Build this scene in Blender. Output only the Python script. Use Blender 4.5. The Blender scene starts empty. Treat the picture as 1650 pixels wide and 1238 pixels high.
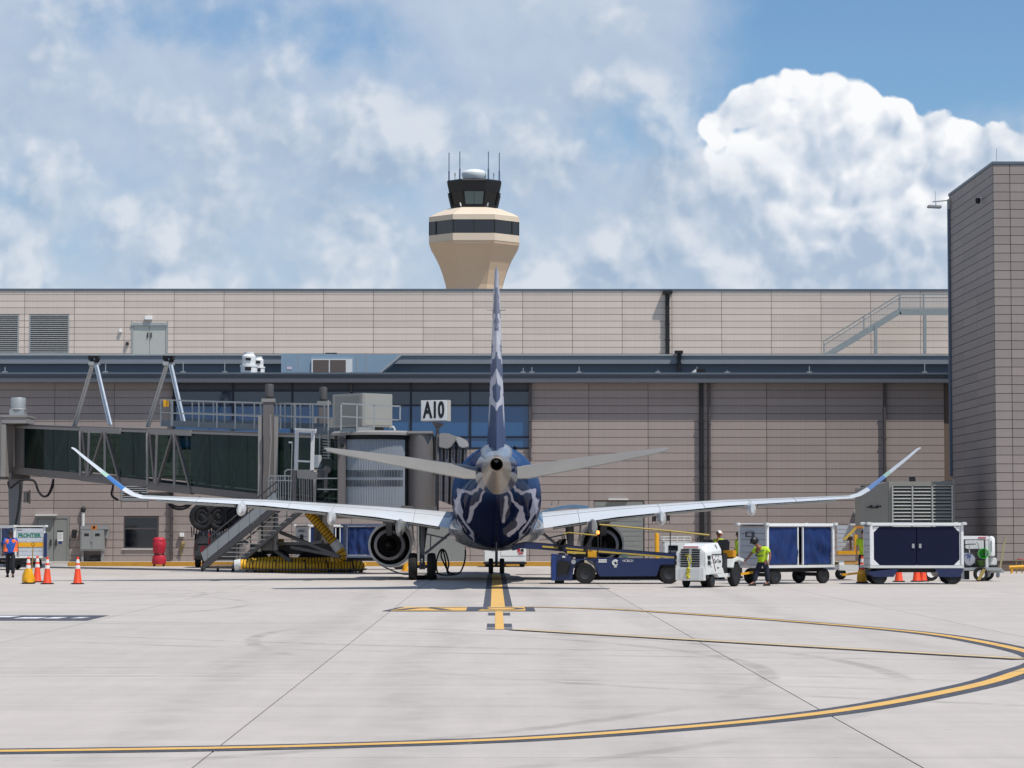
import bpy, bmesh, math, random
from mathutils import Vector, Matrix, noise as mnoise
random.seed(7)
S = bpy.context.scene
COL = S.collection
R = math.radians
# ---------------------------------------------------------------- camera
EYE = 1.84                      # a standing photographer on the apron
FPX = 4200.0                    # focal length in photo pixels (1650 wide)
PITCH = math.atan((850.0 - 619.0) / FPX)
YAW = math.atan(25.0 / FPX)
cam_d = bpy.data.cameras.new('camera')
cam_d.sensor_width = 36.0
cam_d.lens = 36.0 * FPX / 1650.0
cam_d.clip_start = 0.5
cam_d.clip_end = 6000.0
cam = bpy.data.objects.new('camera', cam_d)
COL.objects.link(cam)
cam.location = (0, 0, EYE)
cam.rotation_euler = (math.pi / 2 + PITCH, 0, -YAW)
S.camera = cam
# ---------------------------------------------------------------- sun and sky
SUN = Vector((0.40, -0.35, 1.0)).normalized()       # towards the sun
SUN_EL = math.asin(SUN.z)
SUN_AZ = math.atan2(SUN.x, SUN.y)
sd = bpy.data.lights.new('sun', 'SUN')
sd.energy = 3.9
sd.angle = R(0.53)
sd.color = (1.0, 0.955, 0.89)
so = bpy.data.objects.new('sun', sd)
COL.objects.link(so)
so.rotation_euler = (-SUN).to_track_quat('-Z', 'Y').to_euler()
so.location = (40, -30, 120)

W = bpy.data.worlds.new('World')
S.world = W
W.use_nodes = True
wt = W.node_tree
wt.nodes.clear()

class E:
    """tiny expression wrapper round shader Math nodes"""
    tree = wt
    def __init__(self, v): self.v = v
    @staticmethod
    def _m(op, *a, clamp=False):
        n = E.tree.nodes.new('ShaderNodeMath'); n.operation = op; n.use_clamp = clamp
        for i, x in enumerate(a):
            x = x.v if isinstance(x, E) else x
            if isinstance(x, (int, float)): n.inputs[i].default_value = x
            else: E.tree.links.new(x, n.inputs[i])
        return E(n.outputs[0])
    def __add__(s, o): return E._m('ADD', s, o)
    __radd__ = __add__
    def __sub__(s, o): return E._m('SUBTRACT', s, o)
    def __rsub__(s, o): return E._m('SUBTRACT', o, s)
    def __mul__(s, o): return E._m('MULTIPLY', s, o)
    __rmul__ = __mul__
    def __truediv__(s, o): return E._m('DIVIDE', s, o)
    def max(s, o): return E._m('MAXIMUM', s, o)
    def min(s, o): return E._m('MINIMUM', s, o)
    def abs(s): return E._m('ABSOLUTE', s)
    def clamp(s): return E._m('ADD', s, 0.0, clamp=True)
    def pow(s, p): return E._m('POWER', s, p)
    def sqrt(s): return E._m('SQRT', s)
    def step(s, a, b):      # smooth step from a to b
        n = E.tree.nodes.new('ShaderNodeMapRange'); n.interpolation_type = 'SMOOTHSTEP'
        E.tree.links.new(s.v, n.inputs[0])
        n.inputs[1].default_value = a; n.inputs[2].default_value = b
        n.inputs[3].default_value = 0.0; n.inputs[4].default_value = 1.0
        return E(n.outputs[0])

def link(a, b): E.tree.links.new(a, b)
def e_noise(vec, scale, detail=4.0, rough=0.5, dist=0.0, lac=2.0):
    n = E.tree.nodes.new('ShaderNodeTexNoise')
    n.inputs['Scale'].default_value = scale; n.inputs['Detail'].default_value = detail
    n.inputs['Roughness'].default_value = rough; n.inputs['Distortion'].default_value = dist
    n.inputs['Lacunarity'].default_value = lac
    link(vec, n.inputs['Vector'])
    return E(n.outputs[0])
def e_voro(vec, scale):
    n = E.tree.nodes.new('ShaderNodeTexVoronoi'); n.feature = 'SMOOTH_F1'
    n.inputs['Scale'].default_value = scale; n.inputs['Smoothness'].default_value = 0.35
    link(vec, n.inputs['Vector'])
    return E(n.outputs['Distance'])
def e_mixc(f, a, b):
    n = E.tree.nodes.new('ShaderNodeMix'); n.data_type = 'RGBA'
    f = f.v if isinstance(f, E) else f
    if isinstance(f, (int, float)): n.inputs[0].default_value = f
    else: link(f, n.inputs[0])
    for k, x in ((6, a), (7, b)):
        if isinstance(x, (tuple, list)): n.inputs[k].default_value = (*x[:3], 1)
        else: link(x, n.inputs[k])
    return n.outputs[2]

def build_sky():
    nt = wt
    tc = nt.nodes.new('ShaderNodeTexCoord')
    sky = nt.nodes.new('ShaderNodeTexSky'); sky.sky_type = 'NISHITA'; sky.sun_disc = False
    sky.sun_elevation = SUN_EL; sky.sun_rotation = SUN_AZ
    sky.air_density = 1.0; sky.dust_density = 0.6; sky.ozone_density = 1.6
    nrm = nt.nodes.new('ShaderNodeVectorMath'); nrm.operation = 'NORMALIZE'
    link(tc.outputs['Generated'], nrm.inputs[0])
    wn = nt.nodes.new('ShaderNodeTexNoise'); wn.inputs['Scale'].default_value = 38.0; wn.inputs['Detail'].default_value = 3.0
    link(nrm.outputs[0], wn.inputs['Vector'])
    wv = nt.nodes.new('ShaderNodeVectorMath'); wv.operation = 'MULTIPLY_ADD'
    link(wn.outputs['Color'], wv.inputs[0]); wv.inputs[1].default_value = (0.022,) * 3; link(nrm.outputs[0], wv.inputs[2])
    sep = nt.nodes.new('ShaderNodeSeparateXYZ'); link(nrm.outputs[0], sep.inputs[0])
    x, y, z = E(sep.outputs[0]), E(sep.outputs[1]), E(sep.outputs[2])
    az = E._m('ARCTAN2', x, y) * (180 / math.pi)          # degrees from the aircraft's heading
    el = E._m('ARCSINE', z) * (180 / math.pi)
    def moved(src, off):
        a = nt.nodes.new('ShaderNodeVectorMath'); a.operation = 'ADD'; link(src, a.inputs[0]); a.inputs[1].default_value = off; return a.outputs[0]
    def blobs(lst, da=0.0, de=0.0):
        r = None
        for (a, e, rad) in lst:
            dx = az - (a - da); dy = el - (e - de)
            d = rad - (dx * dx + dy * dy).sqrt()
            r = d if r is None else E._m('SMOOTH_MAX', r, d, 0.35)
        return r
    def heaps(off):       # cauliflower relief at three sizes
        v = moved(wv.outputs[0], off)
        return (1.0 - e_voro(v, 30.0) * 1.25) * 0.62 + (1.0 - e_voro(v, 72.0) * 1.25) * 0.34 + (1.0 - e_voro(v, 165.0) * 1.25) * 0.17
    h0 = heaps((0, 0, 0)); h1 = heaps((0.0035, 0.0, 0.0050))
    fine = e_noise(nrm.outputs[0], 80.0, 5.0, 0.58)
    big = e_noise(nrm.outputs[0], 13.0, 3.0, 0.5)
    T = [(4.95, 8.65, 0.60), (5.45, 9.0, 0.66), (6.05, 9.35, 0.60), (6.62, 9.62, 0.62), (7.25, 9.40, 0.66), (7.95, 9.05, 0.72), (8.6, 8.7, 0.68),
         (9.5, 8.3, 0.70), (10.4, 8.0, 0.74), (11.2, 7.85, 0.74), (12.0, 7.6, 0.8), (13.3, 7.2, 0.9), (7.2, 7.9, 1.6), (9.3, 7.2, 1.6), (11.3, 6.6, 1.7), (5.7, 8.1, 0.95), (6.5, 8.4, 1.1), (7.2, 8.5, 1.0), (6.1, 7.2, 1.35), (5.6, 6.2, 1.1), (7.6, 5.9, 1.5), (9.8, 5.6, 1.6), (6.0, 5.0, 1.0), (8.3, 4.4, 1.4)]
    tower = blobs(T) + (h0 - 0.50) * 0.85 + (fine - 0.5) * 0.22
    # blue sky, thin veil, and where the veil opens
    wob = (big - 0.5) * 2.6 + (fine - 0.5) * 1.0
    gap_r = az.step(3.2, 6.4) * el.step(7.4, 9.6)
    d1x = (az - 3.0) * 0.85; d1y = (el - 8.75) * 1.7
    gap_m = 1.0 - ((d1x * d1x + d1y * d1y).sqrt() + wob).step(0.5, 2.3)
    d2x = (az + 6.2) * 0.30; d2y = (el - 10.9) * 1.25
    gap_l = 1.0 - ((d2x * d2x + d2y * d2y).sqrt() + wob * 0.8).step(0.2, 1.6)
    bank_x = (az - 1.4) * 0.36; bank_y = (el - 11.6) * 0.75
    bank = 1.0 - ((bank_x * bank_x + bank_y * bank_y).sqrt() + wob * 0.55).step(0.45, 1.45)
    high = el.step(14.0, 30.0)
    veil = 0.80 + (big - 0.5) * 1.2 + (fine - 0.5) * 0.5 - gap_r * 1.05 - gap_m * 0.62 - gap_l * 0.50 + bank * 0.6 - high * 0.65
    veil_a = veil.step(-0.10, 1.0) * 0.88
    tint = nt.nodes.new('ShaderNodeMix'); tint.data_type = 'RGBA'; tint.blend_type = 'MULTIPLY'; tint.inputs[0].default_value = 1.0
    link(sky.outputs[0], tint.inputs[6]); tint.inputs[7].default_value = (SKY_TINT[0], SKY_TINT[1], SKY_TINT[2], 1)
    c = tint.outputs[2]
    veil_t = (0.50 + (fine - 0.5) * 0.5 + (h0 - h1) * 0.6 + bank * ((el - 11.0) * 0.35 + 0.15)).clamp()
    c = e_mixc(veil_a, c, e_mixc(veil_t, CLOUD_SHADE, CLOUD_MID))
    # a field of soft cumulus low in the sky, its heads lit from the upper right
    lowband = (1.0 - (el - 6.6).abs().step(1.6, 4.2))
    body = e_noise(nrm.outputs[0], 21.0, 5.0, 0.55)
    low = (body - 0.5) * 2.6 + (h0 - 0.5) * 1.0 + lowband * 0.56 + bank * 0.15 + 0.04 - gap_m * 0.5 - gap_r * 0.8
    body1 = e_noise(moved(nrm.outputs[0], (0.007, 0, 0.011)), 21.0, 5.0, 0.55)
    low_t = (0.44 + (h0 - h1) * 1.5 + (body - body1) * 3.8 + (fine - 0.5) * 0.45).clamp()
    c = e_mixc(low.step(-0.05, 0.70) * 0.80, c, e_mixc(low_t, CLOUD_BASE, CLOUD_LIT))
    # the towering cumulus on the right
    fade = el.step(5.4, 8.4)
    tower_t = ((h0 - h1) * 1.9 + (body - body1) * 2.2 + 0.26 + fade * 0.36 + (fine - 0.5) * 0.35 + (1.0 - tower.step(0.0, 0.9)) * 0.22 - (1.0 - el.step(6.0, 8.8)) * 0.16).clamp()
    c = e_mixc(tower.step(0.0, 0.12) * (el.step(4.6, 7.6) * 0.70 + 0.30) * el.step(7.2, 8.5).max(az.step(4.4, 7.4) * 0.85 + 0.15), c, e_mixc(tower_t, CLOUD_SHADE, CLOUD_WHITE))
    bg = nt.nodes.new('ShaderNodeBackground'); link(c, bg.inputs[0]); bg.inputs[1].default_value = SKY_STRENGTH
    out = nt.nodes.new('ShaderNodeOutputWorld'); link(bg.outputs[0], out.inputs[0])
CLOUD_BASE = (3.25, 4.25, 5.55)
SKY_STRENGTH = 0.10
SKY_TINT = (0.69, 0.88, 1.03)
CLOUD_SHADE = (3.85, 4.75, 6.05)
CLOUD_MID = (5.1, 5.75, 6.75)
CLOUD_LIT = (6.5, 6.85, 7.4)
CLOUD_WHITE = (8.5, 8.6, 8.75)
build_sky()
W.cycles.sampling_method = 'MANUAL'; W.cycles.sample_map_resolution = 512
S.view_settings.view_transform = 'Standard'
S.view_settings.look = 'None'
S.view_settings.gamma = 1.0
S.view_settings.use_curve_mapping = False
S.view_settings.exposure = 0.18
S.render.film_transparent = False
# ---------------------------------------------------------------- measuring: a photo pixel at a real distance
_f = Vector((math.sin(YAW) * math.cos(PITCH), math.cos(YAW) * math.cos(PITCH), math.sin(PITCH)))
_r = Vector((math.cos(YAW), -math.sin(YAW), 0))
_u = _r.cross(_f)
def ray(u, v): return _f * FPX + _r * (u - 825.0) + _u * (619.0 - v)
def at(u, v, Y):
    d = ray(u, v); t = Y / d.y
    return Vector((d.x * t, Y, EYE + d.z * t))
def ground(u, v):
    d = ray(u, v); t = -EYE / d.z
    return Vector((d.x * t, d.y * t, 0))
def xat(u, Y, v=850): return at(u, v, Y).x
def zat(v, Y, u=800): return at(u, v, Y).z
# ---------------------------------------------------------------- materials
def lin(c):
    if isinstance(c, str):
        c = c.lstrip('#'); c = [int(c[i:i + 2], 16) / 255 for i in (0, 2, 4)]
        return tuple(x / 12.92 if x <= 0.04045 else ((x + 0.055) / 1.055) ** 2.4 for x in c)
    return tuple(c)
MATS = {}
def mat(name, col=(0.5, 0.5, 0.5), rough=0.6, metal=0.0, var=0.10, scale=3.0, bump=0.0, rand=0.0, coat=0.0, dirt=0.0, spec=0.5, streak=0.0):
    """procedural paint/metal/plastic: base colour broken by two scales of noise, optional streaks, grime and relief"""
    if name in MATS: return MATS[name]
    m = bpy.data.materials.new(name); m.use_nodes = True
    nt = m.node_tree; E.tree = nt
    b = nt.nodes['Principled BSDF']
    c = lin(col)
    tc = nt.nodes.new('ShaderNodeTexCoord')
    vec = tc.outputs['Object']
    n1 = e_noise(vec, scale, 5.0, 0.6)
    n2 = e_noise(vec, scale * 9.0, 3.0, 0.6)
    k = 1.0 + (n1 - 0.5) * (2.2 * var) + (n2 - 0.5) * (1.0 * var)
    if streak:
        mp = nt.nodes.new('ShaderNodeMapping'); mp.inputs['Scale'].default_value = (3.0, 3.0, 0.12)
        link(vec, mp.inputs[0])
        k = k + (e_noise(mp.outputs[0], scale * 3.0, 4.0, 0.6) - 0.5) * streak
    if rand:
        oi = nt.nodes.new('ShaderNodeObjectInfo')
        k = k + (E(oi.outputs['Random']) - 0.5) * (2 * rand)
    rgb = nt.nodes.new('ShaderNodeVectorMath'); rgb.operation = 'SCALE'
    rgb.inputs[0].default_value = c; link(k.v, rgb.inputs['Scale'])
    out = rgb.outputs[0]
    if dirt:
        dm = (e_noise(vec, scale * 2.3, 6.0, 0.7) - 0.5) * 3.0
        out = e_mixc((dm * dirt).clamp(), out, (0.06, 0.05, 0.04))
    link(out, b.inputs['Base Color'])
    rr = (n1 - 0.5) * 0.25 + rough
    link(rr.clamp().v, b.inputs['Roughness'])
    b.inputs['Metallic'].default_value = metal
    b.inputs['Specular IOR Level'].default_value = spec
    if coat: b.inputs['Coat Weight'].default_value = coat; b.inputs['Coat Roughness'].default_value = 0.04
    if bump:
        bn = nt.nodes.new('ShaderNodeBump'); bn.inputs['Strength'].default_value = bump; bn.inputs['Distance'].default_value = 0.01
        link(n2.v, bn.inputs['Height']); link(bn.outputs[0], b.inputs['Normal'])
    MATS[name] = m
    return m
# ---------------------------------------------------------------- mesh building
class MB:
    def __init__(s, origin=(0, 0, 0)):
        s.v = []; s.f = []; s.o = Vector(origin)
    def add(s, vs, fs):
        k = len(s.v); s.v += [Vector(x) - s.o for x in vs]; s.f += [tuple(i + k for i in f) for f in fs]; return s
    def box(s, c, d, m=None):
        hx, hy, hz = d[0] / 2, d[1] / 2, d[2] / 2
        vs = [Vector((x, y, z)) for x in (-hx, hx) for y in (-hy, hy) for z in (-hz, hz)]
        if m is not None: vs = [m @ q for q in vs]
        c = Vector(c)
        return s.add([q + c for q in vs], [(0, 1, 3, 2), (4, 6, 7, 5), (0, 4, 5, 1), (2, 3, 7, 6), (0, 2, 6, 4), (1, 5, 7, 3)])
    def box2(s, a, b):
        return s.box([(a[i] + b[i]) / 2 for i in range(3)], [abs(b[i] - a[i]) for i in range(3)])
    def hexa(s, p):     # eight corners: bottom loop then top loop
        return s.add(p, [(3, 2, 1, 0), (4, 5, 6, 7), (0, 1, 5, 4), (1, 2, 6, 5), (2, 3, 7, 6), (3, 0, 4, 7)])
    def bar(s, p, q, w, h=None, up=(0, 0, 1)):      # rectangular bar from p to q
        h = h or w; p, q = Vector(p), Vector(q); d = (q - p)
        if d.length < 1e-6: return s
        y = d.normalized(); upv = Vector(up)
        if abs(y.dot(upv)) > 0.99: upv = Vector((1, 0, 0))
        x = y.cross(upv).normalized(); z = x.cross(y)
        vs = [b + x * (i * w / 2) + z * (j * h / 2) for b in (p, q) for (i, j) in ((-1, -1), (1, -1), (1, 1), (-1, 1))]
        return s.add(vs, [(0, 1, 2, 3), (7, 6, 5, 4), (0, 4, 5, 1), (1, 5, 6, 2), (2, 6, 7, 3), (3, 7, 4, 0)])
    def cyl(s, p, q, r, n=12, r2=None, cap=True):
        r2 = r if r2 is None else r2; p, q = Vector(p), Vector(q); y = (q - p).normalized()
        t = Vector((0, 0, 1)) if abs(y.z) < 0.95 else Vector((1, 0, 0))
        x = y.cross(t).normalized(); z = x.cross(y)
        vs = []
        for (b, rr) in ((p, r), (q, r2)):
            for i in range(n):
                a = 2 * math.pi * i / n; vs.append(b + x * (rr * math.cos(a)) + z * (rr * math.sin(a)))
        fs = [(i, i + n, (i + 1) % n + n, (i + 1) % n) for i in range(n)]
        if cap: fs += [tuple(range(n)), tuple(reversed(range(n, 2 * n)))]
        return s.add(vs, fs)
    def tube(s, pts, r, n=8, cap=True):
        pts = [Vector(p) for p in pts]; rings = []
        rs = r if isinstance(r, (list, tuple)) else [r] * len(pts)
        x = None
        for i, p in enumerate(pts):
            d = (pts[min(i + 1, len(pts) - 1)] - pts[max(i - 1, 0)]).normalized()
            if x is None:
                t = Vector((0, 0, 1)) if abs(d.z) < 0.9 else Vector((1, 0, 0)); x = d.cross(t).normalized()
            x = (x - d * x.dot(d)).normalized(); z = x.cross(d)
            rings.append([p + x * (rs[i] * math.cos(2 * math.pi * k / n)) + z * (rs[i] * math.sin(2 * math.pi * k / n)) for k in range(n)])
        return s.loft(rings, cap)
    def loft(s, rings, cap=True):
        n = len(rings[0]); vs = [q for r in rings for q in r]; fs = []
        for k in range(len(rings) - 1):
            a, b = k * n, (k + 1) * n
            fs += [(a + i, b + i, b + (i + 1) % n, a + (i + 1) % n) for i in range(n)]
        if cap: fs += [tuple(range(n)), tuple(reversed(range((len(rings) - 1) * n, len(rings) * n)))]
        return s.add(vs, fs)
    def lathe(s, prof, c, axis='z', n=24, cap=False):
        rings = []
        for (r, h) in prof:
            ring = []
            for i in range(n):
                a = 2 * math.pi * i / n; p, q = r * math.cos(a), r * math.sin(a)
                ring.append(Vector(c) + Vector({'z': (p, q, h), 'y': (p, h, q), 'x': (h, p, q)}[axis]))
            rings.append(ring)
        return s.loft(rings, cap)
    def prism(s, poly, a, b, axis='y'):     # 2-D outline extruded from a to b along an axis
        def P(p, h): return {'y': (p[0], h, p[1]), 'x': (h, p[0], p[1]), 'z': (p[0], p[1], h)}[axis]
        n = len(poly); vs = [P(p, a) for p in poly] + [P(p, b) for p in poly]
        return s.add(vs, [(i, (i + 1) % n, (i + 1) % n + n, i + n) for i in range(n)] + [tuple(reversed(range(n))), tuple(range(n, 2 * n))])
    def sheet(s, pts): return s.add(pts, [tuple(range(len(pts)))])
    def mesh(s, name, m, smooth=False, bevel=0.0, recalc=True):
        me = bpy.data.meshes.new(name); me.from_pydata([tuple(q) for q in s.v], [], s.f)
        if recalc or bevel:
            bm = bmesh.new(); bm.from_mesh(me)
            if recalc: bmesh.ops.recalc_face_normals(bm, faces=bm.faces)
            if bevel: bmesh.ops.bevel(bm, geom=[e for e in bm.edges if len(e.link_faces) == 2 and e.calc_face_angle(0) > 0.5], offset=bevel, segments=2, affect='EDGES', clamp_overlap=True)
            bm.to_mesh(me); bm.free()
        if m: me.materials.append(m)
        if smooth:
            for p in me.polygons: p.use_smooth = True
            try: me.set_sharp_from_angle(angle=R(40 if smooth is True else smooth))
            except Exception: pass
        return me
    def build(s, name, m, parent=None, **k):
        return put(name, s.mesh(name, m, **k), parent)
def put(name, me, parent=None, loc=(0, 0, 0), rot=(0, 0, 0)):
    o = bpy.data.objects.new(name, me); COL.objects.link(o); o.location = loc; o.rotation_euler = rot
    if parent is not None: o.parent = parent
    return o
def tag(o, label=None, cat=None, group=None, kind=None):
    for k, x in (('label', label), ('category', cat), ('group', group), ('kind', kind)):
        if x: o[k] = x
    return o
def thing(name, label, cat, loc=(0, 0, 0), rz=0.0, group=None):
    o = bpy.data.objects.new(name, None); COL.objects.link(o); o.location = loc; o.rotation_euler = (0, 0, rz); o.empty_display_size = 0.3
    return tag(o, label, cat, group)
def dup(root, loc, rz=None, label=None, group=None):
    """a copy of a thing together with copies of its parts and sub-parts"""
    def cp(o, par):
        c = o.copy(); COL.objects.link(c)
        if par is not None: c.parent = par
        for ch in kids.get(o.name, []): cp(ch, c)
        return c
    kids = {}
    def collect(o):
        kids[o.name] = list(o.children)
        for ch in o.children: collect(ch)
    collect(root)
    r = cp(root, None); r.location = loc
    if rz is not None: r.rotation_euler = (0, 0, rz)
    tag(r, label, None, group)
    return r
def text(name, s, size, m, parent, loc, rot=(math.pi / 2, 0, 0), sx=1.0, bold=0.0, depth=0.004, align='CENTER'):
    cu = bpy.data.curves.new('lettering', 'FONT'); cu.body = s; cu.size = size; cu.offset = bold; cu.extrude = depth
    cu.align_x = align; cu.align_y = 'CENTER'; cu.resolution_u = 3
    o = bpy.data.objects.new('lettering', cu); COL.objects.link(o)
    bpy.context.view_layer.update()
    me = bpy.data.meshes.new_from_object(o.evaluated_get(bpy.context.evaluated_depsgraph_get()))
    bpy.data.objects.remove(o); bpy.data.curves.remove(cu)
    for q in me.vertices: q.co.x *= sx
    me.materials.clear(); me.materials.append(m)
    return put(name, me, parent, loc, rot)
def rotz(a): return Matrix.Rotation(a, 3, 'Z')
# ================================================================ SETTING
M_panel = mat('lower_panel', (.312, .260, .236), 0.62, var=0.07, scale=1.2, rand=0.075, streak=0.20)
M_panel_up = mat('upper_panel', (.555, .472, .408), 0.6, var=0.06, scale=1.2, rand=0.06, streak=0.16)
M_panel_tw = mat('block_panel', (.262, .224, .204), 0.6, var=0.06, scale=1.0, rand=0.07, streak=0.10)
M_joint = mat('joint_backing', '#6a5b50', 0.9, var=0.1)
M_cop = mat('coping_metal', '#5f6a74', 0.45, metal=0.3, var=0.08)
M_fascia = mat('fascia_metal', '#5a5e65', 0.5, spec=0.3, var=0.08, scale=0.6)
M_band = mat('clerestory_metal', '#7f8489', 0.5, spec=0.3, var=0.10, scale=0.5)
M_pipe_b = mat('black_downspout', '#0d0d0f', 0.5, var=0.15)
M_pipe_g = mat('grey_downpipe', '#4d4748', 0.55, var=0.12)
M_door = mat('door_grey', '#7f817d', 0.5, var=0.06, scale=0.8, streak=0.08)
M_galv = mat('galvanised_steel', '#a2a5a4', 0.45, metal=0.35, var=0.14, scale=2.0)
M_white = mat('white_paint', '#e0e0dd', 0.4, var=0.07, dirt=0.13)
M_offw = mat('off_white_paint', '#cfd0cd', 0.45, var=0.07, dirt=0.10)
M_black = mat('black_rubber', '#131316', 0.75, var=0.2)
M_dark = mat('dark_steel', '#26272b', 0.55, metal=0.2, var=0.2)
M_yel = mat('yellow_paint', '#d69a12', 0.5, var=0.10, dirt=0.12)
M_kerb = mat('kerb_yellow', '#b98a2e', 0.8, var=0.16, dirt=0.2, bump=0.3)
M_conc = mat('kerb_concrete', '#b5aea6', 0.85, var=0.1, bump=0.3)
M_grey = mat('machine_grey', '#8b8d8c', 0.5, var=0.06, streak=0.06)
M_glass = mat('blue_glazing', '#16283e', 0.06, var=0.04, spec=1.0)
M_glass_b = mat('tinted_glazing', '#23507c', 0.07, var=0.05, spec=0.9)
M_wind = mat('dark_window', '#0b0e12', 0.06, var=0.05, spec=0.9)
M_louv = mat('louvre_grey', '#8d9191', 0.5, var=0.06)

# ---- apron: concrete slabs with recessed joints over a sheet that runs to the horizon
def concrete(name):
    m = bpy.data.materials.new(name); m.use_nodes = True
    nt = m.node_tree; E.tree = nt; b = nt.nodes['Principled BSDF']
    geo = nt.nodes.new('ShaderNodeNewGeometry'); pos = geo.outputs['Position']
    oi = nt.nodes.new('ShaderNodeObjectInfo')
    mp = nt.nodes.new('ShaderNodeMapping'); link(pos, mp.inputs[0]); mp.inputs['Scale'].default_value = (1.0, 0.10, 1.0)
    mp2 = nt.nodes.new('ShaderNodeMapping'); link(pos, mp2.inputs[0]); mp2.inputs['Scale'].default_value = (0.10, 1.0, 1.0); mp2.inputs['Rotation'].default_value = (0, 0, R(16))
    n1 = e_noise(pos, 0.16, 5, 0.55); n2 = e_noise(pos, 1.3, 6, 0.65); n3 = e_noise(pos, 30.0, 3, 0.6)
    brush = e_noise(mp.outputs[0], 3.2, 4, 0.6); sweep = e_noise(mp2.outputs[0], 1.7, 4, 0.6)
    k = 1.0 + (n1 - 0.5) * 0.20 + (n2 - 0.5) * 0.22 + (n3 - 0.5) * 0.14 + (brush - 0.5) * 0.18 + (sweep - 0.5) * 0.30 + (E(oi.outputs['Random']) - 0.5) * 0.085
    rgb = nt.nodes.new('ShaderNodeVectorMath'); rgb.operation = 'SCALE'; rgb.inputs[0].default_value = (0.455, 0.412, 0.370); link(k.v, rgb.inputs['Scale'])
    out = rgb.outputs[0]
    # rubber: two broad lanes swept through the stand, and faint scuffs across them
    sep = nt.nodes.new('ShaderNodeSeparateXYZ'); link(pos, sep.inputs[0]); x, y = E(sep.outputs[0]), E(sep.outputs[1])
    wob = (e_noise(pos, 0.05, 2, 0.5) - 0.5) * 3.0
    lanes = None
    for cx in (-3.3, -0.9, 1.2, 3.0, 6.3):
        d = (x + wob - cx).abs(); l = 1.0 - d.step(0.05, 0.6)
        lanes = l if lanes is None else lanes.max(l)
    scuff = sweep.step(0.56, 0.78) * n2.step(0.40, 0.62)
    stain = n1.step(0.60, 0.78) * n2.step(0.48, 0.7)
    out = e_mixc((lanes * n2.step(0.36, 0.62) * 0.20 + scuff * 0.26 + stain * 0.20).clamp(), out, (0.13, 0.12, 0.115))
    spots = e_noise(pos, 4.5, 2, 0.5).step(0.72, 0.79)
    arcs = None       # curved tyre tracks left by tugs turning on the stand
    for (cx, cy, rad, wd) in ((-14, 34, 17.5, .14), (-14.6, 33, 19.6, .14), (9, 60, 22, .16), (8.6, 60.4, 23.9, .16), (-4, 18, 14.5, .12), (-4, 18.3, 16.2, .12), (16, 44, 20, .14), (-22, 62, 16, .15), (3, 86, 26, .15), (-12, 70, 9, .12), (-16, 72, 8, .12)):
        dx = x - cx; dy = y - cy
        ring = 1.0 - ((dx * dx + dy * dy).sqrt() + wob * .25 - rad).abs().step(wd * .4, wd * 1.3)
        arcs = ring if arcs is None else arcs.max(ring)
    out = e_mixc((arcs * n2.step(0.34, 0.58) * n1.step(0.38, 0.58) * 0.38).clamp(), out, (0.12, 0.11, 0.105))
    blot = e_noise(pos, 0.75, 4, 0.6).step(0.60, 0.74) * y.step(40.0, 75.0)
    out = e_mixc(blot * 0.14, out, (0.12, 0.11, 0.10))
    pale = e_noise(mp2.outputs[0], 0.9, 5, 0.6).step(0.55, 0.75)
    out = e_mixc(pale * 0.22, out, (0.58, 0.54, 0.50))
    out = e_mixc(spots * 0.35, out, (0.10, 0.095, 0.09))
    link(out, b.inputs['Base Color']); b.inputs['Roughness'].default_value = 0.82; b.inputs['Specular IOR Level'].default_value = 0.35
    bn = nt.nodes.new('ShaderNodeBump'); bn.inputs['Strength'].default_value = 0.25; bn.inputs['Distance'].default_value = 0.006
    link((n3 + brush * 0.6).v, bn.inputs['Height']); link(bn.outputs[0], b.inputs['Normal'])
    return m
M_slab = concrete('apron_concrete')
M_gap = mat('joint_sealant', '#5f5a55', 0.9, var=0.2)
g = MB(); g.sheet([(-2500, -300, -0.06), (2500, -300, -0.06), (2500, 4000, -0.06), (-2500, 4000, -0.06)])
tag(g.build('ground', mat('far_ground', '#8d877c', 0.9, var=0.2, scale=0.01), recalc=False), 'flat ground beyond the concrete apron, running to the horizon', 'ground', kind='structure')
apron = MB(); apron.box2((-60, -30, -0.055), (60, 134, -0.035))
apron = tag(apron.build('apron', M_gap), 'pale concrete apron of large jointed slabs in front of the terminal', 'apron', kind='structure')
SX, SY, GAP = 5.6, 6.0, 0.016
slab_me = MB(); slab_me.box((0, 0, -0.02), (SX - GAP, SY - GAP, 0.04)); slab_me = slab_me.mesh('slab', M_slab)
outer = MB()
y0 = 3.0
for iy in range(22):
    cy = y0 + (iy + 0.5) * SY
    half = 855.0 * (cy + SY / 2) / FPX + 0.3
    for ix in range(-9, 10):
        cx = -2.33 + (ix + 0.5) * SX
        if abs(cx) - SX / 2 < half and cy > 12: put('slab', slab_me, apron, (cx, cy, 0))
        elif cy - SY / 2 < 134: outer.box((cx, cy, -0.02), (SX - GAP, SY - GAP, 0.04))
for iy in range(-5, 0):
    for ix in range(-9, 10): outer.box((-2.33 + (ix + 0.5) * SX, y0 + (iy + 0.5) * SY, -0.02), (SX - GAP, SY - GAP, 0.04))
tag(outer.build('outer_slabs', M_slab, apron), kind='stuff')

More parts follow.
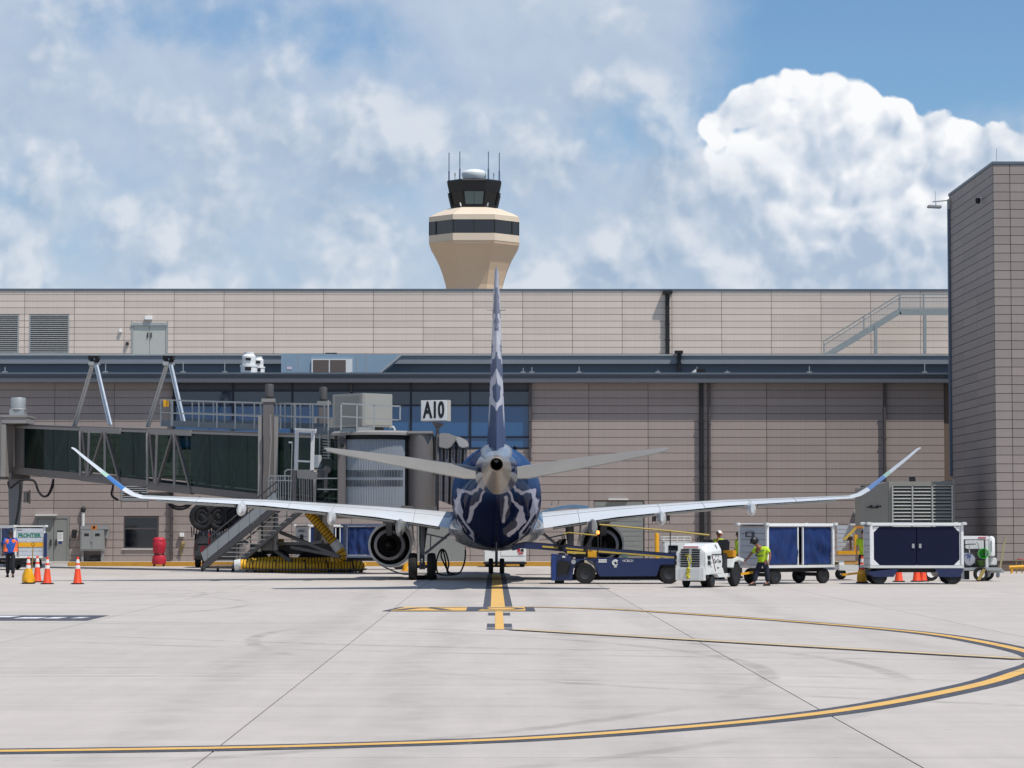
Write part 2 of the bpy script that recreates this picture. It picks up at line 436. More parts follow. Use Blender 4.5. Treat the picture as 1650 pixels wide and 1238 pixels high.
# ---- painted markings (4 mm sheets)
def paint(name, col, wear=0.62):
    m = bpy.data.materials.new(name); m.use_nodes = True
    nt = m.node_tree; E.tree = nt; b = nt.nodes['Principled BSDF']
    geo = nt.nodes.new('ShaderNodeNewGeometry'); pos = geo.outputs['Position']
    w = e_noise(pos, 5.0, 6, 0.7); w2 = e_noise(pos, 0.7, 4, 0.6)
    k = 1.0 + (w2 - 0.5) * 0.35
    rgb = nt.nodes.new('ShaderNodeVectorMath'); rgb.operation = 'SCALE'; rgb.inputs[0].default_value = lin(col); link(k.v, rgb.inputs['Scale'])
    out = e_mixc(w.step(0.56, 0.72) * wear, rgb.outputs[0], (0.40, 0.38, 0.355))
    out = e_mixc(e_noise(pos, 1.6, 5, 0.65).step(0.54, 0.72) * 0.38, out, (0.13, 0.12, 0.115))
    link(out, b.inputs['Base Color']); b.inputs['Roughness'].default_value = 0.7
    return m
M_my = paint('marking_yellow', '#d6a95a'); M_mb = paint('marking_black', '#45474f', 0.55); M_mw = paint('marking_white', '#d5d5d8', 0.4)
Z1, Z2 = 0.004, 0.008
def strip(mb, pts, w, z):
    pts = [Vector((p[0], p[1], 0)) for p in pts]; L, Rr = [], []
    for i, p in enumerate(pts):
        d = (pts[min(i + 1, len(pts) - 1)] - pts[max(i - 1, 0)]).normalized(); n = Vector((-d.y, d.x, 0)) * (w / 2)
        L.append(p + n); Rr.append(p - n)
    k = len(pts); vs = [(q.x, q.y, z) for q in L + Rr]
    mb.add(vs, [(i, i + k, i + 1 + k, i + 1) for i in range(k - 1)])
def spline(pts, n=12):
    P = [Vector(p[:2]).to_3d() for p in pts]; out = []
    for i in range(len(P) - 1):
        a, b, c, d = P[max(i - 1, 0)], P[i], P[i + 1], P[min(i + 2, len(P) - 1)]
        for k in range(n):
            t = k / n
            out.append(0.5 * ((2 * b) + (c - a) * t + (2 * a - 5 * b + 4 * c - d) * t * t + (3 * b - a - 3 * c + d) * t ** 3))
    return out + [P[-1]]
mk = thing('stand_marking', 'yellow lead-in line with dark borders running to the nose wheel', 'marking', (0, 0, 0)); mk['kind'] = 'structure'
yA = ground(805, 1015).y; yB = ground(804, 981).y
b_, y_ = MB(), MB()
for (a, c, wb, wy) in ((yA, yB, 0.47, 0.165), (yB, 103.0, 0.68, 0.33)):
    x1, x2 = ground(805, 1015).x * (1 if a == yA else 0.6), 0.0 if a != yA else ground(804, 981).x
    (strip(b_, [(x1, a), (x2, c)], wb, Z1) if a != yA else [strip(b_, [(x1 + (x2 - x1) * f0, a + (c - a) * f0), (x1 + (x2 - x1) * f1, a + (c - a) * f1)], wb, Z1) for f0, f1 in ((0, .05), (.08, .24), (.62, .76), (.86, 1.0))]); strip(y_, [(x1, a), (x2, c)], wy, Z2)
b_.build('border', M_mb, mk, recalc=False); y_.build('line', M_my, mk, recalc=False)
# big yellow stand lettering lying across the line, with a dark outline
st = thing('stand_lettering', 'flat yellow lettering with dark edges painted across the lead-in line', 'marking'); st['kind'] = 'structure'
pA, pB = ground(615, 985.5), ground(860, 979.5)
tb = MB(); tb.sheet([(pA.x, pA.y, 0.010), (pB.x, pA.y, 0.010), (pB.x, pB.y + 0.35, 0.010), (pA.x + 0.3, pB.y + 0.35, 0.010)])
tb.build('backing', M_mb, st, recalc=False)
gx = lambda u: ground(u, 982).x
H0, H1 = pA.y + 0.15, pB.y + 0.25
for u0, u1 in ((632, 752), (770, 846)):
    ty = MB(); ty.sheet([(gx(u0), H0, 0.014), (gx(u1), H0, 0.014), (gx(u1), H1, 0.014), (gx(u0) + .25, H1, 0.014)]); ty.build('lettering', M_my, st, recalc=False)
dk = MB(); arc = [(gx(645 + 75 * t), H0 + .4 + 1.6 * math.sin(math.pi * t)) for t in [k / 16 for k in range(17)]]
strip(dk, arc, .26, 0.018); dk.build('dark_stroke', M_mb, st, recalc=False)
dk = MB(); strip(dk, [(gx(690), H1 - .5), (gx(752), H1 - .5)], .22, 0.018); dk.build('dark_stroke', M_mb, st, recalc=False)
dk = MB(); arc = [(gx(808) + 0.42 * math.cos(t), (H0 + H1) / 2 + .75 * math.sin(t)) for t in [2 * math.pi * k / 24 for k in range(25)]]
strip(dk, arc, .20, 0.018); dk.build('dark_stroke', M_mb, st, recalc=False)
# turning loop
loop = [(-30, 20.2), (-12, 20.8)] + [tuple(ground(u, v)[:2]) for (u, v) in ((0, 1211.5), (640, 1199), (1000, 1181), (1340, 1148), (1560, 1108), (1645, 1083))] + [(7.55, 36.0)] + [tuple(ground(u, v)[:2]) for (u, v) in ((1640, 1047), (1500, 1022), (1300, 1003.5), (1100, 989), (980, 982), (840, 978))]
lp = thing('turning_line', 'yellow curved taxi line with dark borders sweeping round the right side', 'marking'); lp['kind'] = 'structure'
a, c = MB(), MB(); sp = spline(loop, 14); strip(a, sp, 0.54, Z1); strip(c, sp, 0.20, Z2)
a.build('border', M_mb, lp, recalc=False); c.build('line', M_my, lp, recalc=False)
dg = thing('diagonal_line', 'thin double yellow line running straight from the stop mark to the curve', 'marking'); dg['kind'] = 'structure'
p, q = ground(832, 1015.5), ground(1650, 1063)
a, c = MB(), MB(); strip(a, [p, q], 0.46, 0.012); strip(c, [p, q], 0.26, 0.016)
a.build('border', M_mb, dg, recalc=False); c.build('line', paint('marking_faded', '#cbb48a', 0.8), dg, recalc=False)
wl = thing('white_lettering', 'white painted lettering on a dark patch of apron', 'marking'); wl['kind'] = 'structure'
p0, p1 = ground(140, 1000.5), ground(176, 992)
a = MB(); a.sheet([(-12, p0.y, Z1), (p0.x, p0.y, Z1), (p1.x, p1.y, Z1), (-13.5, p1.y, Z1)]); a.build('backing', M_mb, wl, recalc=False)
c = MB(); hh = p1.y - p0.y
for i, (x0, x1, f0, f1) in enumerate(((-10.9, -10.2, .12, .40), (-10.6, -9.95, .60, .85), (-9.75, -9.25, .35, .6), (-9.15, -8.85, .35, .6), (-8.62, -8.4, .40, .6))):
    c.sheet([(x0, p0.y + hh * f0, Z2), (x1, p0.y + hh * f0, Z2), (x1 + 0.1, p0.y + hh * f1, Z2), (x0 + 0.1, p0.y + hh * f1, Z2)])
c.build('lettering', M_mw, wl, recalc=False)

# ---- panelled walls
def panel_wall(parent, origin, cols, rows, holes, m, axis='x', thick=0.05, gap=0.024, limit=290, sign=-1):
    """cladding panels as separate parts; cols/rows are joint positions; holes are (a0,a1,z0,z1) openings.
    axis 'x': wall faces -Y at origin y; axis 'y': wall faces -X at origin x."""
    cache = {}; n = 0; rest = MB()
    cells = []
    for j in range(len(rows) - 1):
        for i in range(len(cols) - 1):
            pieces = [(cols[i], cols[i + 1], rows[j], rows[j + 1])]
            for (h0, h1, k0, k1) in holes:
                nxt = []
                for (a0, a1, z0, z1) in pieces:
                    if a1 <= h0 or a0 >= h1 or z1 <= k0 or z0 >= k1: nxt.append((a0, a1, z0, z1)); continue
                    if a0 < h0: nxt.append((a0, h0, z0, z1))
                    if a1 > h1: nxt.append((h1, a1, z0, z1))
                    if z0 < k0: nxt.append((max(a0, h0), min(a1, h1), z0, k0))
                    if z1 > k1: nxt.append((max(a0, h0), min(a1, h1), k1, z1))
                pieces = nxt
            cells += [c for c in pieces if c[1] - c[0] > 0.09 and c[3] - c[2] > 0.07]
    order = sorted(range(len(cells)), key=lambda k: -(cells[k][1] - cells[k][0]) * (cells[k][3] - cells[k][2]))
    top = set(order[:limit])
    for k, (a0, a1, z0, z1) in enumerate(cells):
        w, h = round(a1 - a0 - gap, 3), round(z1 - z0 - gap, 3)
        c = ((a0 + a1) / 2, origin, (z0 + z1) / 2) if axis == 'x' else (origin, (a0 + a1) / 2, (z0 + z1) / 2)
        d = (w, thick, h) if axis == 'x' else (thick, w, h)
        if k in top:
            if (w, h) not in cache:
                q = MB(); q.box((0, 0, 0), d); cache[(w, h)] = q.mesh('wall_panel', m)
            put('wall_panel', cache[(w, h)], parent, Vector(c) - Vector(parent.location))
        else: rest.box(Vector(c) - Vector(parent.location), d)
    if rest.v: tag(rest.build('small_panels', m, parent), kind='stuff')

# ================================================================ LOWER CONCOURSE
YL = 127.0
bl = thing('concourse_building', 'long low taupe panelled concourse with dark eave behind the aircraft', 'building', (0, YL, 0))
o = Vector(bl.location)
pit = 2.891; c0 = xat(86.5, YL); cols = [c0 + pit * k for k in range(-2, 16)]; 
XR = xat(1660, 127.0)
rows = [0.08 + 0.384 * k for k in range(0, 24)]
GX0, GX1, GZ0 = xat(279, YL), xat(855, YL), 5.66
def hole(u0, u1, v0, v1): return (xat(u0, YL), xat(u1, YL), max(zat(v1, YL), 0.0), zat(v0, YL))
H_door = hole(57, 112, 832, 911); H_win = hole(200, 255.5, 833, 884); H_lv = hole(195, 238, 783, 807)
H_roll = hole(957, 1037, 808, 911); H_roll2 = hole(672, 750, 826, 911); H_v1 = hole(1051, 1057, 832.5, 840); H_v2 = hole(1074, 1079, 831, 839)
holes = [(GX0, GX1, GZ0, 9.5), H_door, H_win, H_lv, H_roll, H_roll2, H_v1, H_v2]
w = MB(o); 
# backing wall pieces leave the glazed band open
w.box2((-32, YL + 0.03, 0), (XR + 6, YL + 0.4, GZ0 - 0.05)); w.box2((-32, YL + 0.03, GZ0 - 0.05), (GX0, YL + 0.4, 8.95)); w.box2((GX1, YL + 0.03, GZ0 - 0.05), (XR + 6, YL + 0.4, 8.95))
w.box2((GX0, YL + 1.6, GZ0 - 0.05), (GX1, YL + 2.0, 8.95))
w.build('wall', M_joint, bl)
cols = [x for x in cols if x < XR + 3]
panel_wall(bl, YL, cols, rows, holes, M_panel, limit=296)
# glazing: panes between mullions and transoms
mx = [GX0] + [x for x in cols if GX0 + 0.5 < x < GX1 - 0.5] + [GX1]
zt = [GZ0 + 0.03, zat(704.5, YL), zat(653.5, YL), zat(630, YL), 8.88]
fr = MB(o)
for x in mx: fr.box2((x - 0.05, YL - 0.06, GZ0), (x + 0.05, YL + 0.10, 8.9))
for z in zt[:-1]: fr.box2((GX0, YL - 0.045, z - 0.04), (GX1, YL + 0.09, z + 0.04))
fr.build('window_frame', mat('mullion', '#1b2230', 0.4, metal=0.3), bl)
Msp = mat('spandrel', '#3b3c42', 0.35, var=0.05)
for i in range(len(mx) - 1):
    for j in range(len(zt) - 1):
        q = MB(o); q.box2((mx[i] + 0.052, YL + 0.01, zt[j] + 0.042), (mx[i + 1] - 0.052, YL + 0.03, zt[j + 1] - (0.042 if j < 3 else 0)))
        q.build('pane' if j < 3 else 'spandrel_panel', Msp if j == 3 else (M_glass if j == 2 else M_glass_b), bl)
# eave and roof
q = MB(o); q.box2((-34, YL - 0.66, zat(616.5, YL - 0.66)), (XR + 6, YL + 0.2, zat(603.5, YL - 0.66))); q.build('eave_fascia', M_fascia, bl)
q = MB(o); q.box2((-34, YL - 0.71, zat(603.5, YL - 0.66) + 0.002), (XR + 6, YL + 6.1, zat(600.5, YL - 0.66))); q.build('roof', M_cop, bl)
q = MB(o); q.box2((-34, YL - 0.68, zat(608.5, YL - 0.66)), (XR + 6, YL - 0.662, zat(606.8, YL - 0.66))); q.build('drip_edge', mat('drip_edge', '#2c313a', 0.4), bl)
YC = 133.2
q = MB(o); q.box2((-36, YC, 8.9), (XR + 8, YC + 3, zat(587, YC))); q.build('clerestory_wall', mat('clerestory_dark', '#596069', 0.5, spec=0.3, var=0.08, scale=0.5), bl)
q = MB(o); q.box2((-36, YC - 0.25, zat(587, YC) + 0.002), (XR + 8, YC + 18, zat(574, YC))); q.build('upper_fascia', M_band, bl)
q = MB(o); q.box2((-36, YC - 0.32, zat(574, YC) + 0.002), (XR + 8, YC + 18, zat(571.5, YC))); q.build('coping', mat('pale_coping', '#a6a9a8', 0.5, metal=0.2), bl)
# openings in the wall
def fill(h, name, m, inset=0.02, par=bl):
    q = MB(o); q.box2((h[0] + 0.02, YL - 0.0 + inset, h[2]), (h[1] - 0.02, YL + 0.029, h[3] - 0.02)); return q.build(name, m, par)
d = fill(H_roll, 'roller_door', M_door, -0.005); q = MB(o)
for k in range(12):
    z = H_roll[2] + (k + 1) * (H_roll[3] - H_roll[2]) / 13
    q.box2((H_roll[0] + 0.1, YL - 0.015, z - 0.012), (H_roll[1] - 0.1, YL - 0.0055, z + 0.012))
q.build('slat_rib', M_door, d)
q = MB(o); q.box2((xat(980, YL), YL - 0.35, zat(806, YL)), (xat(1012, YL), YL - 0.03, zat(803.5, YL))); q.build('door_hood', M_offw, bl)
q = MB(o); q.box2((H_roll[1] + 0.0, YL - 0.03, 0), (H_roll[1] + 0.05, YL + 0.02, H_roll[3])); q.build('door_jamb', M_pipe_g, bl)
fill(H_roll2, 'roller_door', M_door, -0.005)
x0, x1, z0, z1 = H_door; xm = xat(86.5, YL, 870)
q = MB(o); q.box2((x0, YL - 0.05, 0), (x0 + 0.1, YL + 0.02, z1)); q.box2((x1 - 0.1, YL - 0.05, 0), (x1, YL + 0.02, z1)); q.box2((x0 + 0.1, YL - 0.05, z1 - 0.12), (x1 - 0.1, YL + 0.02, z1)); q.build('door_frame', M_door, bl)
for (a, b) in ((x0 + 0.11, xm - 0.01), (xm + 0.01, x1 - 0.11)):
    q = MB(o); q.box2((a, YL - 0.03, 0.03), (b, YL + 0.02, z1 - 0.14)); dl = q.build('door', M_door, bl, bevel=0.008)
    q = MB(o); hx = (b - 0.12) if a < xm - 0.5 else (a + 0.12); q.box2((hx - 0.03, YL - 0.10, 0.95), (hx + 0.03, YL - 0.031, 1.25)); q.build('handle', M_dark, dl)
q = MB(o); q.box2((xat(93, YL), YL - 0.036, zat(872, YL)), (xat(102, YL), YL - 0.031, zat(858, YL))); nt_ = q.build('door_notice', M_white, bl)
q = MB(o); q.box2((xat(92.5, YL), YL - 0.036, zat(857.2, YL)), (xat(102, YL), YL - 0.031, zat(855, YL))); q.build('heading', M_black, nt_)
q = MB(o); q.box2((xat(95, YL), YL - 0.036, zat(876.5, YL)), (xat(100, YL), YL - 0.031, zat(872.4, YL))); q.build('symbol', mat('notice_blue', '#1f2f70', 0.5), nt_)
q = MB(o)
for k in range(7): q.box2((xat(94, YL), YL - 0.038, zat(859.6 + k * 1.6, YL)), (xat(94 + (7 if k % 3 else 5), YL), YL - 0.0365, zat(859.0 + k * 1.6, YL)))
q.build('lettering', M_grey, nt_)
q = MB(o); q.box2((xat(58, YL), YL - 0.3, zat(831.5, YL)), (xat(92, YL), YL - 0.026, zat(829, YL))); q.build('door_hood', M_offw, bl)
# ground-floor window with a middle rail
x0, x1, z0, z1 = H_win
q = MB(o); q.box2((x0, YL - 0.06, z0), (x1, YL + 0.02, z0 + 0.07)); q.box2((x0, YL - 0.04, z1 - 0.05), (x1, YL + 0.02, z1)); q.box2((x0, YL - 0.04, z0 + 0.07), (x0 + 0.05, YL + 0.02, z1 - 0.05)); q.box2((x1 - 0.05, YL - 0.04, z0 + 0.07), (x1, YL + 0.02, z1 - 0.05))
zm = zat(852, YL); q.box2((x0 + 0.05, YL - 0.03, zm - 0.035), (x1 - 0.05, YL + 0.02, zm + 0.035)); wf = q.build('window_frame', M_pipe_g, bl)
for (a, b) in ((z0 + 0.07, zm - 0.035), (zm + 0.035, z1 - 0.05)):
    q = MB(o); q.box2((x0 + 0.052, YL - 0.0, a + 0.002), (x1 - 0.052, YL + 0.02, b - 0.002)); q.build('pane', M_wind, wf)
q = MB(o); q.box2((x0 - 0.08, YL - 0.10, z0 - 0.05), (x1 + 0.04, YL - 0.026, z0 - 0.002)); q.build('sill', M_offw, wf)
def louvre(h, par, Y, org, m=M_louv, n=None, name='louvre'):
    x0, x1, z0, z1 = h; q = MB(org)
    t = 0.06
    q.box2((x0, Y - 0.05, z0), (x1, Y + 0.02, z0 + t)); q.box2((x0, Y - 0.05, z1 - t), (x1, Y + 0.02, z1)); q.box2((x0, Y - 0.05, z0 + t), (x0 + t, Y + 0.02, z1 - t)); q.box2((x1 - t, Y - 0.05, z0 + t), (x1, Y + 0.02, z1 - t))
    f = q.build(name, M_galv, par)
    n = n or max(3, int((z1 - z0) / 0.12)); me = None
    for k in range(n):
        z = z0 + t + (k + 0.5) * (z1 - z0 - 2 * t) / n
        if me is None:
            b = MB(); b.box((0, 0, 0), (x1 - x0 - 2 * t - 0.01, 0.10, 0.014), Matrix.Rotation(R(42), 3, 'X')); me = b.mesh('slat', m)
        put('slat', me, f, Vector(((x0 + x1) / 2, Y - 0.005, z)) - Vector(org))
    return f
louvre(H_lv, bl, YL, o)
for h in (H_v1, H_v2): fill(h, 'wall_vent', M_dark, -0.03)
# downpipes and conductor heads
def pipe(u, v0, v1, wpx, m, name='downpipe', Y=YL - 0.16, par=bl, org=o, head=None):
    x = xat(u, Y, (v0 + v1) / 2); hw = wpx / 2 * Y / FPX; q = MB(org)
    q.box2((x - hw, Y - 0.09, max(0.05, zat(v1, Y))), (x + hw, Y + 0.09, zat(v0, Y))); p = q.build(name, m, par, bevel=0.02)
    q = MB(org)
    for k in range(4):
        z = max(0.6, zat(v1, Y)) + k * (zat(v0, Y) - max(0.6, zat(v1, Y))) / 4
        q.box2((x - hw - 0.03, Y - 0.10, z), (x + hw + 0.03, Y + 0.16, z + 0.05))
    q.build('bracket', m, p); return p
pipe(1130.5, 615, 906, 7, M_pipe_b, 'downspout'); pipe(1143.5, 616, 906, 3.2, M_pipe_g); pipe(1425.5, 616, 800, 4.2, M_pipe_g); pipe(276, 780, 902, 4, M_pipe_g)
pipe(280, 617, 724, 3.5, M_pipe_b, 'frame_post'); pipe(854, 617, 740, 4.0, M_pipe_g, 'frame_post'); pipe(566, 600, 632, 3, M_pipe_g, 'frame_post')
q = MB(o); Y = YL + 0.35; q.box2((xat(1122, Y), Y - 0.3, zat(600.5, Y)), (xat(1137, Y), Y + 0.3, zat(595, Y))); q.build('conductor_head', M_pipe_b, bl)
q = MB(o); q.hexa([at(1114, 600.3, YL), at(1122, 600.3, YL), at(1122, 600.3, YL + 0.5), at(1114, 600.3, YL + 0.5), at(1120.5, 595, YL), at(1122, 595, YL), at(1122, 595, YL + 0.5), at(1120.5, 595, YL + 0.5)]); q.build('flashing', M_offw, bl)
pipe(1094.5, 570, 603, 5.5, M_pipe_b, 'downspout', Y=YC - 0.4)
q = MB(o); Y = YC - 0.4; q.box2((xat(1088, Y), Y - 0.3, zat(570, Y)), (xat(1101, Y), Y + 0.3, zat(565.5, Y))); q.build('conductor_head', M_pipe_b, bl)
# lightning rods and small roof fittings along the eave
for u, h in ((8, 9), (170, 14), (295, 18), (362, 17), (933, 10), (843, 8), (857, 9), (1123, 10), (1304, 11), (1490, 16), (1172, 4), (1060, 5)):
    q = MB(o); Y = YL + 1.2; x = xat(u, Y, 600); zb = zat(601, Y); q.cyl((x, Y, zb - 0.2), (x, Y, zb + h * Y / FPX), 0.025, 6); q.box((x, Y, zb), (0.25, 0.12, 0.12)); q.build('lightning_rod', M_galv, bl)
# wall lamp, sockets, conduit
for u, v in ((1380, 825), (293, 862), (120, 857), (119.5, 864)):
    q = MB(o); p = at(u, v, YL - 0.12); q.box(p, (0.22, 0.2, 0.2)); q.build('wall_lamp' if u == 1380 else 'wall_box', M_white if u in (1380, 293) else M_dark, bl, bevel=0.02)
q = MB(o); x = xat(134, YL - 0.1, 835); q.cyl((x, YL - 0.12, zat(855, YL)), (x, YL - 0.12, zat(826, YL)), 0.075, 10); q.build('conduit', M_offw, bl, smooth=True)
q = MB(o); q.lathe([(0.02, 0.0), (0.12, 0.05), (0.13, 0.2), (0.02, 0.3)], (x, YL - 0.12, zat(826, YL)), n=12); q.build('beacon_lamp', M_dark, bl, smooth=True)
# bib tap with valves beside the window
q = MB(o); q.cyl(at(292, 895, YL - 0.1), at(292, 878, YL - 0.1), 0.04, 8); q.cyl(at(289, 882, YL - 0.1), at(297, 882, YL - 0.1), 0.03, 8); q.cyl(at(293, 876, YL - 0.2), at(298, 876, YL - 0.2), 0.09, 8); q.build('standpipe', mat('brass', '#9a8550', 0.5, metal=0.4), bl)

# ---- kerb
kb = MB(); yk = 124.2; kb.box2((xat(110, yk), yk, -0.01), (xat(1720, yk), yk + 0.3, 0.20)); kb = kb.build('kerb', M_kerb, bevel=0.02)
tag(kb, 'long yellow painted kerb at the foot of the concourse wall', 'kerb', kind='structure')
fw = MB(); fw.box2((-32, yk + 0.302, -0.03), (XR + 4, YL + 0.02, 0.185)); tag(fw.build('pavement', M_conc), 'raised concrete strip between kerb and wall', 'pavement', kind='structure')
ws = MB(); ws.box2((-30, 123.2, -0.01), (xat(107, 123.2), 123.6, 0.13)); tag(ws.build('white_kerb', mat('kerb_white', '#c9c6c0', 0.8, dirt=0.15)), 'white kerb in front of the grey double door', 'kerb', kind='structure')

# ================================================================ UPPER HALL
YU = 151.0
bu = thing('terminal_hall', 'taller pale panelled terminal hall rising behind the concourse roof', 'building', (0, YU, 0))
ou = Vector(bu.location)
cu = [xat(39.5, YU, 520) + pit * k for k in range(-2, 20)]
zr = zat(475.4, YU); ztop = zat(468.8, YU)
rows = [zr - 0.3812 * k for k in range(11, -1, -1)] + [ztop]
LV = [(xat(a, YU, 540), xat(b, YU, 540), zat(570.5, YU), zat(508, YU)) for a, b in ((-30, 30), (47.5, 111))]
HD = (xat(212, YU, 540), xat(270, YU, 540), zat(578, YU), zat(523, YU))
q = MB(ou); q.box2((-36, YU + 0.03, 8), (XR + 12, YU + 6, ztop)); q.build('wall', M_joint, bu)
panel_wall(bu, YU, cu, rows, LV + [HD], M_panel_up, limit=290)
q = MB(ou); q.box2((-36, YU - 0.08, ztop + 0.002), (XR + 12, YU + 6, zat(465.8, YU))); q.build('coping', M_cop, bu)
for h in LV: louvre(h, bu, YU, ou)
x0, x1, z0, z1 = HD; xm = (x0 + x1) / 2
q = MB(ou); q.box2((x0, YU - 0.06, z0), (x0 + 0.08, YU + 0.02, z1)); q.box2((x1 - 0.08, YU - 0.06, z0), (x1, YU + 0.02, z1)); q.box2((x0, YU - 0.12, z1 - 0.08), (x1, YU + 0.02, z1 + 0.08)); q.build('door_frame', M_galv, bu)
for a, b, s in ((x0 + 0.09, xm - 0.01, -1), (xm + 0.01, x1 - 0.09, 1)):
    q = MB(ou); q.box2((a, YU - 0.02, z0), (b, YU + 0.02, z1 - 0.09)); dd = q.build('door', mat('plant_door', '#a9aaa3', 0.4, var=0.05), bu)
    q = MB(ou); hx = xm + s * 0.1; q.box2((hx - 0.03, YU - 0.08, z0 + 1.2), (hx + 0.03, YU - 0.021, z0 + 1.5)); q.build('handle', M_dark, dd)
q = MB(ou); q.box2((xat(234, YU, 513), YU - 0.25, zat(516, YU)), (xat(246, YU, 513), YU - 0.03, zat(510, YU))); q.build('bulkhead_lamp', M_white, bu, bevel=0.02)
for u, v in ((194.5, 533), (205, 554)):
    q = MB(ou); q.box(at(u, v, YU - 0.1), (0.16, 0.16, 0.18)); q.build('wall_box', M_white if v == 533 else M_dark, bu)
pipe(1075.5, 472, 574, 6.5, M_pipe_b, 'downspout', Y=YU - 0.2, par=bu, org=ou)
q = MB(ou); Y = YU - 0.25; q.box2((xat(1068, Y, 470), Y - 0.3, zat(474, Y)), (xat(1083, Y, 470), Y + 0.2, zat(468.5, Y))); q.build('conductor_head', M_pipe_b, bu)

# ================================================================ RIGHT-HAND BLOCK
YF = 119.6
pF = at(1529.8, 312.7, YF); XB = pF.x; ZB = pF.z
dN = ray(1600.5, 259.6); YN = XB / (dN.x / dN.y)
bt = thing('stair_tower_block', 'tall windowless taupe panelled block at the right edge of the apron', 'building', (XB, YN, 0))
ot = Vector(bt.location)
q = MB(ot); q.box2((XB + 0.03, YN + 0.03, 0), (XB + 14, YF, ZB - 0.25)); q.build('wall', M_joint, bt)
ph = 0.384 * YN / 113.4
zz = [ZB - 0.55 - ph * k for k in range(0, 60) if ZB - 0.55 - ph * k > 0.12][::-1] + [ZB - 0.12]
fx = [XB - 0.02, XB + (xat(1627, YN, 400) - xat(1600.8, YN, 400))]; fx += [fx[-1] + 2.8, fx[-1] + 5.6]
panel_wall(bt, YN, fx, zz, [], M_panel_tw, limit=170)
sy = [YN + 0.03, YN + (YF - YN) * 0.375, YN + (YF - YN) * 0.68, YF - 0.85, YF]
def side_panels():
    cache = {}; n = 0
    for j in range(len(zz) - 1):
        for i in range(len(sy) - 1):
            w, h = round(sy[i + 1] - sy[i] - 0.024, 3), round(zz[j + 1] - zz[j] - 0.024, 3)
            if (w, h) not in cache: b = MB(); b.box((0, 0, 0), (0.05, w, h)); cache[(w, h)] = b.mesh('wall_panel', M_panel_tw)
            if i < 3 and n < 128: put('wall_panel', cache[(w, h)], bt, (0, (sy[i] + sy[i + 1]) / 2 - YN, (zz[j] + zz[j + 1]) / 2)); n += 1
            else: strays.box((0, (sy[i] + sy[i + 1]) / 2 - YN, (zz[j] + zz[j + 1]) / 2), (0.05, w, h))
strays = MB(); side_panels(); tag(strays.build('small_panels', M_panel_tw, bt), kind='stuff')
q = MB(ot); q.box2((XB - 0.06, YN - 0.06, ZB - 0.12 + 0.002), (XB + 14, YF, ZB)); q.build('coping', M_cop, bt)
q = MB(ot); q.cyl((XB + 0.2, YN + 0.3, ZB), (XB + 0.2, YN + 0.3, ZB + 0.6), 0.012, 6); q.build('lightning_rod', M_galv, bt)
q = MB(ot); q.box2((XB - 0.14, YF - 0.35, zat(768, YF)), (XB - 0.03, YF - 0.12, ZB - 0.3)); q.build('downpipe', mat('blue_grey_pipe', '#59687a', 0.45, var=0.1), bt, bevel=0.02)
sc = thing('security_camera', 'small dark dome camera on a bracket high on the tall block', 'camera', (XB, YN + 2.4, ZB - 1.35))
q = MB(); q.box((-0.12, 0, 0.12), (0.24, 0.06, 0.06)); q.build('bracket', M_offw, sc)
q = MB(); q.lathe([(0.02, -0.14), (0.09, -0.1), (0.11, 0.0), (0.1, 0.1), (0.02, 0.12)], (-0.22, 0, 0), n=12); q.build('dome', M_black, sc, smooth=True)
fl = thing('floodlight', 'grey floodlight on a short arm at the rear edge of the tall block', 'lamp', (XB - 0.1, YF - 0.4, ZB - 0.55))
q = MB(); q.bar((0, 0, 0.2), (-0.75, 0, 0.13), 0.05); q.bar((0, 0, -0.2), (0, 0, 0.25), 0.12); q.build('arm', M_galv, fl)
q = MB(); q.box((-0.67, 0, -0.10), (0.62, 0.42, 0.11), Matrix.Rotation(R(3), 3, 'Y')); q.build('lamp_head', M_galv, fl, bevel=0.02)
q = MB(); q.cyl((-0.60, 0, 0.10), (-0.60, 0, -0.1), 0.02, 6); q.cyl((-0.62, 0, 0.1), (-0.62, 0, 0.62), 0.012, 6); q.build('aerial', M_galv, fl)

# ================================================================ CONTROL TOWER
YT = 480.0; PXT = YT / FPX
ct = thing('control_tower', 'beige flared airport control tower with black glass cab above the terminal roof', 'control tower', (xat(763.5, YT, 400), YT + 9, 0))
def octa(h, z, front=0.46):      # eight-sided ring, flat side to the apron
    a = h * front
    return [Vector((x, y, z)) for x, y in ((-a, -h), (a, -h), (h, -a), (h, a), (a, h), (-a, h), (-h, a), (-h, -a))]
hz = lambda v: at(763.5, v, YT).z
def orings(lst, inset=1.0): return [octa(hp * PXT * inset, hz(v)) for v, hp in lst]
M_ct = mat('tower_concrete', (.66, .485, .33), 0.75, var=0.06, scale=0.3, streak=0.08); M_ctl = mat('tower_band', (.66, .55, .42), 0.7, var=0.05, scale=0.3)
q = MB(); q.loft([octa(44.5 * PXT, 0)] + orings([(470, 44.8), (455, 46.5), (444, 49.5), (432, 53), (420, 57.5), (409, 62.5), (398, 68.5), (391, 72.4), (386.6, 73.5)])); q.build('shaft', M_ct, ct)
q = MB(); q.loft(orings([(386.5, 73.9), (375, 73.9)])); q.build('lower_band', M_ctl, ct)
q = MB(); q.loft(orings([(374.9, 72.6), (353, 72.6)])); gw = q.build('window_band', mat('tower_glass', '#14161d', 0.08, spec=0.9), ct)
q = MB()
for s in (-1, 1):
    for (a, b) in (((s * 0.46, -1), (s * 0.46, -1)), ((s, -0.46), (s, -0.46)), ((s * 0.85, -0.62), (s * 0.85, -0.62))):
        q.box2((a[0] * 72.9 * PXT - 0.12, a[1] * 72.9 * PXT - 0.02, hz(375)), (a[0] * 72.9 * PXT + 0.12, a[1] * 72.9 * PXT + 0.2, hz(353)))
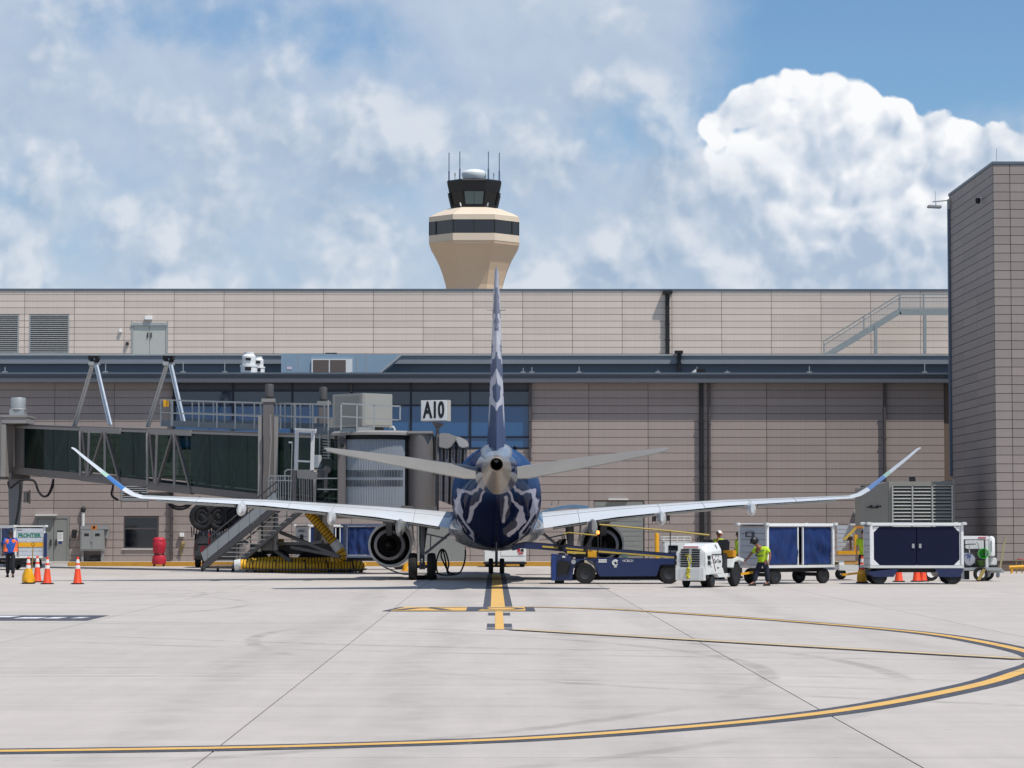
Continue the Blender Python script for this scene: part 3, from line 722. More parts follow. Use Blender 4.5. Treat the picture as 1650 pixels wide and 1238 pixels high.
q.box2((-0.05, -72.9 * PXT, hz(375)), (0.05, -72.5 * PXT, hz(353))); q.build('mullion', M_black, gw)
q = MB(); q.loft(orings([(352.9, 73.9), (344.6, 73.9)])); q.build('upper_band', M_ctl, ct)
q = MB(); q.loft(orings([(344.5, 73.2), (339, 64), (329.5, 42)])); q.build('skirt_roof', M_ctl, ct)
M_cab = mat('cab_black', '#131317', 0.45, var=0.1)
q = MB(); q.loft(orings([(329.3, 35.5), (324.5, 36.2)])); q.build('cab_sill', M_cab, ct)
q = MB(); q.loft(orings([(324.3, 35.9), (303.2, 40.6)])); cg = q.build('cab_glass', mat('cab_side_glass', '#141418', 0.12, var=0.1, spec=.6), ct)
lo, hi = octa(36.2 * PXT, hz(323.6)), octa(40.9 * PXT, hz(303.6))
for a_, b_2 in ((.08, .49), (.51, .92)):
    q = MB(); w_ = Vector((0, -.08, 0)); p0, p1 = lo[0].lerp(lo[1], a_), lo[0].lerp(lo[1], b_2); p2, p3 = hi[0].lerp(hi[1], b_2), hi[0].lerp(hi[1], a_)
    q.hexa([p0 + w_, p1 + w_, p1, p0, p3 + w_, p2 + w_, p2, p3]); q.build('pane', mat('cab_pane', '#4b5c5e', 0.06, var=0.08, spec=.9), cg)
q = MB()
for i in range(8): q.bar(lo[i], hi[i], 0.5 if i not in (0, 1) else 0.3)
tag(q.build('mullion', M_cab, cg), kind='stuff')
q = MB(); q.loft(orings([(303.0, 41.0), (285.5, 44.7), (283.5, 43.5)])); q.build('cab_roof', M_cab, ct)
q = MB(); q.lathe([(21.5 * PXT, hz(283)), (23 * PXT, hz(281)), (20 * PXT, hz(279.3)), (0.3, hz(279.1))], (0, 0, 0), n=24); q.build('radome_base', M_cab, ct)
q = MB(); rr = 21.2 * PXT; prof = [(rr * math.cos(t), hz(270) + (hz(262.2) - hz(270)) * math.sin(t)) for t in [k * math.pi / 2 / 7 for k in range(0, 8)]]
prof[-1] = (0.05, hz(262.2)); q.lathe([(rr * 0.86, hz(279)), (rr * 0.95, hz(275))] + prof, (0, 0, 0), n=32); q.build('radome', mat('radome_white', '#d6dcdb', 0.5, var=0.03), ct, smooth=True)
for u, v0, v1 in ((722, 237, 285), (739.8, 235, 281), (786.8, 235, 281), (804.8, 237, 285)):
    q = MB(); x = (u - 763.5) * PXT; q.cyl((x, -1.5, hz(v1)), (x, -1.5, hz(v0)), 0.10, 6); q.cyl((x, -1.5, hz(v1)), (x, -1.5, hz(v1 - 18)), 0.17, 6); q.build('antenna', mat('antenna_grey', '#5a6880', 0.5), ct)
q = MB()
for u in (732, 795.5): x = (u - 763.5) * PXT; q.cyl((x, -3, hz(284)), (x, -3, hz(274)), 0.09, 6); q.box((x, -3, hz(274)), (0.3, 0.3, 0.5))
for s in (-1, 1): q.bar((s * 23 * PXT, -4.3, hz(322)), (s * 21.5 * PXT, -4.6, hz(328)), 0.2)
q.build('roof_fitting', M_galv, ct)
# ================================================================ AIRCRAFT
def livery(name, fin=False):
    """navy gloss paint with pale flowing bands, mirrored left and right"""
    m = bpy.data.materials.new(name); m.use_nodes = True
    nt = m.node_tree; E.tree = nt; b = nt.nodes['Principled BSDF']
    tc = nt.nodes.new('ShaderNodeTexCoord'); sep = nt.nodes.new('ShaderNodeSeparateXYZ'); link(tc.outputs['Object'], sep.inputs[0])
    x, y, z = E(sep.outputs[0]).abs(), E(sep.outputs[1]), E(sep.outputs[2])
    cmb = nt.nodes.new('ShaderNodeCombineXYZ'); link(x.v, cmb.inputs[0]); link((y * 0.28).v, cmb.inputs[1]); link(z.v, cmb.inputs[2])
    n = e_noise(cmb.outputs[0], 0.85 if not fin else 1.1, 2.0, 0.5); n2 = e_noise(cmb.outputs[0], 6.0, 4.0, 0.6)
    if fin:
        band = ((z * 1.9 + n * 9.0)); s = E._m('SINE', band * 1.9)
        msk = s.step(0.05, 0.35) * (1.0 - z.step(4.6, 5.6) * 0.55) * z.step(0.9, 1.5)
        speck = e_noise(cmb.outputs[0], 9.0, 2.0, 0.5).step(0.56, 0.6) * z.step(2.8, 3.1) * (1.0 - z.step(3.8, 4.2))
        msk = (msk * 0.8 + speck * 0.4).clamp()
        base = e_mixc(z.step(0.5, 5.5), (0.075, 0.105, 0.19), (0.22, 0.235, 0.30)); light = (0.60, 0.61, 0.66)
    else:
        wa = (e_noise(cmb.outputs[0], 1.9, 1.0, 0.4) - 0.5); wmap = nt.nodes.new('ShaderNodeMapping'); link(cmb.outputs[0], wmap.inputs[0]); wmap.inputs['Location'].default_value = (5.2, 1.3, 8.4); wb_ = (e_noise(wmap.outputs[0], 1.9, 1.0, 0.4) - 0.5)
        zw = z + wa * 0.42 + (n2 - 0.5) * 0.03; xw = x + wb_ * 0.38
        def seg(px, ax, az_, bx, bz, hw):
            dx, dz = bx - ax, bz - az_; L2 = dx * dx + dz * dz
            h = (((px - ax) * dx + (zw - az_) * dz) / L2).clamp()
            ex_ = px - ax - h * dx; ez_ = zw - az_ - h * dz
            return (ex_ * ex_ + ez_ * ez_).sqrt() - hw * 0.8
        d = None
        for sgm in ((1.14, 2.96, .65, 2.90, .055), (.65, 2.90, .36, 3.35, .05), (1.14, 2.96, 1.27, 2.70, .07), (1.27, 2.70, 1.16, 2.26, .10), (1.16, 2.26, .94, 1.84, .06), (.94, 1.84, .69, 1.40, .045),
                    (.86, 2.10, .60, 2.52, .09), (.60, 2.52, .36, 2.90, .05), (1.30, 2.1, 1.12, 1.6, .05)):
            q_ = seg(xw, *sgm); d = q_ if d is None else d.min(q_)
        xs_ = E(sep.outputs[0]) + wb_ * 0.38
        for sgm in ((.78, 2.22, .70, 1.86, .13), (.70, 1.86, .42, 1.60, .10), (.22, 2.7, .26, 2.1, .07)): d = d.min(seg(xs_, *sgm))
        msk = (1.0 - d.step(-0.012, 0.02)) * 0.95  # pale bands: markings merged with reflections of sunlit ground, painted into the colour
        base = e_mixc(z.step(2.5, 3.3), (0.007, 0.012, 0.042), (0.028, 0.072, 0.175)); light = (0.44, 0.44, 0.52)  # bluer upper body: the sky's reflection painted into the base colour
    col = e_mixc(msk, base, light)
    k = nt.nodes.new('ShaderNodeVectorMath'); k.operation = 'SCALE'; link(col, k.inputs[0]); link((1.0 + (n2 - 0.5) * 0.25).v, k.inputs['Scale'])
    link(k.outputs[0], b.inputs['Base Color']); b.inputs['Roughness'].default_value = 0.22
    b.inputs['Coat Weight'].default_value = 0.13; b.inputs['Coat Roughness'].default_value = 0.03; b.inputs['Specular IOR Level'].default_value = 0.0
    return m
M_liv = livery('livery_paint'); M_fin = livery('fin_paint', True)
M_wing = mat('wing_white', '#d6d8d8', 0.32, var=0.04, scale=0.6, dirt=0.03, coat=0.3)
M_wingg = mat('wing_grey', '#8f918f', 0.45, var=0.10, scale=1.0, streak=0.05)
M_stab = mat('stabiliser_grey', '#7e7a73', 0.4, var=0.10, scale=1.0, dirt=0.08)
M_alu = mat('bare_aluminium', '#8d8073', 0.42, metal=0.55, var=0.12, scale=2.0)
M_fair = mat('fairing_grey', '#77787b', 0.28, var=0.06, coat=0.4)
M_nac = mat('nacelle_white', '#c9cdd0', 0.25, var=0.04, coat=0.5)
M_core = mat('hot_section', '#77757a', 0.38, metal=0.6, var=0.15)
M_duct = mat('duct_black', '#0a0a0c', 0.7, var=0.2)
M_gear = mat('gear_grey', '#63656a', 0.5, metal=0.2, var=0.2)
M_tyre = mat('tyre', '#101012', 0.82, var=0.25)
M_blue = mat('wing_blue', '#2f6fb4', 0.3, coat=0.4); M_navy = mat('root_blue', '#5d7f9e', 0.25, var=0.06, coat=0.5)
YP = 91.5
ac = thing('airliner', 'navy regional jet with pale flowing tail markings, seen from behind at the gate', 'airliner', (0, YP, 0))
oa = Vector(ac.location)
secs = [(76.0, 3.87, 3.47, .20), (76.35, 3.92, 3.38, .27), (76.9, 4.0, 3.24, .37), (77.6, 4.09, 3.05, .50), (78.4, 4.17, 2.83, .66), (79.5, 4.28, 2.52, .86), (80.8, 4.36, 2.18, 1.06), (82.2, 4.42, 1.86, 1.23), (83.8, 4.46, 1.54, 1.37),
        (85.4, 4.48, 1.30, 1.46), (87.2, 4.48, 1.17, 1.50), (89, 4.48, 1.125, 1.505), (95, 4.48, 1.125, 1.505), (101.5, 4.48, 1.125, 1.505), (103.4, 4.40, 1.14, 1.45), (105, 4.15, 1.22, 1.27), (106.3, 3.65, 1.38, .98), (107.2, 3.1, 1.62, .62), (107.65, 2.6, 1.9, .25), (107.75, 2.35, 2.15, .05)]
def fring(Y, top, bot, hw, n=48):
    zc, hh = (top + bot) / 2, (top - bot) / 2; r = []
    for i in range(n):
        a = 2 * math.pi * i / n; c, s = math.cos(a), math.sin(a)
        r.append(Vector((hw * math.copysign(abs(c) ** 0.96, c), Y, zc + hh * math.copysign(abs(s) ** 0.98, s))))
    return r
def refine(ss, k=3):
    out = []
    for i in range(len(ss) - 1):
        p0, p1, p2, p3 = ss[max(i - 1, 0)], ss[i], ss[i + 1], ss[min(i + 2, len(ss) - 1)]
        for j in range(k):
            t = j / k; out.append(tuple(0.5 * (2 * b + (c - a) * t + (2 * a - 5 * b + 4 * c - d) * t * t + (3 * b - a - 3 * c + d) * t ** 3) for a, b, c, d in zip(p0, p1, p2, p3)))
    return out + [ss[-1]]
def cone_paint():
    m = bpy.data.materials.new('tail_cone_paint'); m.use_nodes = True; nt = m.node_tree; E.tree = nt; b = nt.nodes['Principled BSDF']
    tc = nt.nodes.new('ShaderNodeTexCoord'); sep = nt.nodes.new('ShaderNodeSeparateXYZ'); link(tc.outputs['Object'], sep.inputs[0])
    x, y, z = E(sep.outputs[0]).abs(), E(sep.outputs[1]) + YP, E(sep.outputs[2])
    edge = y + x * 1.9 - (3.7 - z).max(0.0) * 0.55
    msk = 1.0 - edge.step(78.05, 78.12)
    n = e_noise(tc.outputs['Object'], 3.0, 5, .6)
    link(e_mixc(msk, (0.010, 0.022, 0.075), (0.30, 0.262, 0.225)), b.inputs['Base Color']); link((msk * 0.5).v, b.inputs['Metallic']); link((msk * 0.22 + 0.2 + (n - .5) * .15).v, b.inputs['Roughness']); b.inputs['Coat Weight'].default_value = 0.2
    return m
M_cone = cone_paint()
sc_cone, sc_body = secs[:5], secs[4:]
allr = refine(secs, 3); nc = 4 * 3
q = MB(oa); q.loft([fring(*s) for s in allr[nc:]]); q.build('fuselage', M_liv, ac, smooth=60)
q = MB(oa); q.loft([fring(*s) for s in allr[:nc + 1]], cap=False); tcn = q.build('tail_cone', M_cone, ac, smooth=60)
q = MB(oa); q.lathe([(0.205, 76.02), (0.185, 75.99), (0.165, 76.03), (0.14, 76.9), (0.01, 76.95)], (0, 0, 3.67), 'y', 24); q.build('exhaust', M_duct, tcn, smooth=True)
q = MB(oa); q.lathe([(0.20, 76.03), (0.215, 75.96), (0.19, 75.95), (0.178, 76.0)], (0, 0, 3.67), 'y', 28); q.build('exhaust_lip', M_alu, tcn, smooth=True)
# belly fairing
q = MB(oa); q.loft([fring(Y, t, b, h) for Y, t, b, h in ((87.2, 2.1, 1.40, 1.20), (87.9, 2.30, 1.18, 1.42), (89.2, 2.42, 1.06, 1.60), (91, 2.5, 1.02, 1.68), (95, 2.5, 1.02, 1.68), (98.5, 2.3, 1.06, 1.5), (100, 2.0, 1.15, 1.1))]); q.build('belly_fairing', M_fair, ac, smooth=60)
# dorsal parts: blade aerials, tail beacon, drain mast
q = MB(oa); q.hexa([Vector(p) for p in ((-.02, 84.3, 1.36), (.02, 84.3, 1.36), (.02, 84.7, 1.36), (-.02, 84.7, 1.36), (-.015, 84.1, 1.05), (.015, 84.1, 1.05), (.015, 84.35, 1.05), (-.015, 84.35, 1.05))]); q.build('drain_mast', M_fair, ac)
for x, Y, z in ((0.55, 83.0, 4.25), (-0.62, 84.4, 1.72)):
    q = MB(oa); q.bar((x, Y, z), (x + 0.06 * (1 if x > 0 else -1), Y - 0.05, z + (0.16 if z > 3 else -0.14)), 0.03, 0.12); q.build('aerial', M_black, ac)
def foil(n=9):
    up, lo = [], []
    for k in range(n + 1):
        t = 0.5 * (1 - math.cos(math.pi * k / n)); y = 0.6 * (0.2969 * math.sqrt(t) - 0.126 * t - 0.3516 * t * t + 0.2843 * t ** 3 - 0.1036 * t ** 4) / 0.06
        up.append((t, y / 2 * 0.12 * 5 / 0.6 * 0.2)); lo.append((t, -y / 2 * 0.12 * 5 / 0.6 * 0.2))
    mx_ = max(p[1] for p in up)
    up = [(t, y / mx_ * 0.5) for t, y in up]; lo = [(t, y / mx_ * 0.5) for t, y in lo]
    return up + lo[-1:0:-1]
FO = foil()
def wing_section(X, yle, yte, zle, zte, th):        # th: thickness in metres
    r = []
    for t, y in FO:
        camber = 0.10 * th * math.sin(math.pi * min(1, t)) 
        r.append(Vector((X, yle + (yte - yle) * t, zle + (zte - zle) * t + y * th * (1.0 if y > 0 else 0.75) + camber)))
    return r
WS = [(1.2, 96.7, 91.0, 2.10, 1.74, .62), (2.6, 95.8, 90.8, 2.26, 1.96, .52), (4.2, 94.6, 90.5, 2.40, 2.20, .42), (8.0, 92.6, 89.8, 2.72, 2.585, .21), (10.0, 91.55, 89.45, 2.80, 2.70, .155), (11.4, 90.85, 89.2, 2.86, 2.785, .125), (12.15, 90.45, 89.05, 2.895, 2.83, .11)]
WT = [(12.15, 90.45, 89.05, 2.895, 2.83, .11), (12.45, 90.25, 88.98, 2.975, 2.92, .11), (12.75, 90.05, 88.9, 3.16, 3.10, .12)]
WB = [(12.75, 90.05, 88.9, 3.16, 3.10, .12), (13.25, 89.6, 88.65, 3.58, 3.53, .10)]
WG = [(13.25, 89.6, 88.65, 3.58, 3.53, .10), (13.42, 89.45, 88.58, 3.73, 3.68, .09)]
WW = [(13.42, 89.45, 88.58, 3.73, 3.68, .09), (14.0, 88.9, 88.3, 4.23, 4.19, .07), (14.28, 88.55, 88.12, 4.49, 4.46, .06), (14.36, 88.4, 88.05, 4.54, 4.52, .03)]
def mir(rings, s): return [[Vector((p.x * s, p.y, p.z)) for p in r] for r in rings]
for s in (-1, 1):
    q = MB(oa); q.loft(mir([wing_section(*w) for w in WS], s)); wg = q.build('wing', M_wing, ac, smooth=35)
    for seg, m in ((WT, M_wing), (WB, M_blue), (WG, mat('winglet_green', '#a9cbb4', 0.35)), (WW, M_wing)):
        q = MB(oa); q.loft(mir([wing_section(*w) for w in seg], s)); q.build('winglet', m, wg, smooth=35)
    # inboard panel at the root, flap/aileron shroud edges and hinge fairings
    q = MB(oa); q.loft(mir([wing_section(*[a + (b - a) * f for a, b in zip(WS[0], WS[1])][:5], ([a + (b - a) * f for a, b in zip(WS[0], WS[1])][5] + 0.016)) for f in (0.0, 0.32)], s)); q.build('root_panel', M_navy, wg, smooth=35)
    def te(X):
        for a, b in zip(WS, WS[1:]):
            if a[0] <= X <= b[0]:
                f = (X - a[0]) / (b[0] - a[0]); return [p + (r_ - p) * f for p, r_ in zip(a, b)]
    for xa_, xb_ in ((2.0, 3.15), (3.55, 5.5), (5.9, 8.55), (9.0, 11.6)):      # trailing edge flaps hang a little below the wing
        A, B = te(xa_), te(xb_); q = MB(oa)
        rings = []
        for T in (A, B):
            ch = (T[1] - T[2]) * 0.22; y0, y1 = T[2] + ch, T[2] - 0.06; z0, z1 = T[4] + 0.05, T[4] - 0.045
            rings.append([Vector((s * T[0], y0, z0 + 0.00)), Vector((s * T[0], y1, z1)), Vector((s * T[0], y1 + 0.02, z1 - 0.03)), Vector((s * T[0], y0 - 0.02, z0 - 0.16))])
        q.loft(rings); q.build('flap', M_wingg, wg)
    for xf, ln, dp in ((3.35, 1.1, .60), (5.7, .9, .50), (8.75, .75, .46)):
        T = te(xf); prof = []
        for k, (f, w_, h_) in enumerate(((0, .03, .03), (.25, .13, .6), (.55, .17, 1.0), (.8, .15, 1.0), (1.0, .06, .75))):
            yy = T[2] + ln - f * (ln + 0.55); zt_ = T[4] + 0.10 - 0.06 * f
            prof.append([Vector((s * xf + w_ * math.cos(a), yy, zt_ - h_ * dp * 0.5 + h_ * dp * 0.5 * math.sin(a))) for a in [2 * math.pi * i / 12 for i in range(12)]])
        q = MB(oa); q.loft(prof); q.build('flap_fairing', M_wing if xf > 5 else M_wingg, wg, smooth=50)
    for xs in (6.6, 7.6, 9.9, 11.0):
        T = te(xs); q = MB(oa); q.bar((s * xs, T[2], T[4]), (s * (xs + 0.03), T[2] - 0.22, T[4] - 0.02), 0.012); q.build('static_wick', M_black, wg)
    for fr_ in (.30, .62):
        ln = []
        for w in WS:
            r_ = wing_section(*w)[:10]; ts = [p_[0] for p_ in FO[:10]]
            k = max(i for i in range(9) if ts[i] <= fr_); f = (fr_ - ts[k]) / (ts[k + 1] - ts[k]); p = r_[k].lerp(r_[k + 1], f); ln.append(Vector((s * p.x, p.y, p.z + .004)))
        q = MB(oa); q.tube(ln, .011, 5); q.build('panel_seam', M_wingg, wg)
    for xs in (2.9, 5.7, 7.2, 8.8, 10.3):
        T = te(xs); r_ = wing_section(*T); q = MB(oa); q.tube([Vector((s * p.x, p.y, p.z + .004)) for p in r_[4:10]], .009, 5); q.build('panel_seam', M_wingg, wg)
    # engine
    ex, ez = 3.79 * s, 1.22
    q = MB(oa); q.lathe([(.60, 97.4), (.68, 97.5), (.735, 97.3), (.81, 96.6), (.84, 95.6), (.83, 94.4), (.80, 93.4), (.785, 93.08), (.775, 93.03), (.705, 93.03), (.695, 93.5), (.60, 95), (.60, 97.4)], (ex, 0, ez), 'y', 40); en = q.build('engine_nacelle', M_nac, ac, smooth=50)
    q = MB(oa); q.lathe([(.595, 97.2), (.02, 97.1), (.02, 93.6), (.695, 93.55)], (ex, 0, ez), 'y', 32); q.build('fan_duct', M_duct, en, smooth=True)
    q = MB(oa); q.lathe([(.56, 94.2), (.58, 93.4), (.56, 92.75), (.54, 92.35), (.44, 92.33), (.42, 92.6), (.40, 93.5)], (ex, 0, ez), 'y', 36); q.build('core_cowl', M_core, en, smooth=30)
    q = MB(oa); q.lathe([(.415, 93.0), (.02, 93.05)], (ex, 0, ez), 'y', 24); q.lathe([(.22, 93.0), (.17, 92.5), (.06, 92.1), (.01, 92.05)], (ex, 0, ez), 'y', 20); q.build('exhaust_plug', M_duct, en, smooth=True)
    q = MB(oa); q.hexa([Vector((ex + a, Y, z)) for a, Y, z in ((-.20, 91.6, 1.98), (.20, 91.6, 1.98), (.14, 96.2, 1.95), (-.14, 96.2, 1.95), (-.16, 91.3, 2.26), (.16, 91.3, 2.26), (.10, 96.0, 2.5), (-.10, 96.0, 2.5))]); q.hexa([Vector((ex + a, Y, z)) for a, Y, z in ((-.09, 92.4, 1.55), (.09, 92.4, 1.55), (.12, 95.8, 1.7), (-.12, 95.8, 1.7), (-.12, 91.7, 2.06), (.12, 91.7, 2.06), (.12, 96.0, 2.06), (-.12, 96.0, 2.06))]); q.build('pylon', M_gear, en)
    q = MB(oa)     # nacelle strake seam and latches low on the cowl
    for k in range(5): a = -math.pi / 2 + (k - 2) * 0.25; q.box((ex + .775 * math.cos(a), 93.9, ez + .775 * math.sin(a)), (.05, .14, .05))
    q.build('latch', M_gear, en)
    # main gear
    gx = 2.6 * s; gy = 91.5
    q = MB(oa); q.cyl((gx, gy, 2.0), (gx, gy, 1.15), .115, 14); q.cyl((gx, gy, 1.15), (gx, gy, .42), .085, 14); q.box((gx, gy, .50), (.2, .22, .26)); q.cyl((gx - s * .16, gy + .2, 2.0), (gx - s * .02, gy + .05, .9), .045, 8); q.cyl((gx + .07, gy - .13, 1.85), (gx + .05, gy - .12, .75), .025, 6); q.cyl((gx - .09, gy - .12, 1.9), (gx - .07, gy - .12, .7), .018, 6); lg = q.build('main_gear_strut', M_gear, ac, smooth=True)
    q = MB(oa); q.bar((gx - s * .1, gy, .92), (gx - s * 1.15, gy + .1, 1.78), .09); q.bar((gx - s * .1, gy, 1.62), (gx - s * .85, gy + .1, 1.45), .05); q.bar((gx - s * .3, gy - .02, 1.58), (gx - s * .28, gy, 1.05), .04); q.build('side_brace', M_gear, lg)
    q = MB(oa); q.bar((gx, gy - .10, .85), (gx, gy - .38, .66), .07); q.bar((gx, gy - .38, .66), (gx, gy - .12, .46), .07); q.build('torque_link', M_gear, lg)
    q = MB(oa); q.cyl((gx - .33, gy, .47), (gx + .33, gy, .47), .06, 10); q.build('axle', M_gear, lg)
    for dx in (-.325, .325):
        q = MB(oa); q.lathe([(.20, -.13), (.40, -.148), (.452, -.12), (.472, -.06), (.474, 0.0), (.472, .06), (.452, .12), (.40, .148), (.20, .13)], (gx + dx, gy, .474), 'x', 36); wl_ = q.build('wheel', M_tyre, ac, smooth=30)
        q = MB(oa); q.lathe([(.03, -.05), (.14, -.05), (.19, -.11), (.215, -.128), (.215, .128), (.19, .11), (.14, .05), (.03, .05)], (gx + dx, gy, .474), 'x', 20); q.build('rim', M_gear, wl_, smooth=30)
    q = MB(oa); q.hexa([Vector((gx + s * a, Y, z)) for a, Y, z in ((.30, 91.2, 1.35), (.34, 91.2, 1.35), (.34, 92.0, 1.35), (.30, 92.0, 1.35), (.34, 91.1, 2.05), (.38, 91.1, 2.05), (.38, 92.2, 2.05), (.34, 92.2, 2.05))]); q.build('gear_door', M_wingg, ac)
    # tailplane: fixed stabiliser plus an elevator that droops when parked
    T0 = [(.35, 80.6, 78.0, 3.56, 3.50, .24), (.9, 80.25, 77.9, 3.62, 3.56, .23), (3.0, 78.9, 77.4, 3.93, 3.89, .15), (5.0, 77.75, 76.95, 4.17, 4.15, .08), (5.1, 77.6, 77.0, 4.18, 4.17, .04)]
    q = MB(oa); q.loft(mir([wing_section(*w) for w in T0], s)); sb = q.build('stabiliser', M_stab, ac, smooth=35)
    q = MB(oa); rings = []
    for X, y0, y1, z0, z1, t in ((.62, 78.05, 77.15, 3.60, 3.28, .17), (.95, 77.95, 77.05, 3.63, 3.28, .16), (3.0, 77.45, 76.75, 3.94, 3.66, .11), (4.6, 77.06, 76.55, 4.13, 3.98, .07), (5.0, 76.98, 76.6, 4.17, 4.08, .05)):
        rings.append([Vector((s * X, y0, z0 + t * .35)), Vector((s * X, (y0 + y1) / 2, (z0 + z1) / 2 + t * .42)), Vector((s * X, y1, z1 + .02)), Vector((s * X, y1, z1 - .012)), Vector((s * X, (y0 + y1) / 2, (z0 + z1) / 2 - t * .42)), Vector((s * X, y0, z0 - t * .45))])
    q.loft(rings); q.build('elevator', M_stab, sb, smooth=25)
# fin and rudder
FS = [(4.05, 82.6, 77.3, .60), (4.6, 81.6, 77.15, .57), (5.4, 80.7, 77.0, .47), (7.0, 79.2, 76.7, .33), (8.6, 77.8, 76.4, .20), (9.35, 77.2, 76.25, .12), (9.48, 76.8, 76.25, .04)]
ZS = (zat(430, 76.6) - 4.05) / (9.48 - 4.05)
def fin_ring(z, yle, yte, th):
    z = 4.05 + (z - 4.05) * ZS
    return [Vector((y * th * 1.0, yle + (yte - yle) * t, z)) for t, y in FO]
q = MB(oa + Vector((0, 0, 3.9))); q.loft([fin_ring(z, a, a + (b - a) * .68, t) for z, a, b, t in FS]);
fo = q.build('fin', M_fin, ac, smooth=40); fo.location = (0, 0, 3.9)
q = MB(oa + Vector((0, 0, 3.9))); rings = []
for z, a, b, t in FS[:-1]:
    zz_ = 4.05 + (z - 4.05) * ZS; y0 = a + (b - a) * .683
    rings.append([Vector((-t * .40, y0, zz_)), Vector((-t * .20, (y0 + b) / 2, zz_)), Vector((-.012, b, zz_)), Vector((.012, b, zz_)), Vector((t * .20, (y0 + b) / 2, zz_)), Vector((t * .40, y0, zz_))])
q.loft(rings); q.build('rudder', M_fin, fo, smooth=30)
q = MB(oa); q.loft([[Vector((w_ * math.cos(a), Y, zc + h_ * math.sin(a))) for a in [math.pi * i / 14 for i in range(15)]] + [Vector((0, Y, zc - 0.1))] for Y, w_, h_, zc in ((76.5, .12, .10, 3.82), (77.1, .33, .22, 3.86), (78.2, .46, .30, 3.95), (80, .50, .28, 4.15), (82, .42, .12, 4.36))]); q.build('fin_fillet', mat('fillet_blue', '#7f8791', .35, var=.1, coat=.3), ac, smooth=60)
for s in (-1, 1):
    q = MB(oa); zf = zat(500, 76.5); q.bar((s * .10, 76.6, zf), (s * .27, 76.45, zf), .02); q.build('logo_light', M_galv, ac)
# nose gear
q = MB(oa); ny = 103.6; q.cyl((0, ny, 1.3), (0, ny, .33), .06, 10); q.cyl((-.18, ny, .31), (.18, ny, .31), .035, 8); q.bar((0, ny - .1, .75), (0, ny - .25, .55), .05); q.bar((.0, ny, 1.2), (0, ny - .7, .8), .05); ng = q.build('nose_gear_strut', M_gear, ac, smooth=True)
for dx in (-.22, .22):
    q = MB(oa); q.lathe([(.13, -.08), (.27, -.095), (.305, -.05), (.308, 0), (.305, .05), (.27, .095), (.13, .08)], (dx, ny, .31), 'x', 28); w_ = q.build('wheel', M_tyre, ng, smooth=30)
# open passenger/service door held on its arm on the right side, seen over the wing
sd_ = MB(oa); pts = []
for k in range(9):
    t = k / 8; pts.append(at(872 + 76 * t, 829 - 14 * math.sin(math.pi * min(1, t * 0.9) * 0.62) + 6 * t * t, 101.0))
rings = [[p + Vector((0, -.7, 0)), p + Vector((0, .7, 0)), p + Vector((0, .7, .12)), p + Vector((0, -.7, .12))] for p in pts]
sd_.loft(rings); dr = sd_.build('service_door', M_navy, ac, smooth=30)
q = MB(oa); a_, b_2 = at(905, 822, 101), at(935, 827, 101); q.box((a_ + b_2) / 2, (.75, .8, .10)); q.build('door_lining', M_stab, dr, bevel=.03)
q = MB(oa); q.bar(at(868, 836, 100.6), at(888, 827, 100.6), .05); q.bar(at(868, 842, 100.6), at(882, 834, 100.6), .04); q.bar(at(899, 814, 100.6), at(901, 805, 100.6), .03); q.bar(at(888, 815, 100.6), at(890, 808, 100.6), .03); q.build('door_arm', M_gear, dr)
# ground power cable looping down by the left main gear
cb = MB(); 
def cable(pts, r=0.03, n=6):
    cb.tube(spline3(pts, 8), r, n)
def spline3(P, n=8):
    P = [Vector(p) for p in P]; out = []
    for i in range(len(P) - 1):
        a, b, c, d = P[max(i - 1, 0)], P[i], P[i + 1], P[min(i + 2, len(P) - 1)]
        for k in range(n):
            t = k / n; out.append(0.5 * ((2 * b) + (c - a) * t + (2 * a - 5 * b + 4 * c - d) * t * t + (3 * b - a - 3 * c + d) * t ** 3))
    return out + [P[-1]]
gp = thing('ground_power_cable', 'black ground power cable looping from the belly down to the apron', 'cable', ground(730, 925))
og = Vector(gp.location)
Yc = 99.5
for P in ([at(750, 886, Yc), at(749, 903, Yc), at(744, 918, Yc), at(738, 924.5, Yc), at(720, 927, Yc), at(706, 924, Yc), at(703, 908, Yc), at(707, 892, Yc), at(712, 885.5, Yc), at(718, 890, Yc), at(723, 908, Yc), at(722, 921, Yc), at(735, 926, Yc)],
          [at(724, 926, Yc + .2), at(718, 913, Yc + .2), at(711, 897, Yc + .2), at(713, 886, Yc + .2), at(717, 900, Yc + .2), at(721, 924, Yc + .2)]):
    q = MB(og); q.tube(spline3(P), .032, 7); q.build('cable_loop', M_black, gp, smooth=True)
hp = thing('ground_hose', 'thin black hose trailing under the left engine to the wheels', 'hose', ground(650, 922)); oh = Vector(hp.location)
q = MB(oh); q.tube(spline3([at(610, 908, 101), at(622, 915, 101), at(638, 922, 101), at(655, 926, 101), at(680, 927, 101), at(706, 924, 101)]), .03, 7); q.build('hose_line', M_black, hp, smooth=True)
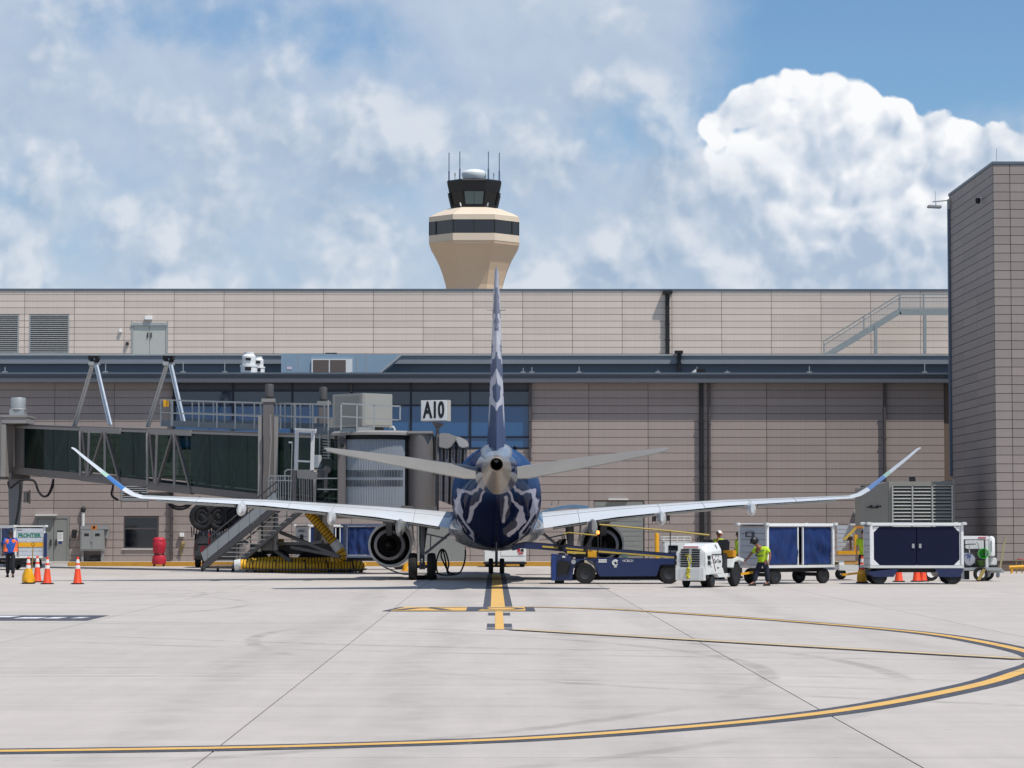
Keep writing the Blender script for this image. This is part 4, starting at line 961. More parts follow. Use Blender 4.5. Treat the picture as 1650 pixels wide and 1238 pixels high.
# wheel chocks
# ================================================================ JET BRIDGE
M_jb = mat('bridge_grey', '#67625f', 0.5, var=0.08, streak=0.12)
M_jbl = mat('bridge_light', '#8a8682', 0.5, var=0.07, streak=0.12)
M_jbd = mat('bridge_dark', '#4d4b4b', 0.55, var=0.08)
def seeglass(name, col, through):
    m = bpy.data.materials.new(name); m.use_nodes = True; nt = m.node_tree; E.tree = nt; b = nt.nodes['Principled BSDF']
    b.inputs['Base Color'].default_value = (*lin(col), 1); b.inputs['Roughness'].default_value = 0.05; b.inputs['Specular IOR Level'].default_value = 0.45
    tr = nt.nodes.new('ShaderNodeBsdfTransparent'); tr.inputs[0].default_value = (0.62, 0.80, 0.74, 1)
    mx_ = nt.nodes.new('ShaderNodeMixShader'); mx_.inputs[0].default_value = through
    link(b.outputs[0], mx_.inputs[1]); link(tr.outputs[0], mx_.inputs[2]); link(mx_.outputs[0], nt.nodes['Material Output'].inputs[0]); return m
M_jg = seeglass('bridge_glass', '#121f1b', 0.50)
JA, JB_ = at(25, 760, 121.0), at(548, 760, 104.6)
jdir = Vector((JB_.x - JA.x, JB_.y - JA.y, 0)).normalized(); jn = Vector((jdir.y, -jdir.x, 0))       # jn: towards the camera
if jn.y > 0: jn = -jn
def jp(u, v, off=0.0):          # where a sight line meets the bridge's side (off: metres out from it)
    d = ray(u, v); p0 = Vector((JA.x, JA.y, 0)) + jn * off
    t = (p0.dot(jn) - Vector((0, 0, EYE)).dot(jn)) / d.dot(jn)
    return Vector((0, 0, EYE)) + d * t
jb = thing('jet_bridge', 'grey glass-sided jet bridge sloping down to the cab left of the aircraft', 'jet bridge', (JB_.x - 3, JB_.y + 3, 0))
oj = Vector(jb.location); WB_ = 2.5
def jq(name, m, pts, depth, par=jb, **k):    # four sight-line corners on the side, thickened away from the camera
    q = MB(oj); d = -jn * depth; q.hexa([pts[0], pts[1], pts[1] + d, pts[0] + d, pts[3], pts[2], pts[2] + d, pts[3] + d]); return q.build(name, m, par, **k)
def lerp(a, b, f): return a + (b - a) * f
SECT = [   # u0,u1, top0,top1, bottom0,bottom1, off, first glass u, truss?
    (22, 152, 683.5, 688.5, 764, 776, 0.00, None),
    (129, 258, 687.0, 691.5, 773, 788, 0.14, 193),
    (237, 546, 690.0, 701.0, 787, 822, 0.28, 307)]
for si, (u0, u1, t0, t1, b0, b1, off, gu) in enumerate(SECT):
    T = lambda u: lerp(t0, t1, (u - u0) / (u1 - u0)); B = lambda u: lerp(b0, b1, (u - u0) / (u1 - u0))
    wd = WB_ + 2 * off
    jq('tunnel_roof', M_jb, [jp(u0, T(u0) + 4, off), jp(u1, T(u1) + 4, off), jp(u1, T(u1), off), jp(u0, T(u0), off)], wd)
    jq('roof_rail', M_jbl, [jp(u0, T(u0) + 6.5, off + .04), jp(u1, T(u1) + 6.5, off + .04), jp(u1, T(u1) + 3, off + .04), jp(u0, T(u0) + 3, off + .04)], .12)
    jq('tunnel_floor', M_jb, [jp(u0, B(u0), off), jp(u1, B(u1), off), jp(u1, B(u1) - 7, off), jp(u0, B(u0) - 7, off)], wd)
    jq('floor_beam', M_jb, [jp(u0, B(u0) - 1, off + .05), jp(u1, B(u1) - 1, off + .05), jp(u1, B(u1) - 11.5, off + .05), jp(u0, B(u0) - 11.5, off + .05)], .10)
    g0 = (gu or 38)
    us = [g0, 63, 86, 109, 128] if si == 0 else ([193, 215, 237] if si == 1 else [307, 338, 369, 399, 425, 452, 480, 512, 546])
    for a, b in zip(us, us[1:]):
        jq('pane', M_jg, [jp(a + .3, B(a) - 11.5, off - .02), jp(b - .3, B(b) - 11.5, off - .02), jp(b - .3, T(b) + 6.5, off - .02), jp(a + .3, T(a) + 6.5, off - .02)], .02)
    # far side: one dark glazed wall with the same truss
    fw_ = jq('far_glazing', M_jg, [jp(u0, B(u0) - 9, off) - jn * wd, jp(u1, B(u1) - 9, off) - jn * wd, jp(u1, T(u1) + 4, off) - jn * wd, jp(u0, T(u0) + 4, off) - jn * wd], .02)
    tr = [(u0 + 16, u0 + 44, u0 + 72, u0 + 100)] if si == 0 else []
    bars = []
    if si == 0: bars = [(45, 1, 63, 0), (63, 0, 80, 1), (63, 0, 63, 1), (86, 1, 108, 0), (108, 0, 125, 1), (108, 0, 108, 1)]
    if si == 1: bars = [(200, 1, 215, 0), (215, 0, 230, 1)]
    if si == 2: bars = [(315, 1, 336, 0), (342, 0, 360, 1), (372, 1, 396, 0), (402, 0, 420, 1), (430, 1, 450, 0), (456, 0, 476, 1)]
    for (ua, fa, ub, fb) in bars:
        q = MB(oj); pa = jp(ua, (B(ua) - 10) if fa else (T(ua) + 6), off - .15); pb = jp(ub, (B(ub) - 10) if fb else (T(ub) + 6), off - .15); q.bar(pa, pb, .10); q.build('inner_brace', mat('brace_pale', '#b5b3ae', .5), jb)
    if si:
        fu0, fu1 = (129, 193) if si == 1 else (237, 307)
        jq('collar_beam', M_jbl, [jp(fu0, T(fu0) + 10, off + .08), jp(fu1, T(fu1) + 10, off + .08), jp(fu1, T(fu1) + 1, off + .08), jp(fu0, T(fu0) + 1, off + .08)], .2)
        jq('collar_sill', M_jb, [jp(fu0, B(fu0) + 2, off + .08), jp(fu1, B(fu1) + 2, off + .08), jp(fu1, B(fu1) - 8, off + .08), jp(fu0, B(fu0) - 8, off + .08)], .2)
        k = (fu1 - fu0) / 64.0
        for (a, b) in ((0.5, 0.5), (5, 12), (15, 12), (38, 15), (40, 40), (42, 64)):
            ua, ub = fu0 + a * k, fu0 + b * k
            q = MB(oj); q.bar(jp(ua, T(ua) + 8, off + .03), jp(ub, B(ub) - 6, off + .03), .13 if a != .5 else .2, .1); q.build('truss_bar', M_jbl if a in (.5, 15, 40) else M_jb, jb)
# end portal at the rotunda, rotunda hood, drum fan and support column
jq('end_frame', M_jb, [jp(23, 762, .03), jp(38, 764, .03), jp(38, 685.5, .03), jp(23, 684.5, .03)], WB_)
Yr = 121.5
q = MB(oj); q.box2((xat(8, Yr), Yr - 1.4, zat(685, Yr)), (xat(50, Yr), Yr + .7, zat(673.5, Yr))); q.box2((xat(8, Yr), Yr - 1.4, zat(770, Yr)), (xat(17, Yr), Yr + .7, zat(685.2, Yr))); q.build('rotunda_hood', M_jbl, jb, bevel=.03)
q = MB(oj); q.box2((xat(7, Yr), Yr - 1.45, zat(675, Yr)), (xat(51, Yr), Yr + .75, zat(671.5, Yr))); q.build('hood_cap', M_jbl, jb, bevel=.02)
for k in range(8):
    q = MB(oj); x = xat(-4 + k * 1.6, Yr); q.box2((x, Yr - 1.6, zat(762, Yr)), (x + .035, Yr - 1.4, zat(678, Yr))); q.build('curtain_slat', M_grey, jb)
q = MB(oj); q.cyl((xat(2, Yr), Yr + .6, zat(772, Yr)), (xat(2, Yr), Yr + .6, zat(762, Yr)), 1.2, 24); q.build('rotunda_drum', M_jbd, jb, smooth=True)
q = MB(oj); xr = xat(28, Yr, 760); q.lathe([(.36, zat(660, Yr)), (.36, zat(643, Yr)), (.34, zat(641.5, Yr)), (.02, zat(641, Yr))], (xr, Yr, 0), n=24); fan = q.build('roof_fan', M_galv, jb, smooth=30)
q = MB(oj); q.box2((xr - .34, Yr - .34, zat(672, Yr)), (xr + .34, Yr + .34, zat(661, Yr))); q.lathe([(.38, zat(662, Yr)), (.40, zat(660, Yr)), (.36, zat(659, Yr))], (xr, Yr, 0), n=20); q.build('fan_base', M_galv, fan)
q = MB(oj); q.hexa([at(15, 858, Yr), at(31, 858, Yr), at(31, 858, Yr + .8), at(15, 858, Yr + .8), at(13, 770, Yr), at(38, 770, Yr), at(38, 770, Yr + .8), at(13, 770, Yr + .8)]); q.box2((xat(8, Yr), Yr - .3, 0), (xat(40, Yr), Yr + 1.1, .25)); q.bar(at(23, 900, Yr + .4), at(23, 858, Yr + .4), .6); q.build('support_column', mat('column_grey', '#6f7072', .5), jb)
for P in ([(13, 776), (16, 786), (25, 780), (34, 774), (50, 773.5), (57, 778), (62, 792), (70, 800), (78, 797), (84, 782), (86, 772)], [(33, 778), (32, 800), (29, 825), (24, 850)], [(86, 772), (84, 786), (77, 799)]):
    q = MB(oj); q.tube(spline3([at(u, v, 119.0) for u, v in P], 6), .055, 7); q.build('power_cable', M_black, jb, smooth=True)
q = MB(oj); q.box2((xat(38, 119.2), 119.1, zat(810, 119.2)), (xat(44, 119.2), 119.5, zat(792, 119.2))); q.box2((xat(46, 119.2), 119.1, zat(812, 119.2)), (xat(47, 119.2), 119.5, zat(790, 119.2))); tag(q.build('junction_box', M_jbd, jb), kind='stuff')
for k in range(6):
    q = MB(oj); u = 69 + k * 3.6; q.box(jp(u, 769.5, -.3), (.07, .07, .12)); q.build('connector', M_white, jb)
# hoses and loops slung under the tunnel
for P in ([(268, 806), (276, 817), (290, 821), (303, 817), (311, 808)], [(264, 803), (275, 813), (290, 817), (306, 812), (314, 804)], [(225, 795), (240, 800), (262, 799), (280, 806)], [(176, 773), (182, 782), (180, 798), (190, 806)]):
    q = MB(oj); q.tube(spline3([jp(u, v, -.5) for u, v in P], 6), .05, 6); q.build('slung_cable', M_black, jb, smooth=True)
q = MB(oj); q.box(jp(240, 797, -.6), (3.2, .25, .12), rotz(math.atan2(jdir.y, jdir.x))); q.build('cable_tray', M_jbd, jb)
for u, v in ((275, 802), (330, 806), (345, 808), (390, 812)):
    q = MB(oj); q.box(jp(u, v, -.2), (.45, .3, .14)); q.build('bracket', M_jbd, jb)
# three black cable coils hanging in a row
for k in range(3):
    c = at(326 + k * 26, 833, 108.5); q = MB(oj)
    for r_, w_, tk in ((.52, .0, .09), (.46, .09, .09), (.44, -.09, .09), (.36, .03, .10), (.27, -.05, .10), (.18, .0, .11), (.08, -.03, .10)):
        P = []
        for i in range(25):
            a = 2 * math.pi * i / 24; rr = r_ * (1 + .05 * math.sin(3 * a + k + r_ * 9)); P.append(c + Vector((rr * .84 * math.cos(a), w_ + .03 * math.sin(2 * a), rr * math.sin(a))))
        q.tube(P, tk, 7)
    tag(q.build('cable_coil', M_black, jb, smooth=True), kind='stuff')
    q = MB(oj)
    rnd = random.Random(k)
    for i in range(9): x = c.x - .45 + .11 * i; z0 = c.z - .42; q.cyl((x, c.y, z0), (x + rnd.uniform(-.04, .04), c.y, z0 - .28 - rnd.uniform(0, .2)), .025, 5)
    tag(q.build('cable_end', M_black, jb), kind='stuff')
q = MB(oj); q.bar(at(311, 820, 108.6), at(396, 823, 108.6), .1); q.bar(at(322, 818, 108.6), at(322, 800, 108.6), .06); q.bar(at(384, 818, 108.6), at(384, 802, 108.6), .06); q.build('coil_hanger', M_jbd, jb)
q = MB(oj); q.box2((xat(390, 108.7), 108.6, zat(856, 108.7)), (xat(398, 108.7), 109, zat(818, 108.7))); q.build('cable_post', M_jbd, jb)
# lift columns with motors
def lift(u0, u1, v0, v1, off, mu0, mu1, mv0, mv1):
    a, b = jp(u0, v1, off), jp(u1, v1, off); zt_, zb_ = jp((u0 + u1) / 2, v0, off).z, 0.9
    w_ = (b - a).length; cx = (a + b) / 2
    q = MB(oj); q.box((cx.x, cx.y, (zt_ + zb_) / 2), (w_ * .5, .34, zt_ - zb_)); c = q.build('lift_column', M_jb, jb, bevel=.015)
    q = MB(oj); q.box((cx.x - w_ * .38, cx.y + .05, (zt_ + zb_) / 2 - .3), (w_ * .18, .3, zt_ - zb_ - .5)); q.box((cx.x + w_ * .36, cx.y + .05, (zt_ + zb_) / 2 - .3), (w_ * .2, .3, zt_ - zb_ - .6)); q.build('guide_rail', M_jbl, c)
    q = MB(oj); q.box((cx.x, cx.y, zt_ + .06), (w_ * .62, .42, .14)); q.build('cap_plate', M_jbl, c)
    m0, m1 = jp(mu0, mv1, off), jp(mu1, mv0, off); r_ = abs(m1.x - m0.x) / 2
    q = MB(oj); q.lathe([(r_ * .5, zt_ + .1), (r_ * .8, zt_ + .2), (r_, zt_ + .22), (r_, m1.z - .06), (r_ * .9, m1.z), (.02, m1.z + .02)], ((m0.x + m1.x) / 2, cx.y, 0), n=14)
    q.build('lift_motor', M_jbd, c, smooth=30)
lift(421, 443, 648, 806, .55, 427.5, 440.5, 619, 640)
lift(511, 533, 652, 700, -2.9, 515, 527, 624, 645)
q = MB(oj); p = jp(436, 668, .8); q.bar(p, p + Vector((0.02, 0, -.9)), .05); q.bar(p + Vector((.04, 0, -.9)), p + Vector((-.05, 0, -2.6)), .04); q.build('cable_duct', M_jbl, jb)
# bogie: cross beam, wheels, drive
bc = jp(470, 880, -1.3); bc.z = 0
q = MB(oj); q.box((bc.x, bc.y, .95), (3.4, .5, .45)); q.build('bogie_beam', M_jbd, jb, bevel=.03)
q = MB(oj); q.box((bc.x - .8, bc.y - .45, 1.22), (1.0, .5, .28)); q.build('drive_cover', mat('dull_yellow', '#8d7620', .6), jb, bevel=.02)
for dx in (-1.35, -.45, .75, 1.35):
    q = MB(oj); q.lathe([(.1, -.16), (.36, -.17), (.45, -.12), (.45, .12), (.36, .17), (.1, .16)], (bc.x + dx, bc.y - .5, .45), 'y', 24); q.build('bogie_wheel', M_tyre, jb, smooth=30)
for a, b in (((452, 858), (548, 897)), ((470, 882), (545, 896)), ((440, 876), (500, 876)), ((500, 876), (520, 873)), ((420, 872), (470, 905))):
    q = MB(oj); q.bar(jp(a[0], a[1], .3), jp(b[0], b[1], .3), .12); q.build('stay_bar', M_jbd, jb)
# roof walkway with guard rails
def rail_run(u0, u1, vt, vb, off, posts, kick=True, m=M_galv, mid=True, topm=None):
    V = lambda u, p: lerp(p[0], p[1], (u - u0) / (u1 - u0))
    q = MB(oj); q.bar(jp(u0, vt[0], off), jp(u1, vt[1], off), .055); q.build('hand_rail', m, jb)
    if mid: q = MB(oj); q.bar(jp(u0, (vt[0] + vb[0]) / 2, off), jp(u1, (vt[1] + vb[1]) / 2, off), .045); q.build('mid_rail', m, jb)
    if kick: jq('kick_plate', mat('kick_grey', '#5f6a72', .5, metal=.3), [jp(u0, vb[0] + 1, off), jp(u1, vb[1] + 1, off), jp(u1, vb[1] - 9, off), jp(u0, vb[0] - 9, off)], .03)
    for u in posts:
        q = MB(oj); q.bar(jp(u, V(u, vb), off), jp(u, V(u, vt), off), .055); q.build('rail_post', m, jb)
rail_run(259, 446, (644.5, 650), (686, 694), .18, (259, 276, 278, 320.5, 349.5, 379, 410))
rail_run(286, 530, (646, 653), (683, 692), -2.2, (310, 328, 344, 362, 391, 420, 446, 459, 470, 484, 500))
rail_run(446, 548, (650, 652), (692, 696), .18, (452, 474, 476, 504, 523, 540, 546), kick=False)
jq('walkway_edge', mat('kick_grey', '#5f6a72', .5), [jp(500, 699, .2), jp(549, 701, .2), jp(549, 690, .2), jp(500, 688, .2)], .05)
q = MB(oj); q.box(jp(267.5, 650, .2), (.22, .04, .30)); q.build('warning_sign', M_yel, jb)
# ladder behind the rail
q = MB(oj)
for u in (528, 529.5): pass
for k in range(9):
    q.bar(jp(520, 702 + 4.5 * k, .35), jp(533, 702.5 + 4.5 * k, .35), .03)
q.bar(jp(515, 700, .35), jp(515, 738, .35), .05); q.bar(jp(529, 645, .35), jp(529, 738, .35), .05); tag(q.build('cage_ladder', M_galv, jb), kind='stuff')
# ---------------- rotating cab
Yk = 103.6; ck = Vector((xat(606, Yk, 760), Yk, 0)); zf, zc_ = zat(824, Yk - 1.5), zat(701, Yk - 1.5)
q = MB(oj); q.lathe([(.1, zf - .28), (1.55, zf - .28), (1.75, zf - .1), (1.75, zf), (.1, zf)], (ck.x, ck.y, 0), n=40); q.build('cab_floor', M_jb, jb, smooth=30)
q = MB(oj); q.lathe([(.1, zc_), (1.80, zc_), (1.80, zc_ + .10), (1.70, zc_ + .17), (.1, zc_ + .2)], (ck.x, ck.y, 0), n=40); q.build('cab_roof', M_jbl, jb, smooth=30)
q = MB(oj); q.lathe([(1.60, zc_ - .16), (1.66, zc_ - .16), (1.66, zc_ - .01), (1.60, zc_ - .01)], (ck.x, ck.y, 0), n=40); q.build('curtain_box', M_duct, jb, smooth=30)
ns = 44; RC = 1.56; M_cs = mat('curtain_alu', '#9aa0a6', .42, metal=.2, var=.06)
sl = MB(); hgt = zc_ - .17 - zf
sl.add([Vector(p) for p in ((-.030, 0, 0), (0, -.028, 0), (.030, 0, 0), (0, .012, 0), (-.030, 0, hgt), (0, -.028, hgt), (.030, 0, hgt), (0, .012, hgt))], [(3, 2, 1, 0), (4, 5, 6, 7), (0, 1, 5, 4), (1, 2, 6, 5), (2, 3, 7, 6), (3, 0, 4, 7)])
sl = sl.mesh('curtain_slat', M_cs)
wz0, wz1, wz2, wz3 = zat(784, Yk - 1.5), zat(773.5, Yk - 1.5), zat(769, Yk - 1.5), zat(757.5, Yk - 1.5)
wm = []
for (a, b) in ((wz0, wz1), (wz2, wz3)): t = MB(); t.box((0, -.020, (a + b) / 2 - zf), (.026, .022, b - a)); wm.append(t.mesh('slot_window', M_wind))
for k in range(ns):
    a = R(-90 - 53 + 106 * (k + .5) / ns) - R(4)
    loc = Vector((ck.x + RC * math.cos(a), ck.y + RC * math.sin(a), zf)) - oj
    s_ = put('curtain_slat', sl, jb, loc, (0, 0, a + math.pi / 2))
    if 3 <= k <= ns - 3:
        for me in wm: put('slot_window', me, s_)
# dark glazed backing behind the curtain
q = MB(oj); q.cyl((ck.x, ck.y, zf), (ck.x, ck.y, zc_ - .02), 1.50, 32); q.build('cab_drum', M_jbd, jb, smooth=True)
q = MB(oj); q.box2((xat(544, Yk - 1.2), Yk - 1.45, zf - .1), (xat(557, Yk - 1.2), Yk + .5, zc_ + .02)); q.build('cab_post', M_jb, jb, bevel=.03)
q = MB(oj); q.box(at(551, 711, Yk - 1.5), (.18, .22, .26)); q.cyl(at(551, 715, Yk - 1.5), at(551.5, 718, Yk - 1.75), .09, 10); q.build('cab_lamp', M_dark, jb)
# rounded cheek, flat return and mast
q = MB(oj); x0, x1 = xat(655, Yk - 1.3), xat(698, Yk - 1.3); cxx = (x0 + x1) / 2
q.loft([[Vector((cxx + (x1 - x0) / 2 * math.cos(t), Yk - .55 - .75 * math.sin(t), z)) for t in [math.pi * i / 12 for i in range(13)]] + [Vector((x0, Yk + .4, z)), Vector((x1, Yk + .4, z))] for z in (zf - .15, zc_ + .05)]); q.build('cab_cheek', M_jb, jb, smooth=30)
q = MB(oj); q.box2((xat(655, Yk - 1.3), Yk - 1.32, zc_ + .052), (xat(697, Yk - 1.3), Yk + .5, zc_ + .16)); q.build('cheek_cap', M_jbl, jb, bevel=.02)
q = MB(oj); q.box2((xat(698, Yk - .6) + .012, Yk - .62, zf - .3), (xat(706, Yk - .6), Yk + .6, zat(704, Yk - .6))); q.build('cab_return', M_jb, jb)
q = MB(oj); q.tube([at(703.5 + 3.4 * math.cos(2 * math.pi * k / 14), 723 + 4.0 * math.sin(2 * math.pi * k / 14), Yk - .75) for k in range(15)], .02, 6); q.build('hose_ring', M_jbd, jb)
q = MB(oj); q.hexa([at(545, 822, Yk - 1.2), at(704, 823, Yk - 1.2), at(704, 823, Yk + 1), at(545, 822, Yk + 1), at(545, 813, Yk - 1.2), at(704, 816, Yk - 1.2), at(704, 816, Yk + 1), at(545, 813, Yk + 1)]); q.build('floor_skirt', M_jb, jb)
# gate sign on its funnel and mast
Ys = Yk - .8
sg = MB(oj); A_, B_, = at(676.5, 678.5, Ys), at(719.5, 645.5, Ys)
sa = R(-9); ssz = (B_.x - A_.x)
c = Vector(((A_.x + B_.x) / 2, Ys, (A_.z + B_.z) / 2)); Mr = rotz(R(-20))
q = MB(oj); q.box(c + Vector((.10, .1, 0)), (1.10, .42, .80), Mr); sgn = q.build('gate_sign', mat('sign_white', '#d9d9d6', .4, var=.03), jb, bevel=.02)
q = MB(oj); q.box(c + Vector((.10, .1, 0)), (1.13, .36, .83), Mr); q.build('sign_frame', mat('sign_frame', '#b4b0a6', .45), sgn)
fd = Mr @ Vector((0, -.214, 0))
tx = text('lettering', 'A10', .88, mat('sign_black', '#0c0c12', .5, var=.02), sgn, c + Vector((.10, .1, 0)) + fd - oj, (math.pi / 2, 0, R(-20)), sx=.60, bold=.034)
q = MB(oj); q.cyl(at(705, 690, Ys), at(706.3, 681.6, Ys), .08, 12, r2=.27); q.cyl(at(704.5, 745, Ys), at(705, 690, Ys), .075, 10); q.build('sign_mast', M_jb, jb, smooth=True)
# canopy hood and bellows closing on the fuselage
hood = [(706.5, 721), (706.5, 701), (711, 698), (722, 698.5), (736, 704), (733, 712), (727, 721), (720, 724)]
q = MB(oj); q.prism([(xat(u, Yk - .9), zat(v, Yk - .9)) for u, v in hood], Yk - .95, Yk + 1.2); q.build('canopy_hood', M_jbl, jb, bevel=.03)
for k in range(9):
    f = k / 8; ua = 707.5 + 38 * f; wd_ = 4.8
    vt = 721 - 15 * min(1, f * 1.4) + (3 if f > .8 else 0); vb = 806 + 16 * f
    q = MB(oj); yy = Yk - .75 + .12 * (k % 2) + .1 * f
    q.hexa([at(ua, vb, yy), at(ua + wd_ * .93, vb + 2, yy), at(ua + wd_ * .93, vb + 2, yy + 1.6), at(ua, vb, yy + 1.6), at(ua + 3.5 * f, vt, yy), at(ua + wd_ + 3.5 * f, vt - .8, yy), at(ua + wd_ + 3.5 * f, vt - .8, yy + 1.6), at(ua + 3.5 * f, vt, yy + 1.6)])
    q.build('bellows_fold', mat('bellows', '#37363a', .7, var=.2) if k % 2 else mat('bellows_light', '#55545a', .7, var=.2), jb)
q = MB(oj); q.prism([(xat(u, Yk - .7), zat(v, Yk - .7)) for u, v in ((729, 705), (738, 703.5), (750, 709), (755, 714), (754, 721), (746, 723), (739, 720), (735, 711), (730, 709))], Yk - .9, Yk + .8); q.build('canopy_bumper', mat('bumper_pale', '#a3a09d', .6, var=.1), jb, bevel=.03)
# rooftop air conditioner on the cab
Ya = Yk + .4; pc = at(584, 690, Ya - 1.3); zl, zh = at(584, 688, Ya - 1.3).z, at(584, 633.5, Ya - 1.3).z
dl = Vector((xat(535, Ya) - pc.x, 1.1, 0)); dr_ = Vector((xat(633, Ya) - pc.x, .9, 0))
q = MB(oj); base = [pc, pc + dr_, pc + dr_ + dl, pc + dl]
q.hexa([Vector((p.x, p.y, zl)) for p in base] + [Vector((p.x, p.y, zh)) for p in base]); acu = q.build('air_conditioner', mat('ac_grey', '#97968f', .45, var=.05, streak=.05), jb, bevel=.025)
q = MB(oj); q.hexa([Vector((p.x, p.y, zl - .3)) for p in (pc + dr_ * .12 + dl * .1, pc + dr_ * .8 + dl * .1, pc + dr_ * .8 + dl * .8, pc + dl * .8 + dr_ * .12)] + [Vector((p.x, p.y, zl - .002)) for p in (pc + dr_ * .12 + dl * .1, pc + dr_ * .8 + dl * .1, pc + dr_ * .8 + dl * .8, pc + dl * .8 + dr_ * .12)]); q.build('unit_base', M_jbd, acu)
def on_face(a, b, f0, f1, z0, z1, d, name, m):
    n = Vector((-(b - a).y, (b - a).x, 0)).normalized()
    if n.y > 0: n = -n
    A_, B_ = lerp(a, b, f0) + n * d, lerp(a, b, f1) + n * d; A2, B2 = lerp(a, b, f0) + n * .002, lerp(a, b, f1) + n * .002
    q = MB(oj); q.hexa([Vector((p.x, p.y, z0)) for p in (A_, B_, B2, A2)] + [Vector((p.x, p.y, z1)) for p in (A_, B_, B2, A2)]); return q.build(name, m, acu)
on_face(pc, pc + dl, .1, .9, zl + .1, zh - .1, .012, 'access_panel', mat('ac_shaded_side', '#85857f', .5)); on_face(pc, pc + dr_, .06, .94, zl + .08, zh - .08, .012, 'access_panel', mat('ac_grey', '#97968f'))  # left panel darker: shade on that face put into its colour
q = MB(oj); q.tube(spline3([at(629, 690, Ya - .6), at(633, 688, Ya - .7), at(636, 693, Ya - .7), at(635, 698, Ya - .7)]), .04, 7); q.build('drain_pipe', M_offw, acu, smooth=True)
# guard rail round the unit
def yr(u0, v0, u1, v1, Y, w_, name): q = MB(oj); q.bar(at(u0, v0, Y), at(u1, v1, Y), w_); q.build(name, M_galv, jb)
Yg = Yk - 1.6
yr(550, 650.5, 646, 655, Yg, .055, 'hand_rail'); yr(550, 671, 642, 677, Yg, .045, 'mid_rail')
for u, v0, v1 in ((550, 650.5, 694), (575.5, 652, 696), (603, 653, 696), (645, 655, 677)): yr(u, v0, u - .5, v1, Yg, .055, 'rail_post')
q = MB(oj); q.box2((xat(548, Yg), Yg, zat(696, Yg)), (xat(575, Yg), Yg + .05, zat(690, Yg))); q.build('kick_plate', mat('kick_grey', '#5f6a72', .5), jb)
q = MB(oj); q.box2((xat(576, Yg), Yg, zat(695, Yg)), (xat(600, Yg), Yg + .4, zat(688.5, Yg))); q.build('toolbox', M_galv, jb)
# ---------------- service landing: platform, rails, portal, console
OF = 1.35
jq('landing_deck', M_jbd, [jp(430, 817, OF), jp(551, 824, OF), jp(551, 816, OF), jp(430, 809, OF)], 1.2)
def lb(u0, v0, u1, v1, w_, name, m=M_galv, off=OF): q = MB(oj); q.bar(jp(u0, v0, off), jp(u1, v1, off), w_); q.build(name, m, jb)
lb(432, 775, 436, 767, .05, 'rail_bend'); lb(436, 767, 470, 767, .05, 'hand_rail'); lb(433, 774, 432.5, 810, .05, 'rail_post'); lb(438, 772, 438, 810, .05, 'rail_post'); lb(434, 774, 478, 775, .04, 'mid_rail')
for u in (443, 445.5, 449, 452, 456, 460, 465): lb(u, 768, u, 811, .032, 'baluster')
lb(459, 775, 459, 761, .05, 'rail_post'); lb(459, 761, 463, 757, .05, 'rail_bend'); lb(463, 757, 472, 757, .05, 'hand_rail')
lb(468, 812, 471, 713, .045, 'lamp_pole'); lb(466, 713, 471, 713, .06, 'pole_head', M_white)
for u0, u1 in ((474, 480), (500, 506)): lb((u0 + u1) / 2, 758, (u0 + u1) / 2 + 1.5, 693, .15, 'portal_post', mat('portal_white', '#c4c6c8', .4))
lb(477, 694.5, 508, 696, .10, 'portal_head', mat('portal_white', '#c4c6c8', .4)); lb(476, 691.5, 509, 693, .07, 'portal_cap', M_white, OF + .06); lb(478, 743, 500, 744, .07, 'portal_rail', mat('portal_white', '#c4c6c8', .4))
lb(474.5, 812, 474.5, 756, .16, 'portal_post', M_jb)
pts = [jp(478, 757, OF), jp(500, 757, OF), jp(511, 763, OF), jp(511, 773, OF), jp(479, 771, OF)]
q = MB(oj); d_ = -jn * .55; q.add(pts + [p + d_ for p in pts], [(0, 1, 2, 3, 4), (9, 8, 7, 6, 5)] + [(i, i + 5, (i + 1) % 5 + 5, (i + 1) % 5) for i in range(5)]); q.build('console_hood', M_jbl, jb)
for u in (483, 487, 490, 494, 497, 501, 505): lb(u, 772, u + .3, 813, .035, 'baluster', M_jbl)
lb(508, 772, 507, 815, .10, 'rail_post', M_jbl)
q = MB(oj); q.box(jp(511, 744, 1.0), (.30, .22, .52), rotz(R(-30))); q.build('wall_box', mat('box_white', '#b5bcc0', .4), jb, bevel=.02)
q = MB(oj); c_ = jp(528, 757, 1.0); q.lathe([(.02, -.08), (.13, -.08), (.17, 0), (.13, .08), (.02, .08)], c_, 'y', 16); q.bar(c_, c_ + Vector((-.5, 0, .0)), .05); q.bar(c_ + Vector((-.06, 0, -.1)), c_ + Vector((-.08, 0, -.9)), .14); q.build('reel', M_jb, jb)
lb(512, 771, 550, 771, .045, 'hand_rail'); lb(512, 788.5, 550, 789, .045, 'mid_rail'); lb(550, 771, 550, 815, .045, 'rail_post'); lb(512, 812, 550, 813, .06, 'toe_rail')
